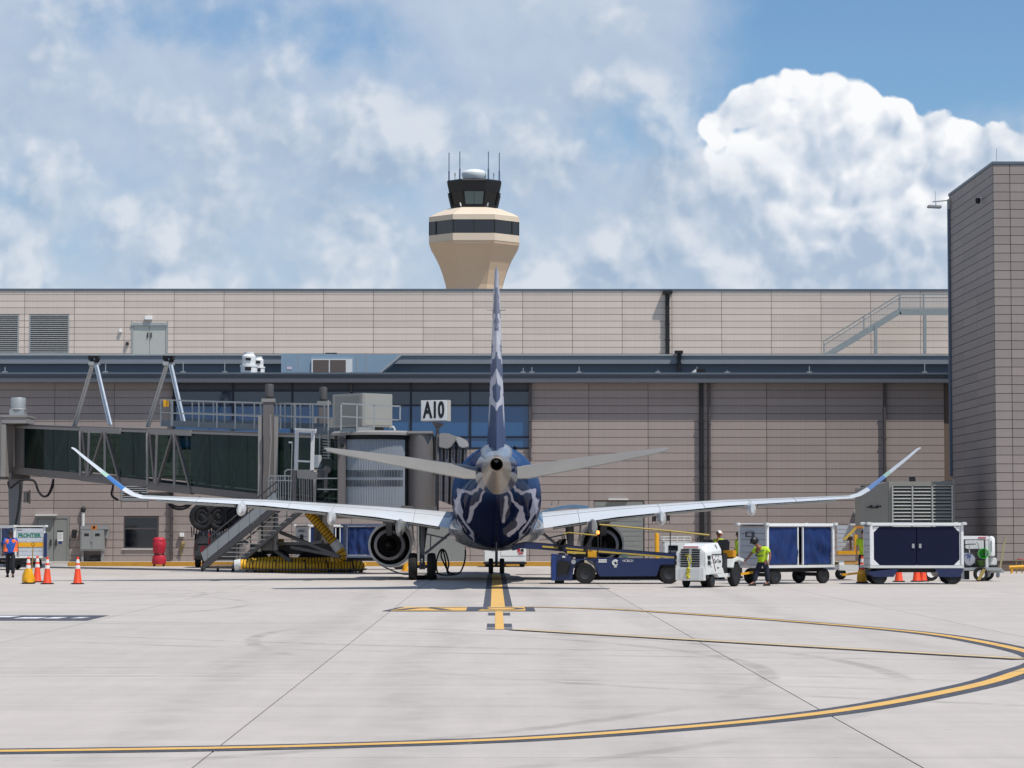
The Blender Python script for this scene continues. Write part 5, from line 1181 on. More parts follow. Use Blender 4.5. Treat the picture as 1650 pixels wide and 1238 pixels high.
# ---------------- service stair from the landing to the apron
F0, F1 = ground(326, 918), ground(372, 920)
F0 = Vector((xat(327, 108.6, 915), 108.6, .18)); F1 = Vector((xat(375, 107.9, 917), 107.9, .18))
T0_, T1_ = at(446, 812, 105.3), at(492, 832, 104.6); T0_.z = T1_.z = jp(470, 815, OF).z - .05
q = MB(oj); 
def stringer(a, b, name, m, h): q = MB(oj); q.bar(a, b, .06, h, up=(0, 0, 1)); return q.build(name, m, jb)
stringer(F0, T0_, 'stringer', M_jbd, .24); stringer(F1, T1_, 'stringer', M_jbd, .24)
up_ = Vector((0, 0, 1))
q = MB(oj); q.bar(F0 + up_ * .42, T0_ + up_ * .42, .05, .42); q.build('side_panel', M_galv, jb)
for k in range(7):
    f = (k + .5) / 7; p = lerp(F0, T0_, f); q = MB(oj); q.bar(p, p + up_ * .78, .045); q.build('rail_post', M_dark, jb)
for h in (.70, 1.02):
    for a, b in ((F0, T0_), (F1, T1_)): q = MB(oj); q.bar(a + up_ * h, b + up_ * h, .045); q.build('hand_rail', M_jbd, jb)
for k in range(6):
    f = (k + .5) / 6; p = lerp(F1, T1_, f); q = MB(oj); q.bar(p, p + up_ * 1.02, .04); q.build('rail_post', M_dark, jb)
td = (T0_ - F0); td = Vector((td.x, td.y, 0)).normalized()
for k in range(14):
    f = (k + .5) / 14; a, b = lerp(F0, T0_, f), lerp(F1, T1_, f); q = MB(oj)
    q.hexa([a - td * .12, b - td * .12, b + td * .12, a + td * .12, a - td * .12 + up_ * .035, b - td * .12 + up_ * .035, b + td * .12 + up_ * .035, a + td * .12 + up_ * .035]); q.build('tread', M_galv, jb)
q = MB(oj); q.bar(F0 - td * .1, F1 - td * .1, .16, .1); q.bar(F0 + td * .7 + up_ * .0, F1 + td * .7, .1, .08); q.build('foot_beam', M_jbd, jb)
for a in (F0 - td * .05, lerp(F0, F1, .5), F1, F1 + td * .9):
    q = MB(oj); q.cyl((a.x - .04, a.y, .09), (a.x + .04, a.y, .09), .09, 12); q.bar((a.x, a.y, .1), (a.x, a.y, .24), .06); q.build('castor', M_black, jb)
q = MB(oj); q.box(at(332, 886, 109.2), (.42, .3, .3)); q.cyl(at(337, 880, 109.2), at(338, 858, 109.2), .05, 8); q.build('stair_extinguisher', mat('signal_red', '#b3202c', .45), jb, bevel=.03)
# ---------------- A-frames of steel tube on the tunnel roof
for k, (ap, lf, rf) in enumerate((((152, 588), (120, 687), (177.5, 685)), ((272, 588), (238, 688), (296, 682)))):
    t_ = thing('tube_frame', 'steel tube A-frame with black cable clamp on the tunnel roof, ' + ('next to the rotunda' if k == 0 else 'beside the roof guard rail'), 'frame', jp(lf[0], lf[1], -1.2), 0, 'tube frames on the tunnel roof')
    o_ = Vector(t_.location)
    for (foot, m) in ((lf, mat('dull_tube', '#aeaca7', .4, metal=.2)), (rf, mat('bright_tube', '#c9ced2', .3, metal=.5))):
        for du in (-1.9, 1.9):
            q = MB(o_); q.cyl(jp(foot[0] + du, foot[1], -1.2), jp(ap[0] + du * .8 + (-3 if foot is lf else 3), ap[1], -1.2), .055, 10); q.build('tube', m, t_, smooth=True)
    q = MB(o_); q.box(jp(ap[0], ap[1] - 2, -1.2), (.5, .2, .16)); q.build('head_plate', M_galv, t_)
    q = MB(o_)
    for a, b in (((-8, -11), (-1, -4)), ((8, -11), (1, -4)), ((-4, -12), (-4, -4)), ((4, -12), (5, -4)), ((-8, -13), (8, -12))): q.bar(jp(ap[0] + a[0], ap[1] + a[1], -1.2), jp(ap[0] + b[0], ap[1] + b[1], -1.2), .12)
    q.build('cable_clamp', M_black, t_)
# ---------------- yellow air hose
M_hose = mat('hose_yellow', '#e0a917', .6, var=.15, scale=4, dirt=.25)
def duct(name, P, r, parent, org, pitch=.13):
    P = spline3(P, 10); L = [0]
    for a, b in zip(P, P[1:]): L.append(L[-1] + (b - a).length)
    n = int(L[-1] / (pitch / 2)); Q = []
    for i in range(n + 1):
        s = L[-1] * i / n; k = 0
        while k < len(L) - 2 and L[k + 1] < s: k += 1
        f = (s - L[k]) / max(1e-6, L[k + 1] - L[k]); Q.append(P[k].lerp(P[k + 1], min(1, f)))
    q = MB(org); q.tube(Q, [r if i % 2 else r * .90 for i in range(len(Q))], 14); h_ = q.build(name, M_hose, parent, smooth=60)
    q = MB(org)
    for i in range(0, len(Q), 2):
        d = (Q[min(i + 1, len(Q) - 1)] - Q[max(i - 1, 0)]).normalized(); q.cyl(Q[i] - d * .016, Q[i] + d * .016, r * .965, 12, cap=False)
    tag(q.build('wire_ring', M_black, h_), kind='stuff'); return h_
ah = thing('air_hose', 'yellow ribbed air supply hose piled on the apron under the jet bridge', 'hose', ground(490, 923)); oa_ = Vector(ah.location)
yh_ = 106.6
duct('hose_length', [at(388, 910, yh_ - .2), at(430, 913, yh_ - .25), at(500, 914, yh_ - .2), at(560, 914, yh_), at(575, 912, yh_), at(587, 916, yh_)], .235, ah, oa_)
duct('hose_length', [at(400, 908, yh_ + .5), at(440, 905, yh_ + .55), at(470, 906, yh_ + .5), at(510, 907, yh_ + .5), at(535, 906, yh_ + .4)], .22, ah, oa_)
duct('hose_riser', [at(497, 826, yh_ + .1), at(512, 843, yh_), at(530, 864, yh_ - .1), at(545, 883, yh_ - .1), at(551, 893, yh_ - .1), at(549, 902, yh_ - .05), at(540, 907, yh_)], [.195][0], ah, oa_)
q = MB(oa_); q.cyl(at(378, 910, yh_ - .2), at(388.5, 909.5, yh_ - .2), .19, 14, r2=.24); q.build('end_collar', M_offw, ah, smooth=30)
q = MB(oa_); q.cyl(at(537.5, 873.5, yh_ - .12), at(547.5, 886, yh_ - .12), .21, 14, cap=False); q.build('cuff', M_white, ah, smooth=30)
for u in (402, 440, 487, 522, 564):
    q = MB(oa_); c_ = at(u, 912, yh_ - .2); q.tube([c_ + Vector((.02 * k, .25 * math.cos(t), .25 * math.sin(t))) for k, t in enumerate([2 * math.pi * i / 16 for i in range(17)])], .022, 5); q.build('strap', M_black, ah)
q = MB(oa_); q.box2((xat(392, yh_), yh_ - .5, .10), (xat(590, yh_), yh_ + .9, .16)); q.build('hose_tray', M_jbd, ah)
for u in (400, 440, 535, 550, 565):
    q = MB(oa_); x = xat(u, yh_); q.cyl((x, yh_ - .5, .07), (x, yh_ - .42, .07), .07, 10); q.build('castor', M_black, ah)
# ================================================================ ROOF THINGS
Yp = 129.5
ph_ = thing('rooftop_unit', 'long blue-grey rooftop unit with two brown intake openings on the concourse roof', 'rooftop unit', at(545, 603, Yp)); op = Vector(ph_.location)
M_ru = mat('rooftop_bluegrey', '#8398a8', .5, metal=.15, var=.06, streak=.06)
q = MB(op); q.prism([(xat(u, Yp, 590), zat(v, Yp)) for u, v in ((453, 604), (453, 570), (647, 571.5), (640, 575), (608, 604))], Yp, Yp + 2.4); q.build('casing', M_ru, ph_)
q = MB(op); q.prism([(xat(u, Yp, 590), zat(v, Yp)) for u, v in ((607, 604), (640, 574.5), (647, 571), (649, 572), (611, 604))], Yp - .06, Yp - .004); q.build('sloping_trim', M_galv, ph_)
q = MB(op); q.box2((xat(501, Yp), Yp - .09, zat(602, Yp)), (xat(567, Yp), Yp - .01, zat(579, Yp))); fr_ = q.build('intake_frame', M_offw, ph_)
for a, b in ((503.5, 529), (531, 556.5)):
    q = MB(op); q.box2((xat(a, Yp), Yp - .10, zat(600.5, Yp)), (xat(b, Yp), Yp - .092, zat(580.5, Yp))); it = q.build('intake', mat('intake_brown', '#5a4f4a', .7), fr_)
q = MB(op); q.box2((xat(523, Yp), Yp + .1, zat(571, Yp)), (xat(541, Yp), Yp + .7, zat(568.5, Yp))); q.build('vent_cap', M_black, ph_)
q = MB(op); q.box2((xat(461, Yp), Yp - .02, zat(595.5, Yp)), (xat(469, Yp), Yp - .004, zat(591.5, Yp))); q.build('notice', mat('pink_notice', '#c9b7bf', .5), ph_)
for u in (480, 575, 590): q = MB(op); q.box2((xat(u, Yp) - .02, Yp - .012, zat(603, Yp)), (xat(u, Yp) + .02, Yp - .003, zat(571, Yp))); q.build('seam', M_galv, ph_)
for k, (u, vt, s_, lab) in enumerate(((401, 568, 1.0, 'taller white twin-drum exhaust fan nearest the rotunda end of the roof'), (416, 575, .78, 'smaller white twin-drum exhaust fan right of the taller one'))):
    t_ = thing('exhaust_fan', lab, 'exhaust fan', at(u, 602, Yp - 1 + k), 0, 'white exhaust fans on the concourse roof')
    r0 = 13.5 * Yp / FPX * s_; H = (602 - vt) * Yp / FPX
    q = MB(); q.lathe([(r0, 0), (r0, H * .28), (r0 * 1.06, H * .30), (r0 * 1.06, H * .40), (r0 * .8, H * .42)], (0, 0, 0), n=20); q.build('lower_drum', M_white, t_, smooth=30)
    q = MB(); q.lathe([(r0 * .78, H * .42), (r0 * .82, H * .5), (r0 * .82, H * .80), (r0 * .6, H * .9), (r0 * .6, H), (.01, H)], (0, 0, 0), n=20); q.build('upper_drum', M_white, t_, smooth=30)
    q = MB(); q.box((0, -r0 * .92, H * .20), (.30, .14, .16)); q.build('fan_opening', M_black, t_)
    q = MB(); q.box((0, -r0 * .76, H * .66), (.26, .14, .12)); q.build('fan_opening', M_black, t_)
# steel stair on the upper roof
Yst = 147.5
rs = thing('roof_stair', 'galvanised steel stair and landing climbing against the terminal hall wall', 'staircase', at(1420, 573, Yst)); ors = Vector(rs.location)
def sb_(u0, v0, u1, v1, w_, name, Y=Yst, h=None, par=rs, kind=None):
    q = MB(ors); q.bar(at(u0, v0, Y), at(u1, v1, Y), w_, h); return q.build(name, mat('stair_grey', '#868c8c', .5, metal=.2, var=.1), par)
for Y in (Yst, Yst + 1.2):
    sb_(1332, 573.5, 1450, 501.5, .08, 'stringer', Y, .34); sb_(1449.5, 503, 1535, 503, .08, 'landing_beam', Y, .36)
    sb_(1326, 551, 1449, 475, .07, 'hand_rail', Y); sb_(1449, 475, 1535, 475, .07, 'hand_rail', Y); sb_(1328, 556, 1449, 480.5, .05, 'mid_rail', Y); sb_(1449, 479.5, 1535, 479.5, .05, 'mid_rail', Y)
    sb_(1328, 573, 1449, 497.5, .05, 'bottom_rail', Y); sb_(1449, 496.5, 1535, 496.5, .05, 'bottom_rail', Y)
    q = MB(ors)
    for k in range(48):
        f = (k + .5) / 48; u = lerp(1328, 1449, f); q.bar(at(u, lerp(556, 480.5, f), Y), at(u, lerp(573, 497.5, f), Y), .022)
    for k in range(34): u = 1451 + k * 2.4; q.bar(at(u, 479.5, Y), at(u, 497, Y), .022)
    tag(q.build('balusters', M_galv, rs), kind='stuff')
    for u, v0, v1 in ((1327.5, 552, 573), (1392, 511, 535), (1449.5, 475, 499), (1488, 475, 498)): sb_(u, v0, u, v1, .07, 'rail_post', Y)
    for u, v0 in ((1411, 525), (1490, 507)): sb_(u, v0, u, 573, .17, 'stair_post', Y)
for k in range(17):
    f = (k + .5) / 17; p = at(lerp(1334, 1450, f), lerp(571, 500, f), Yst); q = MB(ors); q.box(p + Vector((0, .6, 0)), (.28, 1.12, .04)); q.build('tread', M_galv, rs)
q = MB(ors); a_, b_2 = at(1451, 500.5, Yst), at(1535, 500.5, Yst); q.box2((a_.x, Yst + .05, a_.z), (b_2.x, Yst + 1.15, a_.z + .06)); q.build('landing', M_galv, rs)
# ================================================================ VEHICLES AND EQUIPMENT
M_curt = mat('curtain_blue', '#1a3060', .48, var=.08, scale=1.2, spec=.35)
M_navyp = mat('loader_navy', '#122450', .45, var=.08, dirt=.08, coat=.2)
M_door2 = mat('cart_door_navy', '#0d1430', .6, var=.12, dirt=.05, spec=.2)
M_tugw = mat('tug_white', '#d9dad6', .38, var=.06, dirt=.16, coat=.2)
M_red = mat('signal_red', '#b3202c', .45)
M_org = mat('cone_orange', '#e2451a', .55, var=.06, dirt=.05)
M_refl = mat('cone_band', '#d8d6d2', .4, var=.06)
def wheel(par, c, r, w, axis, name='wheel', rimm=None):
    rr = r * .55
    q = MB(); q.lathe([(rr, -w * .46), (r * .9, -w / 2), (r * .975, -w * .38), (r, 0), (r * .975, w * .38), (r * .9, w / 2), (rr, w * .46)], c, axis, 28); o = q.build(name, M_tyre, par, smooth=30)
    q = MB(); q.lathe([(.02, -w * .3), (rr * .5, -w * .32), (rr * .9, -w * .42), (rr, -w * .45), (rr, w * .45), (rr * .9, w * .42), (rr * .5, w * .32), (.02, w * .3)], c, axis, 18); q.build('rim', rimm or M_dark, o, smooth=30)
    return o
def curtain(par, x0, x1, z0, z1, y, m, seed=0, name='curtain'):
    rnd = random.Random(seed); n, k = 46, 9; vs, fs = [], []
    ph = [rnd.uniform(0, 6.28) for _ in range(6)]
    for j in range(k + 1):
        for i in range(n + 1):
            u, v = i / n, j / k
            sk = u + (1 - v) * .10 * math.sin(ph[0]) ; d = .036 * math.sin(sk * 17 + ph[1] + 5.5 * v * math.sin(ph[2] + u * 2.0)) * (.25 + .75 * math.sin(u * 3.3 + v * 1.7 + ph[3]) ** 2) + .008 * math.sin(sk * 43 - v * 9 * math.sin(ph[5]) + ph[4]) + .11 * mnoise.noise((u * 3.5 + v * 1.5 + seed * 5, v * 2.4, seed)) + .05 * mnoise.noise((u * 8 + v * 4 + seed * 3, v * 3.0, seed + 9))
            vs.append((x0 + (x1 - x0) * u, y + d * (.4 + .6 * math.sin(math.pi * min(1, v + .15))), z0 + (z1 - z0) * v))
    a = lambda i, j: j * (n + 1) + i
    for j in range(k):
        for i in range(n): fs.append((a(i, j), a(i + 1, j), a(i + 1, j + 1), a(i, j + 1)))
    N = len(vs); vs2 = vs + [(p[0], p[1] + .008, p[2]) for p in vs]; fs2 = fs + [tuple(q + N for q in reversed(f)) for f in fs]
    for i in range(n): fs2 += [(a(i + 1, 0), a(i, 0), a(i, 0) + N, a(i + 1, 0) + N), (a(i, k), a(i + 1, k), a(i + 1, k) + N, a(i, k) + N)]
    for j in range(k): fs2 += [(a(0, j), a(0, j + 1), a(0, j + 1) + N, a(0, j) + N), (a(n, j + 1), a(n, j), a(n, j) + N, a(n, j + 1) + N)]
    q = MB(); q.add(vs2, fs2); return q.build(name, m, par, smooth=70)
def cart(name, label, loc, rz, L=3.0, W=1.5, H=1.98, style='curtain', group=None, seed=1, plate=None, wheels=(-1.0, 1.0)):
    t = thing(name, label, 'baggage cart', loc, rz, group)
    zd = .52; hx, hy = L / 2, W / 2
    q = MB(); q.box2((-hx, -hy, zd), (hx, hy, zd + .09)); q.build('deck', M_offw, t, bevel=.01)
    q = MB(); q.box2((-hx + .1, -.25, .38), (hx - .1, .25, zd - .002)); q.build('chassis', M_dark, t)
    for x in (-hx + .05, hx - .05):
        for y in (-hy + .05, hy - .05): q = MB(); q.box2((x - .045, y - .045, zd + .092), (x + .045, y + .045, H - .10)); q.build('post', M_white, t, bevel=.01)
    for y in (-hy + .05, hy - .05): q = MB(); q.box2((-hx, y - .05, H - .10), (hx, y + .05, H)); q.build('roof_rail', M_white, t, bevel=.012)
    q = MB(); q.box2((-hx + .02, -hy + .101, H - .05), (hx - .02, hy - .101, H - .01)); q.build('roof', M_white, t)
    for x in (-hx, hx):
        for y in (-hy, hy): q = MB(); q.box((x * 1.01, y * .99, H - .03), (.16, .16, .10)); q.build('corner_cap', M_offw, t, bevel=.02)
    for s in (-1, 1):
        x = s * (hx - .03)
        for k in range(6):
            z0 = zd + .10 + k * (H - .12 - zd - .10) / 6; z1 = zd + .10 + (k + 1) * (H - .12 - zd - .10) / 6
            q = MB(); q.box2((x - .015, -hy + .10, z0 + .006), (x + .015, hy - .10, z1 - .006)); q.build('end_panel', mat('cart_panel', '#b9bfc6', .4, metal=.2, var=.05), t)
    ym = -hy + .06
    for sgn in (1, -1):
        y = ym * sgn
        if style == 'curtain':
            curtain(t, -hx + .12, -.12, zd + .12, H - .12, y, M_curt, seed + (sgn > 0)); curtain(t, .12, hx - .12, zd + .12, H - .12, y, M_curt, seed + 5 + (sgn > 0))
            for x in (-.11, .11): q = MB(); q.box2((x - .02, y - .03, zd + .10), (x + .02, y + .03, H - .11)); q.build('centre_post', M_white, t)
        elif style == 'door':
            c_ = .18
            for x0, x1, cs in ((-hx + .11, -.012, -1), (.012, hx - .11, 1)):
                P = [(x0, zd + .10), (x1, zd + .10), (x1, H - .13), (x0, H - .13)]
                if cs < 0: P = [(x0 + c_, zd + .10), (x1, zd + .10), (x1, H - .13), (x0 + c_, H - .13), (x0, H - .13 - c_), (x0, zd + .10 + c_)]
                else: P = [(x0, zd + .10), (x1 - c_, zd + .10), (x1, zd + .10 + c_), (x1, H - .13 - c_), (x1 - c_, H - .13), (x0, H - .13)]
                q = MB(); q.prism(P, y - .012, y + .012); d = q.build('door', M_door2, t)
                q = MB(); xx = x1 - .1 if cs < 0 else x0 + .1; q.box((xx, y - sgn * .03, 1.24), (.08, .03, .14)); q.build('handle', M_galv, d)
            q = MB(); q.box2((-hx + .10, y - .015, zd + .095), (-hx + .138, y + .02, H - .11)); q.box2((hx - .138, y - .015, zd + .095), (hx - .10, y + .02, H - .11))
            for sx in (-1, 1):
                for zz0, zz1 in ((zd + .10, zd + .10 + c_), (H - .13, H - .13 - c_)): q.add([(sx * (hx - .14), y - .02, zz0), (sx * (hx - .14 - c_), y - .02, zz0), (sx * (hx - .14), y - .02, zz1), (sx * (hx - .14), y + .02, zz0), (sx * (hx - .14 - c_), y + .02, zz0), (sx * (hx - .14), y + .02, zz1)], [(0, 1, 2), (3, 5, 4), (0, 3, 4, 1), (1, 4, 5, 2), (2, 5, 3, 0)])
            tag(q.build('door_surround', M_white, t), kind='stuff')
    for x in wheels:
        for y in (-hy + .14, hy - .14): wheel(t, (x, y, .255), .255, .16, 'y')
    for x in wheels: q = MB(); q.box((x, 0, .30), (.16, W - .2, .12)); q.build('axle_beam', M_dark, t)
    if plate:
        q = MB(); q.box((-hx - .012, .12, H - .36), (.012, .42, .17)); p_ = q.build('number_plate', mat('plate_grey', '#4c4f58', .5), t)
        text('lettering', plate, .15, M_white, p_, (-hx - .019, .12, H - .36), (math.pi / 2, 0, -math.pi / 2), depth=.002)
    q = MB(); q.bar((-hx, 0, .38), (-hx - .75, 0, .30), .07); q.cyl((-hx - .75, 0, .26), (-hx - .75, 0, .34), .07, 10); q.build('tow_bar', M_yel, t)
    return t
def plant(u, Y): return (xat(u, Y, 900), Y, 0)
# blue curtained cart behind the tug
rz = R(35); L_, W__ = 2.95, 1.45
cn = Vector(plant(1236, 84.3)) ; off = rotz(rz) @ Vector((-L_ / 2, -W__ / 2, 0))
c1 = cart('baggage_cart', 'white baggage cart with two blue curtains behind the small white tug', cn - off, rz, L_, W__, 1.97, 'curtain', 'baggage carts', 3, '602', (-1.05, 1.05))
c2 = cart('baggage_cart', 'white baggage cart with dark navy double doors beside the orange cones', plant(1471.5, 85.1), 0, 3.05, 1.5, 1.99, 'door', 'baggage carts', 9, None, (-1.2, 1.2))
q = MB(); q.hexa([Vector(p) for p in ((-1.4, -.72, .24), (-.75, -.72, .24), (-.75, .72, .24), (-1.4, .72, .24), (-1.62, -.74, .40), (-.6, -.74, .51), (-.6, .74, .51), (-1.62, .74, .40))]); q.hexa([Vector(p) for p in ((.75, -.72, .24), (1.4, -.72, .24), (1.4, .72, .24), (.75, .72, .24), (.6, -.74, .51), (1.52, -.74, .51), (1.52, .74, .51), (.6, .74, .51))]); tag(q.build('mudguard', M_navyp, c2), kind='stuff')
cn = Vector(plant(497.5, 115.5)); off = rotz(R(30)) @ Vector((-1.45, -.72, 0))
c3 = cart('baggage_cart', 'white baggage cart with navy curtains parked under the jet bridge stair', cn - off, R(30), 2.9, 1.44, 1.96, 'curtain', 'baggage carts', 21)
q = MB(); q.box((-1.45 - .02, 0, 1.35), (.02, .28, .34)); q.build('end_notice', M_black, c3)
text('lettering', 'BAGGAGE', .17, M_black, c3, (-1.475, 0, 1.68), (math.pi / 2, 0, -math.pi / 2), depth=.002, sx=.8)
c4 = cart('baggage_cart', 'blue curtained baggage cart standing left of the left engine', plant(606, 114.5), R(9), 2.8, 1.3, 1.98, 'curtain', 'baggage carts', 33)
for ch in c4.children:
    if ch.data.materials and ch.data.materials[0] in (M_white, M_offw, MATS['cart_panel']): ch.data.materials[0] = mat('blue_grey_frame', '#56627c', .5, var=.1)
# cart with green lettering and a yellow stripe at the far left
c5 = thing('baggage_cart', 'white baggage cart with green lettering and a yellow stripe on its end', 'baggage cart', (0, 0, 0), R(-54), 'baggage carts')
cc = cart('tmp', 'x', (0, 0, 0), 0, 2.9, 1.5, 1.92, 'curtain', None, 41)
for ch in list(cc.children): ch.parent = c5
bpy.data.objects.remove(cc)
cn = Vector(plant(22, 112.2)); off = rotz(R(-54)) @ Vector((1.45, -.75, 0)); c5.location = cn - off
q = MB(); q.box2((1.445, -.62, 1.0), (1.462, .62, 1.19)); q.build('yellow_stripe', M_yel, c5)
text('lettering', 'FRONTIER', .235, mat('letter_green', '#12705a', .5), c5, (1.444, -.02, 1.485), (math.pi / 2, 0, math.pi / 2), bold=.008, depth=.003, sx=.98)
q = MB(); q.box2((1.446, -.62, 1.72), (1.455, -.35, 1.76)); q.build('small_plate', M_grey, c5)
q = MB(); q.box2((1.47, .66, .55), (1.60, .74, 1.6)); q.build('side_flap', M_curt, c5)

# ---- belt loader
YLd = 85.0
bl_ = thing('belt_loader', 'navy belt loader with yellow rails raised to the hold door under the tail', 'belt loader', plant(985, YLd)); ob = Vector(bl_.location)
def lp2(u, v, Y=YLd): return at(u, v, Y)
def prof(pts, y0, y1, name, m, bevel=0.0, par=bl_, org=ob, **k):
    q = MB(org); q.prism([(lambda p: (p.x, p.z))(lp2(u, v)) for u, v in pts], y0, y1); return q.build(name, m, par, bevel=bevel, **k)
Y0, Y1 = YLd, YLd + 1.75
prof([(963, 900), (1090, 900.5), (1090, 910), (1064, 911), (1058, 929), (966, 929.5), (962, 922), (958, 908), (953, 904)], Y0, Y1, 'body', M_navyp, .02)
prof([(889, 893), (922, 896), (921, 902), (930, 906), (924, 918), (922, 936), (889, 936)], Y0 + .1, Y1, 'rear_body', M_navyp, .02)
prof([(888.5, 893), (896, 893.5), (896, 936), (888.5, 936)], Y0 + .04, Y0 + .098, 'corner_panel', mat('loader_blue', '#1c3570', .4), .01)
prof([(899, 904), (917, 905), (919, 914), (914, 927), (899, 927)], Y0 + .05, Y0 + .098, 'step_well', M_duct)
prof([(921, 901), (962, 900), (962, 904), (956, 905), (950, 902.5), (936, 903), (928, 908)], Y0 - .02, Y0 + .3, 'fender', M_navyp, .02)
for u, r_, y in ((943.5, .335, Y0 + .14), (1079, .34, Y0 + .16), (943.5, .335, Y1 - .14), (1079, .34, Y1 - .14)):
    p = lp2(u, 923.5); wheel(bl_, Vector((p.x, y, r_)) - ob, r_, .24, 'y')
q = MB(ob); p = lp2(902, 932); q.box((p.x, Y0 + .5, .12), (.30, .5, .22)); q.build('foot_pad', M_black, bl_)
q = MB(ob); a, b = lp2(915, 930), lp2(1062, 930); q.box2((a.x, Y0 + .5, .14), (b.x, Y1 - .5, .3)); q.build('chassis', M_black, bl_)
# conveyor: bed, belt, yellow side rail
top = [(1091, 893.5), (963, 883.8), (905, 879.2), (879, 876.8), (846, 874.6), (833, 877.5), (824, 883)]
bot = [(826, 888), (840, 884), (879, 886.5), (905, 889), (963, 893), (1091, 899)]
prof(top + bot, Y0 + .45, Y1 - .45, 'conveyor_bed', M_navyp, .01)
prof([(u, v - 1.2) for u, v in top] + [(u, v - .1) for u, v in reversed(top)], Y0 + .5, Y1 - .5, 'belt', M_black)
for pts in ([(1088, 897.5), (963, 887.5), (963, 890.5), (1088, 900)], [(963, 887.4), (912, 882.6), (912, 885.2), (963, 890.3)], [(901, 881.8), (874, 879.6), (874, 882.4), (901, 884.6)]):
    prof(pts, Y0 + .40, Y0 + .448, 'side_rail', mat('rail_yellow', '#c2a440', .55, var=.1), .004)
prof([(947, 889), (961.5, 889.5), (961.5, 899.5), (947, 899)], Y0 + .15, Y0 + .6, 'yellow_box', M_yel, .02)
prof([(914, 888), (944, 890), (944, 893), (914, 892)], Y0 + .2, Y0 + .3, 'lift_link', mat('rail_yellow', '#c2a440', .55))
prof([(916, 893), (946, 894), (946, 899), (916, 898)], Y0 + .3, Y0 + .6, 'pump', M_dark)
prof([(1003, 892), (1012, 893), (1012, 899.6), (1003, 899.6)], Y0 + .3, Y0 + .6, 'support', mat('grey_green', '#5f6d66', .5))
q = MB(ob); q.bar(lp2(905, 888, Y0 + .4), lp2(898, 872, Y0 + .4), .12); q.bar(lp2(903, 880, Y0 + .3), lp2(911, 868, Y0 + .3), .10); q.box(lp2(906, 874, Y0 + .35), (.24, .2, .2)); q.bar(lp2(894, 880, Y0 + .3), lp2(916, 878, Y0 + .3), .07); tag(q.build('control_stand', M_black, bl_), kind='stuff')
q = MB(ob); q.bar(lp2(942, 892, Y0 + .3), lp2(947, 878, Y0 + .4), .10); q.bar(lp2(946, 879, Y0 + .4), lp2(952, 872, Y0 + .5), .06); q.build('lift_ram', M_black, bl_)
q = MB(ob); q.cyl(lp2(963.3, 896, Y0 + .2), lp2(963.3, 860.5, Y0 + .2), .022, 8); q.build('beacon_pole', M_black, bl_)
mb_ = bpy.data.materials.new('beacon_orange'); mb_.use_nodes = True; bb = mb_.node_tree.nodes['Principled BSDF']; bb.inputs['Base Color'].default_value = (.9, .25, .04, 1); bb.inputs['Emission Color'].default_value = (1, .28, .05, 1); bb.inputs['Emission Strength'].default_value = 2.0
q = MB(ob); p = lp2(963.3, 858.5, Y0 + .2); q.lathe([(.05, -.05), (.055, .02), (.04, .06), (.005, .075)], p, 'z', 12); q.build('beacon', mb_, bl_, smooth=True)
M_ry = mat('hand_rail_yellow', '#b39a45', .5)
for P in ([(966, 845.5), (1010, 849.5), (1080, 856), (1143, 862.5)], ):
    q = MB(ob); q.tube([lp2(u, v, Y0 + 1.1) for u, v in P], .028, 8); q.build('guard_rail', M_ry, bl_, smooth=True)
q = MB(ob); q.tube([lp2(908, 861, Y0 + .6), lp2(916, 858.5, Y0 + .6), lp2(962, 863, Y0 + .5)], .022, 8); q.build('guard_rail', M_ry, bl_, smooth=True)
for u, v0, v1 in ((968, 846, 887), (1080, 856, 895), (909, 861, 880)): q = MB(ob); q.cyl(lp2(u, v0, Y0 + 1.1), lp2(u, v1, Y0 + 1.1), .02, 6); q.build('rail_post', M_black, bl_)
q = MB(ob); p = lp2(971, 904); q.box((p.x, Y0 - .006, p.z), (.27, .012, .10)); pl_ = q.build('data_plate', M_white, bl_)
text('lettering', 'MENZIES', .07, M_dark, pl_, Vector((p.x, Y0 - .013, p.z)) - ob, depth=.001)
p = lp2(991.5, 907); q = MB(ob); q.tube([(p.x + .095 * math.cos(a), Y0 - .01, p.z + .085 * math.sin(a)) for a in [R(40) + R(280) * i / 16 for i in range(17)]], .018, 6); q.tube([(p.x + .055 * math.cos(a), Y0 - .01, p.z + .0 + .05 * math.sin(a)) for a in [R(-20) + R(250) * i / 12 for i in range(13)]], .014, 6); q.box((p.x, Y0 - .006, p.z - .13), (.09, .01, .035)); tag(q.build('emblem', M_white, bl_), kind='stuff')
p = lp2(1012, 904); text('lettering', 'HCBL21', .105, M_white, bl_, Vector((p.x, Y0 - .008, p.z)) - ob, depth=.002)
p = lp2(924, 905.5); q = MB(ob); q.cyl((p.x, Y0 - .07, p.z), (p.x, Y0 + .1, p.z), .075, 16); q.build('rear_lamp', M_galv, bl_)
p = lp2(908.5, 897.5); q = MB(ob); q.box((p.x, Y0 + .07, p.z), (.10, .03, .06)); q.build('small_plate', M_offw, bl_)

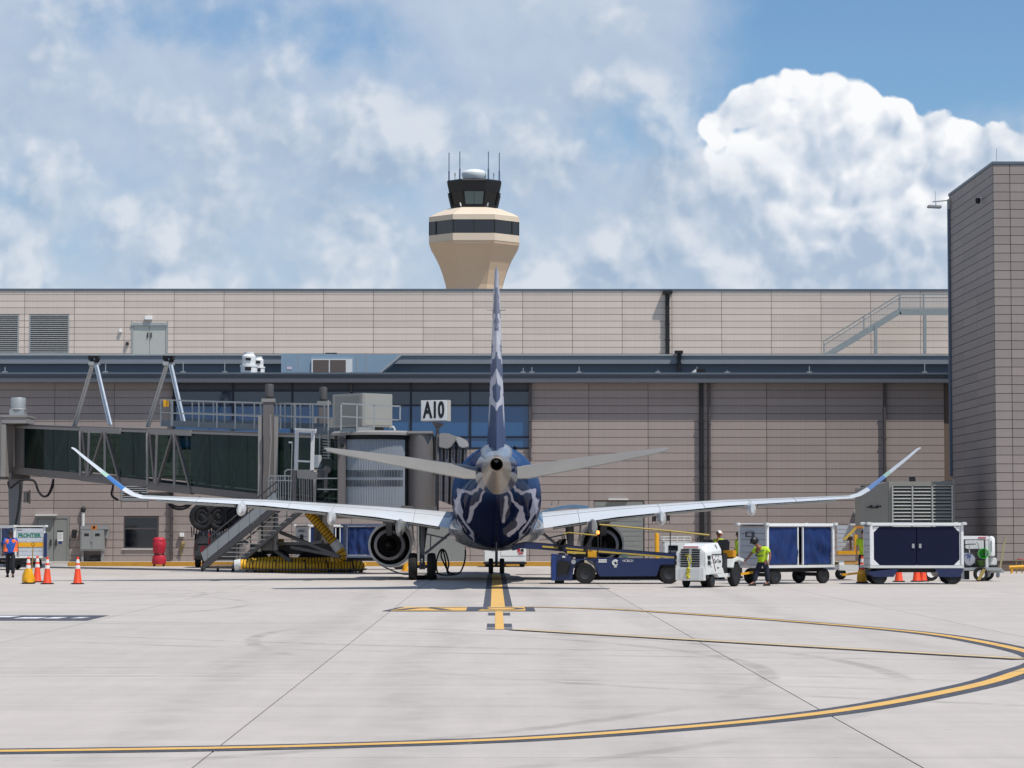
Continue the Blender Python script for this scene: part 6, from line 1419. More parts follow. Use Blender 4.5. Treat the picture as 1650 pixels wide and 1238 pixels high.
# ---- small white tow tractor, grille towards the camera
th = R(-26); fc = Vector(plant(1112.5, 79.6)); tc_ = fc + rotz(th) @ Vector((0, 1.42, 0))
tg = thing('tow_tractor', 'white tow tractor with black slotted grille and yellow rope at its nose', 'tow tractor', tc_, th)
q = MB(); hw = .51
q.loft([[Vector(p) for p in ((-hw * .93, -1.42, .36), (hw * .93, -1.42, .36), (hw * .98, -1.42, .75), (hw * .93, -1.40, 1.08), (hw * .60, -1.36, 1.22), (-hw * .60, -1.36, 1.22), (-hw * .93, -1.40, 1.08), (-hw * .98, -1.42, .75))],
        [Vector(p) for p in ((-hw, -.9, .42), (hw, -.9, .42), (hw, -.9, .8), (hw, -.9, 1.10), (hw * .72, -.9, 1.34), (-hw * .72, -.9, 1.34), (-hw, -.9, 1.10), (-hw, -.9, .8))],
        [Vector(p) for p in ((-hw, -.15, .42), (hw, -.15, .42), (hw, -.15, .8), (hw, -.12, 1.14), (hw * .75, -.1, 1.37), (-hw * .75, -.1, 1.37), (-hw, -.12, 1.14), (-hw, -.15, .8))]])
q.build('hood', M_tugw, tg, bevel=.012)
q = MB(); q.box2((-hw * .92, -1.50, .22), (hw * .92, -1.30, .62)); q.build('front_bumper', M_tugw, tg, bevel=.02)
q = MB(); q.box2((-hw * .62, -1.512, .27), (hw * .62, -1.502, .58)); q.build('bumper_panel', M_offw, tg)
q = MB(); q.prism([(-.95, .60), (.0, .60), (.12, .42), (1.42, .42), (1.42, .30), (-.35, .30), (-.5, .40), (-.95, .40)], -hw, hw, 'x'); q.build('chassis', M_tugw, tg, bevel=.012)
sl_ = MB(); sl_.box((0, 0, 0), (.26, .03, .045)); sl_ = sl_.mesh('grille_slot', M_duct)
for sx in (-.19, .17):
    for k in range(8): put('grille_slot', sl_, tg, (sx, -1.425 + (.004 * k if k > 5 else 0), .66 + k * .070))
q = MB(); q.box2((-.25, -1.425, 1.225), (.25, -1.36, 1.262)); q.build('top_lamp', M_red, tg, bevel=.01)
for x, z, w_ in ((hw * .97, .92, .17), (hw * .97, .76, .17), (hw * .97, .34, .10)): q = MB(); q.box((x + .0, -1.18 + (.02 if z > .5 else -.1), z), (.05, w_ + .05, .12)); q.build('side_vent', M_duct, tg)
for x, z in ((-hw * .95, .92), (-hw * .95, .76), (-hw * .9, .30)): q = MB(); q.box((x, -1.43, z), (.07, .05, .13)); q.build('front_vent', M_duct, tg)
q = MB(); q.lathe([(.005, -.03), (.05, -.02), (.06, .02)], (hw * .97 + .03, -1.02, .74), 'x', 14); q.build('headlamp', M_white, tg, smooth=True)
q = MB(); q.prism([(-.98, 1.0), (-.92, 1.0), (-.62, .50), (-.68, .50)], hw + .001, hw + .012, 'x'); q.build('dark_stripe', mat('stripe_maroon', '#5b1c2c', .5), tg)
q = MB(); q.prism([(-.95, .43), (-.15, .43), (-.08, .80), (-.12, .98), (-.9, .98)], hw, hw + .008, 'x'); q.build('side_panel', M_tugw, tg)
q = MB(); q.box2((hw + .006, -.9, 1.0), (hw + .02, -.15, 1.025)); q.build('hood_seam', M_dark, tg)
text('lettering', 'Car-Tow', .17, M_dark, tg, (hw + .012, -.50, .80), (math.pi / 2, 0, math.pi / 2), depth=.002, bold=.003)
text('lettering', '0', .22, M_dark, tg, (hw * .87 + .012, -.42, 1.24), (math.pi / 2 - R(26), 0, math.pi / 2), depth=.002)
for k in range(2): q = MB(); q.box((hw + .012, -.62 + .2 * k, .955), (.006, .05, .04)); q.build('small_mark', M_dark, tg)
q = MB(); q.box((hw + .012, -.45, .60), (.012, .14, .035)); q.build('latch', M_dark, tg)
rp = mat('rope_yellow', '#b9b02a', .6, var=.2)
q = MB(); q.tube([(-.04 + .045 * math.sin(k * 1.9), -1.53 - .02 * math.cos(k * 1.3), .62 - .026 * k) for k in range(14)], .038, 6); q.tube([(-.02, -1.46, 1.02), (-.08, -1.48, .9), (-.03, -1.5, .78), (.0, -1.52, .64)], .016, 6); q.tube([(-.16, -1.45, .98), (0, -1.47, 1.0), (.06, -1.48, .82), (-.02, -1.5, .66)], .014, 6); tag(q.build('coiled_rope', rp, tg, smooth=True), kind='stuff')
for x in (-.38, .40): wheel(tg, (x, -.82 if x < 0 else -.74, .20), .20, .13, 'x')
q = MB(); q.box((0, -.8, .22), (.7, .1, .1)); q.build('axle_beam', M_dark, tg)
wheel(tg, (.08, -.25, .16), .16, .3, 'x', 'wheel')
for x in (-.44, .50): wheel(tg, (x, .98, .39), .39, .2, 'x')
q = MB(); q.prism([(.42, .60), (.55, .86), (.95, .93), (1.45, .86), (1.45, .76), (.95, .82), (.62, .76), (.52, .58)], .36, .66, 'x'); q.build('fender', M_tugw, tg, bevel=.01)
q = MB(); q.prism([(.42, .60), (.55, .86), (.95, .93), (1.45, .86), (1.45, .76), (.95, .82), (.62, .76), (.52, .58)], -.6, -.32, 'x'); q.build('fender', M_tugw, tg, bevel=.01)
q = MB(); q.box2((-hw, .40, .432), (.32, 1.42, .80)); q.build('rear_deck', M_dark, tg, bevel=.01)
q = MB(); q.prism([(-.09, .43), (.40, .43), (.40, 1.0), (.25, .96), (.05, .62)], -hw + .01, hw - .01, 'x'); q.build('footwell', mat('seat_black', '#17171a', .7), tg)
for x in (-.26, .26):
    q = MB(); q.box((x, .44, .92), (.42, .46, .12)); s_ = q.build('seat', mat('seat_black', '#17171a', .7), tg, bevel=.04)
    q = MB(); q.box((x, .66, 1.20), (.42, .12, .52), Matrix.Rotation(R(-10), 3, 'X')); q.build('backrest', mat('seat_black', '#17171a', .7), s_, bevel=.05)
q = MB(); q.bar((-.2, -.1, 1.30), (-.2, .08, 1.42), .04); q.tube([(-.2 + .17 * math.cos(a), .08 + .05 * math.sin(a), 1.42 + .16 * math.sin(a)) for a in [2 * math.pi * i / 18 for i in range(19)]], .018, 6); q.build('steering_wheel', M_black, tg)
q = MB(); q.box((.46, .72, 1.02), (.34, .30, .22)); q.build('yellow_crate', mat('crate_yellow', '#c78a12', .5), tg, bevel=.015)
q = MB(); q.box((0, 1.5, .42), (.3, .16, .2)); q.cyl((0, 1.5, .32), (0, 1.5, .62), .03, 8); q.build('tow_hitch', M_black, tg)

# ---- white tug parked under the belly, tail to the camera
wt_ = thing('service_tractor', 'low white tractor parked far under the aircraft belly by the kerb', 'tractor', plant(813, 121.0))
q = MB(); q.box2((-.95, 0, .22), (1.0, 2.6, .84)); q.build('body', M_tugw, wt_, bevel=.04)
q = MB(); q.box2((-.20, -.02, .50), (.98, 1.4, .90)); q.build('engine_cover', M_tugw, wt_, bevel=.03)
q = MB(); q.box2((-.98, -.06, .14), (1.02, .02, .24)); q.build('bumper', M_black, wt_)
for x, m in ((.66, M_red), (.82, M_dark)): q = MB(); q.box((x, -.03, .78), (.13, .03, .13)); q.build('rear_lamp', m, wt_)
q = MB(); q.box((.75, -.03, .64), (.22, .03, .06)); q.build('reflector', M_red, wt_)
q = MB(); q.box((-.5, -.01, .80), (.14, .03, .04)); q.build('handle', M_dark, wt_)
q = MB(); q.box2((-.85, .4, .842), (-.2, 1.2, 1.0)); q.build('seat', mat('seat_maroon', '#4a2530', .7), wt_, bevel=.03)
for x in (-.8, .82):
    for y in (.35, 2.1): wheel(wt_, (x, y, .24), .24, .22, 'x')
# ---- white high-lift truck behind the loader
ht = thing('cabin_truck', 'white truck with a railed roof rack parked behind the belt loader', 'truck', plant(1092, 116))
q = MB(); q.box2((-.62, 0, .45), (.62, 2.4, 1.15)); q.build('body', M_offw, ht, bevel=.04)
q = MB(); q.box2((-.58, .1, 1.152), (.58, 2.2, 1.20)); q.build('roof', M_offw, ht, bevel=.02)
for y in (.12, 2.1):
    for z in (1.30, 1.42): q = MB(); q.bar((-.62, y, z), (.62, y, z), .035); q.build('rack_rail', M_offw, ht)
for x in (-.6, -.3, 0, .3, .6):
    q = MB(); q.bar((x, .12, 1.2), (x, .12, 1.42), .03); q.build('rack_post', M_offw, ht)
q = MB(); q.box((-.20, -.01, .92), (.42, .03, .24)); q.build('rear_window', M_wind, ht)
q = MB(); q.box((-.22, -.01, .66), (.40, .03, .22)); q.build('rear_panel', mat('panel_navy', '#222a48', .5), ht)
for x in (-.5, .5):
    for y in (.4, 1.9): wheel(ht, (x, y, .3), .3, .2, 'x')
# ---- dark van beside the stair
vn = thing('dark_van', 'dark grey van with black windows parked behind the jet bridge stair', 'van', plant(347, 119.0))
q = MB(); hv = 1.0
def vring(y, z0, zs, zt, wb, wt2): return [Vector(p) for p in ((-wb, y, z0), (wb, y, z0), (wb * 1.02, y, (z0 + zs) / 2), (wb, y, zs), (wt2, y, zt - .08), (wt2 * .8, y, zt), (-wt2 * .8, y, zt), (-wt2, y, zt - .08), (-wb, y, zs), (-wb * 1.02, y, (z0 + zs) / 2))]
q.loft([vring(-.04, .45, .98, 1.50, hv * .93, hv * .70), vring(.12, .36, 1.0, 1.68, hv, hv * .80), vring(3.0, .34, 1.02, 1.74, hv, hv * .82), vring(3.9, .36, 1.0, 1.1, hv, hv * .85), vring(4.7, .45, .8, .92, hv * .9, hv * .7)]); q.build('body', mat('van_grey', '#25272b', .3, var=.05, coat=.6), vn, smooth=35)
q = MB(); q.hexa([Vector(p) for p in ((-.80, -.05, 1.04), (.80, -.05, 1.04), (.80, .1, 1.04), (-.80, .1, 1.04), (-.66, .035, 1.50), (.66, .035, 1.50), (.66, .1, 1.50), (-.66, .1, 1.50))]); q.build('rear_window', M_wind, vn)
for s in (-1, 1):
    q = MB(); q.box((s * .86, -.03, .98), (.13, .06, .34)); q.build('tail_lamp', mat('lamp_dark', '#2a1418', .3), vn, bevel=.01)
    q = MB(); q.box((s * 1.12, 3.0, 1.12), (.20, .12, .16)); q.build('wing_mirror', M_black, vn, bevel=.03)
    q = MB(); q.prism([(.3, 1.04), (3.1, 1.06), (2.5, 1.56), (.5, 1.56)], s * .92, s * 1.0, 'x'); q.build('side_window', M_wind, vn)
    for y in (.8, 3.7): wheel(vn, (s * .88, y, .34), .34, .22, 'x')
q = MB(); q.box((0, -.07, .46), (1.8, .12, .18)); q.build('bumper', M_black, vn, bevel=.02)
# ---- louvred generator box by the tall block
Yg_ = 111.0; gx0, gxm, gx1 = xat(1393, Yg_), xat(1432, Yg_), xat(1537, Yg_)
gn = thing('generator_cabinet', 'large grey steel cabinet with a wide louvred front by the tall block', 'cabinet', (gxm, Yg_, 0)); og_ = Vector(gn.location)
zt1, zt2 = zat(776, Yg_), zat(786, Yg_)
q = MB(og_); q.box2((gxm, Yg_, .12), (gx1, Yg_ + 3, zt1)); q.build('casing', mat('cabinet_grey', '#87857d', .5, var=.07, streak=.14), gn, bevel=.02)
q = MB(og_); q.hexa([Vector(p) for p in ((gx0, Yg_ + 1.6, .12), (gxm - .01, Yg_ + .02, .12), (gxm - .01, Yg_ + 2.9, .12), (gx0, Yg_ + 2.9, .12), (gx0, Yg_ + 1.6, zt2), (gxm - .01, Yg_ + .02, zt1 - .01), (gxm - .01, Yg_ + 2.9, zt1 - .01), (gx0, Yg_ + 2.9, zt2))]); q.build('side_casing', mat('cabinet_grey', '#77766f'), gn)
fx0, fx1, fz0, fz1 = xat(1438, Yg_), xat(1534, Yg_), zat(884, Yg_), zat(783, Yg_)
q = MB(og_); q.box2((fx0, Yg_ - .02, fz0), (fx1, Yg_ - .003, fz1)); q.build('louvre_back', M_duct, gn)
nl = 18; lm = MB(); wl3 = (fx1 - fx0) / 3 - .06
lm.box((0, 0, 0), (wl3, .16, .02), Matrix.Rotation(R(38), 3, 'X')); lm = lm.mesh('louvre_blade', mat('blade_grey', '#a3a49f', .45, metal=.2))
for i in range(3):
    for k in range(nl): put('louvre_blade', lm, gn, Vector((fx0 + (i + .5) * (fx1 - fx0) / 3, Yg_ - .06, fz0 + (k + .5) * (fz1 - fz0) / nl)) - og_)
for i in range(4): q = MB(og_); x = fx0 + i * (fx1 - fx0) / 3; q.box2((x - .03, Yg_ - .14, fz0 - .02), (x + .03, Yg_ - .005, fz1 + .02)); q.build('louvre_stile', mat('blade_grey', '#a3a49f'), gn)
q = MB(og_); q.box2((fx0 + .032, Yg_ - .14, fz1 - .01), (fx1 - .032, Yg_ - .005, fz1 + .05)); q.build('louvre_head', mat('cabinet_grey', '#77766f'), gn)
q = MB(og_); q.box2((gx1 - .05, Yg_ - .04, .1), (gx1 + .04, Yg_ + 3.02, zt1 + .06)); q.build('corner_trim', mat('cabinet_grey', '#77766f'), gn)
q = MB(og_); q.box(at(1470, 772.5, Yg_ + .5), (.24, .22, .22)); q.build('roof_box', M_black, gn)
q = MB(og_); q.box2((gx0 + .2, Yg_ + 1.9, zt2), (gx0 + .6, Yg_ + 2.5, zt2 + .12)); q.build('roof_vent', M_dark, gn)
rnd = random.Random(4)
for k in range(5): 
    q = MB(og_); f = .32 + .10 * k; p = Vector((gx0 + (gxm - gx0) * f, Yg_ + 1.6 + (-1.58) * f - .02, zat(818 + rnd.uniform(-2, 3), Yg_))); q.box(p, (.12, .10, .05 + .07 * (k % 2)), rotz(math.atan2(-1.58, gxm - gx0))); q.build('hinge_mark', M_dark, gn)
# ---- water service cart with tank, bucket and upright bottle
Yw = 89.4; wc = thing('water_cart', 'white two-wheeled water service cart with a green bucket and a white bottle', 'service cart', plant(1570, Yw)); ow = Vector(wc.location)
def wp(u, v, d=0): return at(u, v, Yw + d)
def wb(u0, v0, u1, v1, y0, y1, name, m, bv=.01):
    a, b = wp(u0, v1), wp(u1, v0); q = MB(ow); q.box2((a.x, Yw + y0, a.z), (b.x, Yw + y1, b.z)); return q.build(name, m, wc, bevel=bv)
wb(1528, 915, 1612, 919.5, -.3, 1.0, 'bed', M_galv); wb(1536, 864, 1591, 869.5, -.25, -.18, 'top_frame', M_white); wb(1536, 864, 1591, 869.5, .85, .92, 'top_frame', M_white)
for u in (1541, 1588): wb(u - 2, 869.7, u + 2, 914.8, -.25, -.18, 'frame_post', M_offw)
wb(1560, 871, 1590, 885, .55, .6, 'back_panel', M_offw); wb(1574, 865.5, 1586, 868, -.27, -.251, 'red_label', mat('label_red', '#b05560', .5), 0)
q = MB(ow); c_ = wp(1561.5, 902.5); r_ = 11.0 * Yw / FPX; q.lathe([(.02, -.12), (r_ * .75, -.10), (r_ * .97, .0), (r_, .15), (r_, .75), (r_ * .9, .9), (.02, .95)], Vector((c_.x, Yw, c_.z)), 'y', 28); q.build('water_tank', mat('tank_silver', '#a9acb3', .35, metal=.5, var=.15, scale=6), wc, smooth=30)
q = MB(ow); q.box(c_ + Vector((-.02, -.11, .13)), (.12, .04, .10)); q.build('tank_plate', mat('plate_blue', '#46527a', .5), wc)
q = MB(ow); c_ = wp(1582, 892); r_ = 7.6 * Yw / FPX; M_grn = mat('bucket_green', '#25b51c', .4, var=.05); q.lathe([(r_ * .80, .02), (r_ * .86, .0), (r_, -.30), (r_ * 1.06, -.30), (r_ * 1.06, -.27), (r_ * .93, .04), (.01, .05), (.01, .02)], Vector((c_.x, Yw - .05, c_.z)), 'y', 28); q.build('bucket', M_grn, wc, smooth=30)
q = MB(ow); c2_ = wp(1581, 908); q.lathe([(.02, -.1), (.12, -.1), (.15, .1), (.02, .12)], c2_, 'z', 18); q.build('green_base', mat('dull_green', '#55752f', .5), wc, smooth=30)
q = MB(ow); c_ = wp(1596, 0); zb, zt_ = wp(1596, 896).z, wp(1596, 864).z; q.lathe([(.02, zb - .02), (.11, zb), (.12, zb + .05), (.12, zt_ - .10), (.09, zt_ - .03), (.02, zt_)], Vector((wp(1596, 880).x, Yw - .15, 0)), 'z', 20); q.build('white_bottle', M_white, wc, smooth=30)
q = MB(ow); q.box(wp(1596, 880) + Vector((-.02, -.272, 0)), (.035, .01, .36)); q.build('bottle_label', M_grey, wc)
for u, v, w_, h_ in ((1600, 905, 12, 12), (1590, 908, 8, 9), (1547, 908, 6, 9), (1571, 912, 7, 5)): wb(u - w_ / 2, v - h_ / 2, u + w_ / 2, v + h_ / 2, -.1, .3, 'valve_block', M_offw if u > 1580 else M_dark, .03)
for P in ([(1541, 877), (1549, 883), (1556, 884), (1561, 891)], [(1569, 871), (1575, 876), (1577, 884)], [(1545, 884), (1556, 878), (1572, 877)], [(1562, 875), (1562, 891)]):
    q = MB(ow); q.tube(spline3([wp(u, v, -.1) for u, v in P], 5), .018, 6); q.build('pipe', M_offw if P[0][0] > 1560 else M_dark, wc, smooth=True)
for u, r_, d in ((1580, .25, -.35), (1500, .27, .3), (1590, .25, 1.05)):
    p = wp(u, 923, d); wheel(wc, Vector((p.x, Yw + d, r_)) - ow, r_, .16, 'y', 'wheel', M_white)
q = MB(ow); q.prism([(lambda p: (p.x, p.z))(wp(u, v)) for u, v in ((1570, 934), (1580, 916), (1584, 918), (1575, 935))], Yw - .5, Yw - .44); q.build('mudflap', mat('dull_yellow_flap', '#a08a4a', .6), wc)
wb(1544, 919.7, 1552, 934, -.2, .1, 'jack_leg', M_galv); wb(1553, 919.7, 1562, 934, 0, .3, 'coupling', M_dark)
q = MB(ow); q.bar(wp(1611, 918, -.2), wp(1619, 872, -.2), .055); q.cyl(wp(1619, 872, -.2), wp(1620.2, 866.5, -.2), .035, 8); q.build('tow_bar', mat('bar_khaki', '#a39a72', .5, metal=.2), wc)
q = MB(ow); q.box(wp(1605, 921), (.5, .3, .10)); q.cyl(wp(1608, 928), wp(1608, 926, -.15), .07, 10); q.build('hitch', M_galv, wc)
# ---- yellow pallet dolly between the two carts
Yd = 91.5; dl_ = thing('pallet_lift', 'yellow and white loading dolly half hidden between the two carts', 'dolly', plant(1374, Yd)); od = Vector(dl_.location)
def db(u0, v0, u1, v1, y0, y1, name, m): a, b = at(u0, v1, Yd), at(u1, v0, Yd); q = MB(od); q.box2((a.x, Yd + y0, a.z), (b.x, Yd + y1, b.z)); return q.build(name, m, dl_, bevel=.01)
for k in range(6): db(1352, 847 + k * 7, 1377, 853.3 + k * 7, .6, .63, 'side_panel', mat('cart_panel', '#b9bfc6'))
db(1372, 844, 1381, 847, .4, .8, 'corner_cap', M_offw); db(1378.5, 862, 1384, 888, .3, .4, 'post', M_yel); db(1350, 888, 1386, 894, .1, .4, 'cross_beam', M_yel); db(1378.5, 848, 1394, 852, .3, .4, 'arm', mat('arm_orange', '#b5762c', .5))
db(1352, 911, 1384, 919.5, .0, 1.4, 'bed', M_offw); db(1360, 904, 1384, 910, .2, .6, 'box', mat('crate_tan', '#b58a4a', .6)); db(1353, 903, 1362, 911, .2, .3, 'bracket', M_white)
q = MB(od); q.bar(at(1360, 870, Yd + .2), at(1379, 851, Yd + .2), .08); q.build('brace', mat('rail_yellow', '#c2a440'), dl_)
q = MB(od); q.bar(at(1371, 886, Yd + .4), at(1370, 866, Yd + .4), .06); q.box(at(1370, 868, Yd + .4), (.16, .12, .14)); q.build('lever', mat('lever_brown', '#4a2a20', .6), dl_)
for u in (1357, 1400): p = at(u, 926, Yd); wheel(dl_, Vector((p.x, Yd + .4, .2)) - od, .2, .14, 'y')
# ---- electrical cabinet on legs
ec = thing('electrical_cabinet', 'grey two-door electrical cabinet with an orange sticker against the wall', 'cabinet', plant(149, YL - .4)); oe = Vector(ec.location)
Ye = YL - .55; a, b = at(129, 888, Ye), at(167.5, 854, Ye)
q = MB(oe); q.box2((a.x, Ye, a.z), (b.x, YL - .06, b.z)); q.build('casing', M_grey, ec, bevel=.015)
q = MB(oe); a2, b2 = at(129, 854, Ye), at(174, 847.5, Ye); q.box2((a2.x, Ye + .05, a2.z + .01), (b2.x, YL - .06, b2.z)); q.build('top_box', M_grey, ec, bevel=.015)
xm = (a.x + b.x) / 2
for x0, x1 in ((a.x + .06, xm - .01), (xm + .01, b.x - .06)):
    q = MB(oe); q.box2((x0, Ye - .02, a.z + .08), (x1, Ye - .001, b.z - .06)); d = q.build('door', M_grey, ec)
    q = MB(oe); q.box2((x0 + .14, Ye - .028, b.z - .30), (x1 - .14, Ye - .021, b.z - .17)); q.build('name_plate', M_dark, d)
q = MB(oe); q.box((xm, Ye - .05, (a.z + b.z) / 2), (.05, .05, .12)); q.build('handle', M_galv, ec)
q = MB(oe); q.box(at(151.5, 850.5, Ye + .04), (.28, .01, .20)); st_ = q.build('warning_sticker', mat('sticker_orange', '#c9752c', .5), ec)
q = MB(oe); q.box(at(151.5, 850, Ye + .03), (.11, .01, .11)); q.build('symbol', M_black, st_)
for x in (a.x + .1, b.x - .1): q = MB(oe); q.box2((x - .05, Ye + .1, .18), (x + .05, YL - .1, a.z)); q.build('leg', M_grey, ec)
q = MB(oe); q.box(at(172, 861, Ye + .3), (.2, .2, .36)); q.build('socket_box', M_grey, ec)
q = MB(oe); q.box((xm + .15, Ye + .2, .42), (.5, .12, .07)); q.box((xm, Ye + .25, .30), (.5, .3, .12)); q.build('hose_bracket', M_dark, ec)
# ---- red covered wheeled extinguisher
rc = thing('covered_extinguisher', 'wheeled unit under a bright red fabric cover in front of the kerb', 'extinguisher', plant(256.5, 123.3))
def lumpy(rings, seed, amp=.03):
    rnd = random.Random(seed); out = []
    for k, (cx, z, rx, ry) in enumerate(rings):
        out.append([Vector((cx + rx * math.cos(t) * (1 + amp * math.sin(5 * t + k * 1.7 + seed) + amp * .8 * math.sin(9 * t + k)), ry * math.sin(t) * (1 + amp * math.sin(4 * t + k * 2)), z)) for t in [2 * math.pi * i / 28 for i in range(28)]])
    return out
q = MB(); q.loft(lumpy([(.0, .10, .30, .25), (.0, .2, .33, .28), (0, .45, .31, .27), (0, .54, .24, .22), (0, .60, .23, .21), (0, .68, .28, .25), (0, .95, .29, .26), (0, 1.10, .31, .27), (0, 1.16, .27, .24), (0, 1.24, .30, .25), (0, 1.34, .25, .2), (0, 1.38, .12, .1)], 2, .055)); q.build('cover', mat('cover_red', '#b51f35', .55, var=.12, scale=5, bump=.3), rc, smooth=60)
q = MB(); q.tube([(.255 * math.cos(t), .235 * math.sin(t), .585) for t in [2 * math.pi * i / 20 for i in range(21)]], .02, 6); q.build('strap', M_dark, rc)
for x in (-.22, .22): wheel(rc, (x, -.05, .11), .11, .08, 'x')
# ---- bollards and flags by the kerb
for u, v0, Y, r_, lab in ((1058.5, 859, 122.0, .10, 'tall yellow bollard standing behind the belt loader'), (812, 884, 122.5, .10, 'yellow bollard under the aircraft belly beside the white tractor')):
    t_ = thing('bollard', lab, 'bollard', plant(u, Y), 0, 'yellow bollards by the kerb'); H = zat(v0, Y)
    q = MB(); q.lathe([(r_ * 1.05, 0), (r_, .03), (r_, H - .06), (r_ * .8, H - .01), (.01, H)], (0, 0, 0), n=18); q.build('post', M_yel, t_, smooth=30)
    q = MB(); q.cyl((0, 0, 0), (0, 0, .025), r_ * 1.6, 18); q.build('base', M_yel, t_)
t_ = thing('valve_guard', 'low yellow barrier with a red handwheel by the tall block at the right edge', 'barrier', plant(1642, 104.5))
q = MB(); q.cyl((-.40, 0, .24), (.5, 0, .28), .07, 12); q.build('rail', M_yel, t_, smooth=30)
for x in (-.3, .4): q = MB(); q.cyl((x, 0, 0), (x, 0, .25), .05, 10); q.build('leg', M_yel, t_)
for x in (-.05, .18): q = MB(); q.cyl((x, .3, 0), (x, .3, .55), .025, 8); q.build('valve_stem', mat('brass', '#9a8550'), t_)
q = MB(); q.lathe([(.12, .54), (.13, .56), (.12, .58)], (.1, .3, 0), n=20, cap=False); q.bar((-.02, .3, .56), (.22, .3, .56), .02); q.build('handwheel', M_red, t_)
# ---- cones
def cone(label, u, v, group='orange traffic cones', col=M_org, bands=True, H=.88, Y=None):
    g_ = ground(u, v) if Y is None else Vector(plant(u, Y))
    t_ = thing('traffic_cone', label, 'traffic cone', (g_.x, g_.y, 0), 0, group)
    q = MB(); q.box((0, 0, .02), (.38, .38, .04)); q.build('base', M_black, t_, bevel=.012)
    q = MB(); q.lathe([(.155, .041), (.135, .07), (.036, H), (.02, H + .005), (.005, H + .004)], (0, 0, 0), n=24); q.build('body', col, t_, smooth=30)
    if bands:
        f = lambda z: .135 + (.036 - .135) * (z - .07) / (H - .07) + .004
        for z0, z1 in ((.50, .61), (.68, .80)):
            q = MB(); q.lathe([(f(z0) - .004, z0), (f(z0), z0 + .004), (f(z1), z1 - .004), (f(z1) - .004, z1)], (0, 0, 0), n=24); q.build('reflective_band', M_refl, t_, smooth=30)
    return t_
cone('orange cone with two white bands standing alone, right of the others at left', 125, 941.5)
cone('orange cone with two white bands left of the lone one', 76, 941.5)
cone('orange cone half hidden behind the yellow jacketed cone', 60, 938.5)
cY = cone('cone in a yellow plastic jacket with a broom handle behind it', 45.5, 941)
q = MB(); q.loft(lumpy([(0, .05, .19, .17), (0, .12, .195, .17), (0, .26, .175, .15), (0, .40, .135, .12), (0, .5, .10, .09)], 6, .11)); q.build('jacket', mat('jacket_yellow', '#dfa30c', .45, var=.08), cY, smooth=60)
br = thing('broom', 'long wooden broom handle with a wire loop leaning at the yellow jacketed cone', 'broom', (cY.location.x + .03, cY.location.y + .35, 0))
q = MB(); q.cyl((0, 0, .05), (.05, .02, 1.22), .018, 8); q.build('handle', mat('wood_tan', '#9c7a3c', .6), br)
q = MB(); q.tube([(.05 + .045 * math.cos(t), .02, 1.28 + .06 * math.sin(t)) for t in [2 * math.pi * i / 14 for i in range(15)]], .01, 6); q.build('wire_loop', M_black, br)
q = MB(); q.box((0, 0, .05), (.3, .08, .1)); q.build('broom_head', M_dark, br, bevel=.02)
cone('orange cone under the navy-doored cart, left of the pair', 1448, 0, col=M_org, Y=88.2, H=.88)
cone('left cone of the orange pair under the navy-doored cart', 1477, 0, Y=88.4)
cone('right cone of the orange pair under the navy-doored cart', 1487, 0, Y=88.9)
cJ = cone('yellow jacketed cone with an orange tip standing between the two carts', 1389, 0, Y=86.4)
q = MB(); q.loft(lumpy([(0, .05, .17, .15), (0, .15, .18, .15), (0, .34, .15, .13), (0, .44, .12, .11)], 8, .06)); q.build('jacket', mat('jacket_yellow', '#dfa30c'), cJ, smooth=60)
yd_ = thing('yellow_delineator', 'short yellow plastic marker post on a square foot behind the left main wheels', 'marker', tuple(ground(653, 921)))
q = MB(); q.lathe([(.13, .03), (.11, .1), (.09, .5), (.085, .56), (.01, .57)], (0, 0, 0), n=18); q.build('post', M_yel, yd_, smooth=30); q = MB(); q.box((0, 0, .018), (.40, .34, .035)); q.build('foot', M_yel, yd_, bevel=.01)
for k, (x, lab) in enumerate(((-2.6, 'black wheel chock wedged at the left main wheels'), (2.6, 'black wheel chock wedged at the right main wheels'))):
    ch = MB(); ch.prism([(-.2, 0), (.2, 0), (.02, .15), (-.02, .15)], x - .55, x + .55, 'x'); 
    ch = MB(); o3 = (x, 92.35, 0); ch.prism([(-.18, 0), (.18, 0), (.03, .15), (-.03, .15)], -.5, .5, 'x'); c_ = ch.build('wheel_chock', M_black); c_.location = o3; tag(c_, lab, 'chock', 'wheel chocks')
# ================================================================ PEOPLE
def skin(pts, edges, root=0, sub=1):
    """one continuous surface grown round a skeleton: pts = [(position, radius)]"""
    me = bpy.data.meshes.new('skeleton'); me.from_pydata([tuple(p[0]) for p in pts], edges, [])
    ob = bpy.data.objects.new('skeleton', me); COL.objects.link(ob)
    md = ob.modifiers.new('s', 'SKIN'); md.use_smooth_shade = True
    sv = me.skin_vertices[0].data
    for i, p in enumerate(pts):
        r = p[1] if isinstance(p[1], tuple) else (p[1], p[1]); sv[i].radius = r; sv[i].use_root = (i == root)
    sb = ob.modifiers.new('u', 'SUBSURF'); sb.levels = sub
    bpy.context.view_layer.update()
    out = bpy.data.meshes.new_from_object(ob.evaluated_get(bpy.context.evaluated_depsgraph_get()))
    bpy.data.objects.remove(ob); bpy.data.meshes.remove(me); return out
def skinput(name, pts, edges, m, par, root=0, sub=1):
    me = skin(pts, edges, root, sub); me.materials.clear(); me.materials.append(m); return put(name, me, par)
SK = {}
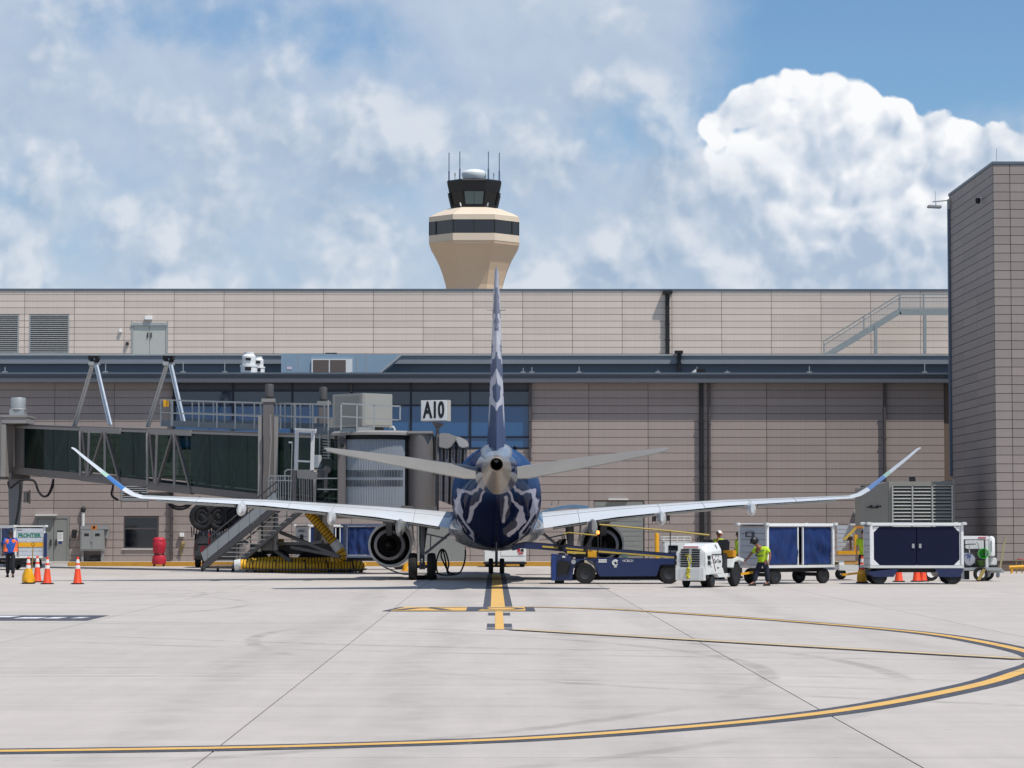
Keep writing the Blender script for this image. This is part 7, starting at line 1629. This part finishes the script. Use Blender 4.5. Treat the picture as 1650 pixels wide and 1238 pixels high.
def person(label, loc, J, skinc, shirt, trousers, hair, rz=0, vest=None, helmet=None, sleeve='short', group=None, band=None):
    """J: joint positions (m, z up) — head, neck, chest, waist, pelvis, and per side s(houlder) e(lbow) w(rist) h(ip) k(nee) a(nkle) t(oe)"""
    t = thing('person', label, 'person', loc, rz, group)
    J = {k: Vector(v) for k, v in J.items()}
    fdir = J['face'].normalized()
    side = Vector((0, 0, 1)).cross(fdir).normalized()
    P, Ed = [], []
    def add(p, r, to=None):
        P.append((p, r)); i = len(P) - 1
        if to is not None: Ed.append((to, i))
        return i
    pel = add(J['pelvis'], .115); wa = add(J['waist'], .115, pel); chn = add(J['chest'], .135, wa); nk = add(J['neck'], .055, chn); hb = add(J['head'] - (J['head'] - J['neck']).normalized() * .07, .062, nk); hd = add(J['head'], .088, hb); ht_ = add(J['head'] + (J['head'] - J['neck']).normalized() * .085, .062, hd)
    for s in ('l', 'r'):
        sh = add(J['s' + s], .058, chn); el = add(J['e' + s], .043, sh); wr = add(J['w' + s], .029, el)
        d = (J['w' + s] - J['e' + s]).normalized(); pal = add(J['w' + s] + d * .07, (.040, .024), wr)
        sp = d.cross(fdir); sp = sp.normalized() if sp.length > .1 else side
        hh = add(J['h' + s], .085, pel); kn = add(J['k' + s], .055, hh); an = add(J['a' + s], .042, kn); to = add(J['t' + s], .036, an)
    skin_m = mat('skin_' + skinc, {'dark': '#5a3a2a', 'tan': '#8a5a42', 'light': '#b98a70'}[skinc], .55, var=.05)
    b = skinput('body', P, Ed, skin_m, t, pel, 1)
    # fingers and thumbs, each its own small chain rooted in the palm
    for s in ('l', 'r'):
        d = (J['w' + s] - J['e' + s]).normalized(); sp = d.cross(fdir); sp = sp.normalized() if sp.length > .1 else side
        base = J['w' + s] + d * .075
        for k in range(4):
            p0 = base + sp * (.022 * (k - 1.5)); ln = (.055, .066, .070, .056)[k]; cu = fdir * (.012)
            skinput('finger', [(p0, .0095), (p0 + d * ln * .5 + cu * .5, .0085), (p0 + d * ln + cu * 1.6, .007)], [(0, 1), (1, 2)], skin_m, b)
        p0 = J['w' + s] + d * .02 + sp * .032; skinput('thumb', [(p0, .011), (p0 + d * .03 + sp * .02, .010), (p0 + d * .055 + sp * .022 + fdir * .01, .008)], [(0, 1), (1, 2)], skin_m, b)
    # face and hair
    up = (J['head'] - J['neck']).normalized(); fd = (fdir - up * fdir.dot(up)).normalized(); sd2 = up.cross(fd)
    hc = J['head'] + up * .01
    q = MB(); q.loft([[hc + fd * .083 + sd2 * (w_ * c_) + up * (z_ + h_ * s_) + fd * f_ for c_, s_ in ((1, 0), (0, 1), (-1, 0), (0, -1))] for f_, w_, h_, z_ in ((0, .018, .03, -.012), (.022, .008, .012, -.018))]); q.build('nose', skin_m, b)
    for sg in (-1, 1):
        q = MB(); q.lathe([(.001, -.008), (.010, -.003), (.010, .003), (.001, .008)], hc + fd * .084 + sd2 * (.033 * sg) + up * .012, 'y', 8); q.build('eye', M_black, b)
        q = MB(); q.box(hc + sd2 * (.088 * sg) - up * .01, (.02, .03, .05)); q.build('ear', skin_m, b, bevel=.006)
    q = MB(); q.box(hc + fd * .082 - up * .052, (.045, .012, .012)); q.build('mouth', mat('lips', '#6a3a32', .6), b)
    def cap(zmin, k, m, name, brim=False, sc=1.0):
        rings = []
        for j in range(7):
            el_ = math.radians(zmin + (88 - zmin) * j / 6); r_ = .107 * sc * math.cos(el_); z_ = .118 * sc * math.sin(el_)
            rings.append([hc + fd * (r_ * 1.02 * math.cos(a) - k) + sd2 * (r_ * .92 * math.sin(a)) + up * z_ for a in [2 * math.pi * i / 20 for i in range(20)]])
        q = MB(); q.loft(rings); o = q.build(name, m, b, smooth=True)
        if brim: q = MB(); q.loft([[hc + fd * (.10 + .055 * f) + sd2 * (.075 * math.cos(a) * (1 - .3 * f)) + up * (.035 + .006 * math.sin(a) - .012 * f) for a in [2 * math.pi * i / 10 for i in range(10)]] for f in (0, 1)]); q.build('brim', m, o)
    if helmet:
        cap(8, .0, mat('helmet_' + helmet, {'white': '#d8d8d4', 'black': '#17171a'}[helmet], .4), 'helmet' if helmet == 'white' else 'cap', True, 1.14 if helmet == 'white' else (1.22 if hair == 'long' else 1.05))
        if helmet == 'white':
            for sg in (-1, 1): q = MB(); q.lathe([(.01, -.03), (.04, -.02), (.045, .02), (.01, .03)], hc + sd2 * (.10 * sg), 'x', 12); q.build('ear_muff', mat('muff_orange', '#c9501f', .5), b, smooth=True)
    cap(5 if hair != 'long' else -35, .022, mat('hair_black', '#12100f', .6), 'hair', False, 1.0 if hair != 'long' else 1.18)
    # clothes follow the body, a little outside it
    ns = lambda a, b_, f: J[a].lerp(J[b_], f)
    sl = 0.72 if sleeve == 'short' else .98
    TP, TE = [], []
    def ta(p, r, to=None):
        TP.append((p, r)); i = len(TP) - 1
        if to is not None: TE.append((to, i))
        return i
    w0 = ta(ns('pelvis', 'waist', .1), .155); w1 = ta(J['waist'], .158, w0); w2 = ta(J['chest'], .178, w1); w3 = ta(ns('chest', 'neck', .72), .070, w2)
    for s in ('l', 'r'):
        a = ta(J['s' + s], .082, w2); c = ta(ns('s' + s, 'e' + s, sl if sleeve == 'short' else 1), .074, a)
        if sleeve == 'long': ta(ns('e' + s, 'w' + s, .92), .044, c)
    skinput('shirt', TP, TE, shirt, t, w1, 1)
    LP, LE = [], []
    def la(p, r, to=None):
        LP.append((p, r)); i = len(LP) - 1
        if to is not None: LE.append((to, i))
        return i
    l0 = la(J['pelvis'], .128); l1 = la(ns('pelvis', 'waist', .45), .126, l0)
    for s in ('l', 'r'): a = la(J['h' + s], .108, l0); c = la(J['k' + s], .088, a); la(ns('k' + s, 'a' + s, .94), .078, c)
    skinput('trousers', LP, LE, trousers, t, l0, 1)
    for s in ('l', 'r'):
        A_, T_ = J['a' + s], J['t' + s]; dd = (T_ - A_); dd.z = 0; dd.normalize(); sx = Vector((-dd.y, dd.x, 0))
        q = MB(); zb = 0.0
        rings = []
        for f, w_, h_ in ((-.085, .032, .06), (-.04, .042, .085), (.05, .045, .075), (.13, .05, .05), (.175, .03, .03)):
            c_ = Vector((A_.x, A_.y, max(0, A_.z - .09))) + dd * f
            rings.append([c_ + sx * w_, c_ + sx * w_ * .9 + Vector((0, 0, h_)), c_ - sx * w_ * .9 + Vector((0, 0, h_)), c_ - sx * w_])
        q.loft(rings); q.build('shoe', M_black, t, smooth=True)
    if vest:
        for sg, s in ((-1, 'l'), (1, 'r')):
            TPv = [(ns('pelvis', 'waist', .15) + (J['s' + s] - J['chest']) * .40, (.115, .190)), (J['waist'] + (J['s' + s] - J['chest']) * .42, (.115, .192)), (J['chest'] + (J['s' + s] - J['chest']) * .50, (.118, .208)), (ns('chest', 'neck', .5) + (J['s' + s] - J['chest']) * .60, (.085, .14))]
            skinput('vest_panel', TPv, [(0, 1), (1, 2), (2, 3)], vest, t, 1, 1)
    if band:
        c0, c1 = J['chest'] + side * .05, J['waist']; ax = (J['chest'] - J['waist']).normalized()
        x_ = ax.cross(fdir).normalized(); y_ = x_.cross(ax)
        for cc, r_, sk in ((J['waist'].lerp(J['chest'], .35), .178, 0), (J['waist'].lerp(J['chest'], .75), .195, .08)):
            q = MB(); q.tube([cc + x_ * (r_ * math.cos(a)) + y_ * (r_ * .98 * math.sin(a)) + ax * (sk * math.cos(a)) for a in [2 * math.pi * i / 24 for i in range(25)]], .016, 6); q.build('reflective_band', band, t, smooth=True)
    return t
def stand(hgt=1.75, walk=.0, arms=.12, face=(0, -1, 0)):
    k = hgt / 1.75; f = Vector(face).normalized(); s = Vector((0, 0, 1)).cross(f).normalized()      # s: the person's left
    d = {'face': f, 'head': f * .03 + Vector((0, 0, 1.62)), 'neck': Vector((0, 0, 1.46)), 'chest': Vector((0, 0, 1.27)), 'waist': Vector((0, 0, 1.06)), 'pelvis': Vector((0, 0, .93))}
    for sg, n in ((1, 'l'), (-1, 'r')):
        w_ = walk * sg
        d['s' + n] = s * (.20 * sg) + Vector((0, 0, 1.40)); d['e' + n] = s * (.25 * sg) - f * (w_ * .35) + Vector((0, 0, 1.12)); d['w' + n] = s * (.27 * sg) + f * (arms - w_ * .5) + Vector((0, 0, .88))
        d['h' + n] = s * (.095 * sg) + Vector((0, 0, .90)); d['k' + n] = s * (.105 * sg) + f * (w_ * .6 + .02) + Vector((0, 0, .50)); d['a' + n] = s * (.11 * sg) + f * (w_ * 1.0) + Vector((0, 0, .09)); d['t' + n] = s * (.125 * sg) + f * (w_ + .14) + Vector((0, 0, .04))
    return {n: (v * k if n != 'face' else v) for n, v in d.items()}
M_hv = mat('hi_vis_yellow', '#b6d420', .6, var=.06, scale=6); M_hvo = mat('hi_vis_orange', '#e8682e', .6, var=.06, scale=6)
M_bshirt = mat('shirt_blue', '#1d4fa3', .7, var=.1, scale=8); M_trou = mat('trousers_black', '#14141c', .8, var=.2, scale=8); M_trn = mat('trousers_navy', '#1b1c30', .8, var=.15, scale=8)
M_band = mat('band_grey', '#4b5a44', .6)
# walking towards the camera at the far left
person('worker in an orange vest and blue shirt walking past the cart with green lettering', tuple(ground(16.5, 930.5)), stand(1.74, .17, .06, (.10, -1, 0)), 'dark', M_bshirt, M_trou, 'short', vest=M_hvo)
# bending over the back of the tractor
Yb = 82.3; o2 = Vector(plant(1226, Yb))
def jj(u, v, d=0): return at(u, v, Yb + d) - o2
J = {'face': Vector((-.85, -.45, -.45)), 'head': jj(1215.5, 872.5, -.10), 'neck': jj(1221, 880.5, -.04), 'chest': jj(1226, 888, 0), 'waist': jj(1228.5, 897.5, .02), 'pelvis': jj(1229, 904, .03),
     'sr': jj(1217.5, 885.5, .14), 'er': jj(1209.5, 893.5, .10), 'wr': jj(1203, 902, .02), 'sl': jj(1235.5, 884.5, -.14), 'el': jj(1241.5, 894, -.16), 'wl': jj(1239.5, 903.5, -.20),
     'hr': jj(1224.5, 906, .10), 'kr': jj(1220, 923, .05), 'ar': jj(1214, 939.5, .0), 'tr': jj(1208, 942.5, -.06), 'hl': jj(1233.5, 906, -.06), 'kl': jj(1236, 923, -.06), 'al': jj(1237, 939.5, -.02), 'tl': jj(1232, 942.5, -.10)}
for n in ('ar', 'al'): J[n].z = .09
for n in ('tr', 'tl'): J[n].z = .04
person('worker in a lime hi-vis shirt bending to the back of the white tractor', tuple(o2), J, 'tan', M_hv, M_trn, 'long', helmet='black', band=M_band)
# workers half hidden behind the tractor and between the carts
person('worker in a white helmet and orange ear muffs behind the white tractor', plant(1158, 93.0), stand(1.72, 0, .2, (.6, .5, 0)), 'tan', M_hv, M_trou, 'short', helmet='white', band=M_refl)
person('worker in lime hi-vis seen between the tractor seat and the blue-curtained cart', plant(1191, 94.5), stand(1.70, 0, .15, (-.8, -.3, 0)), 'tan', M_hv, M_trou, 'short')
person('worker in lime hi-vis with back turned beside the yellow dolly', plant(1392, 90.0), stand(1.76, 0, .15, (.3, 1, 0)), 'light', M_hv, M_trou, 'short', helmet='black')
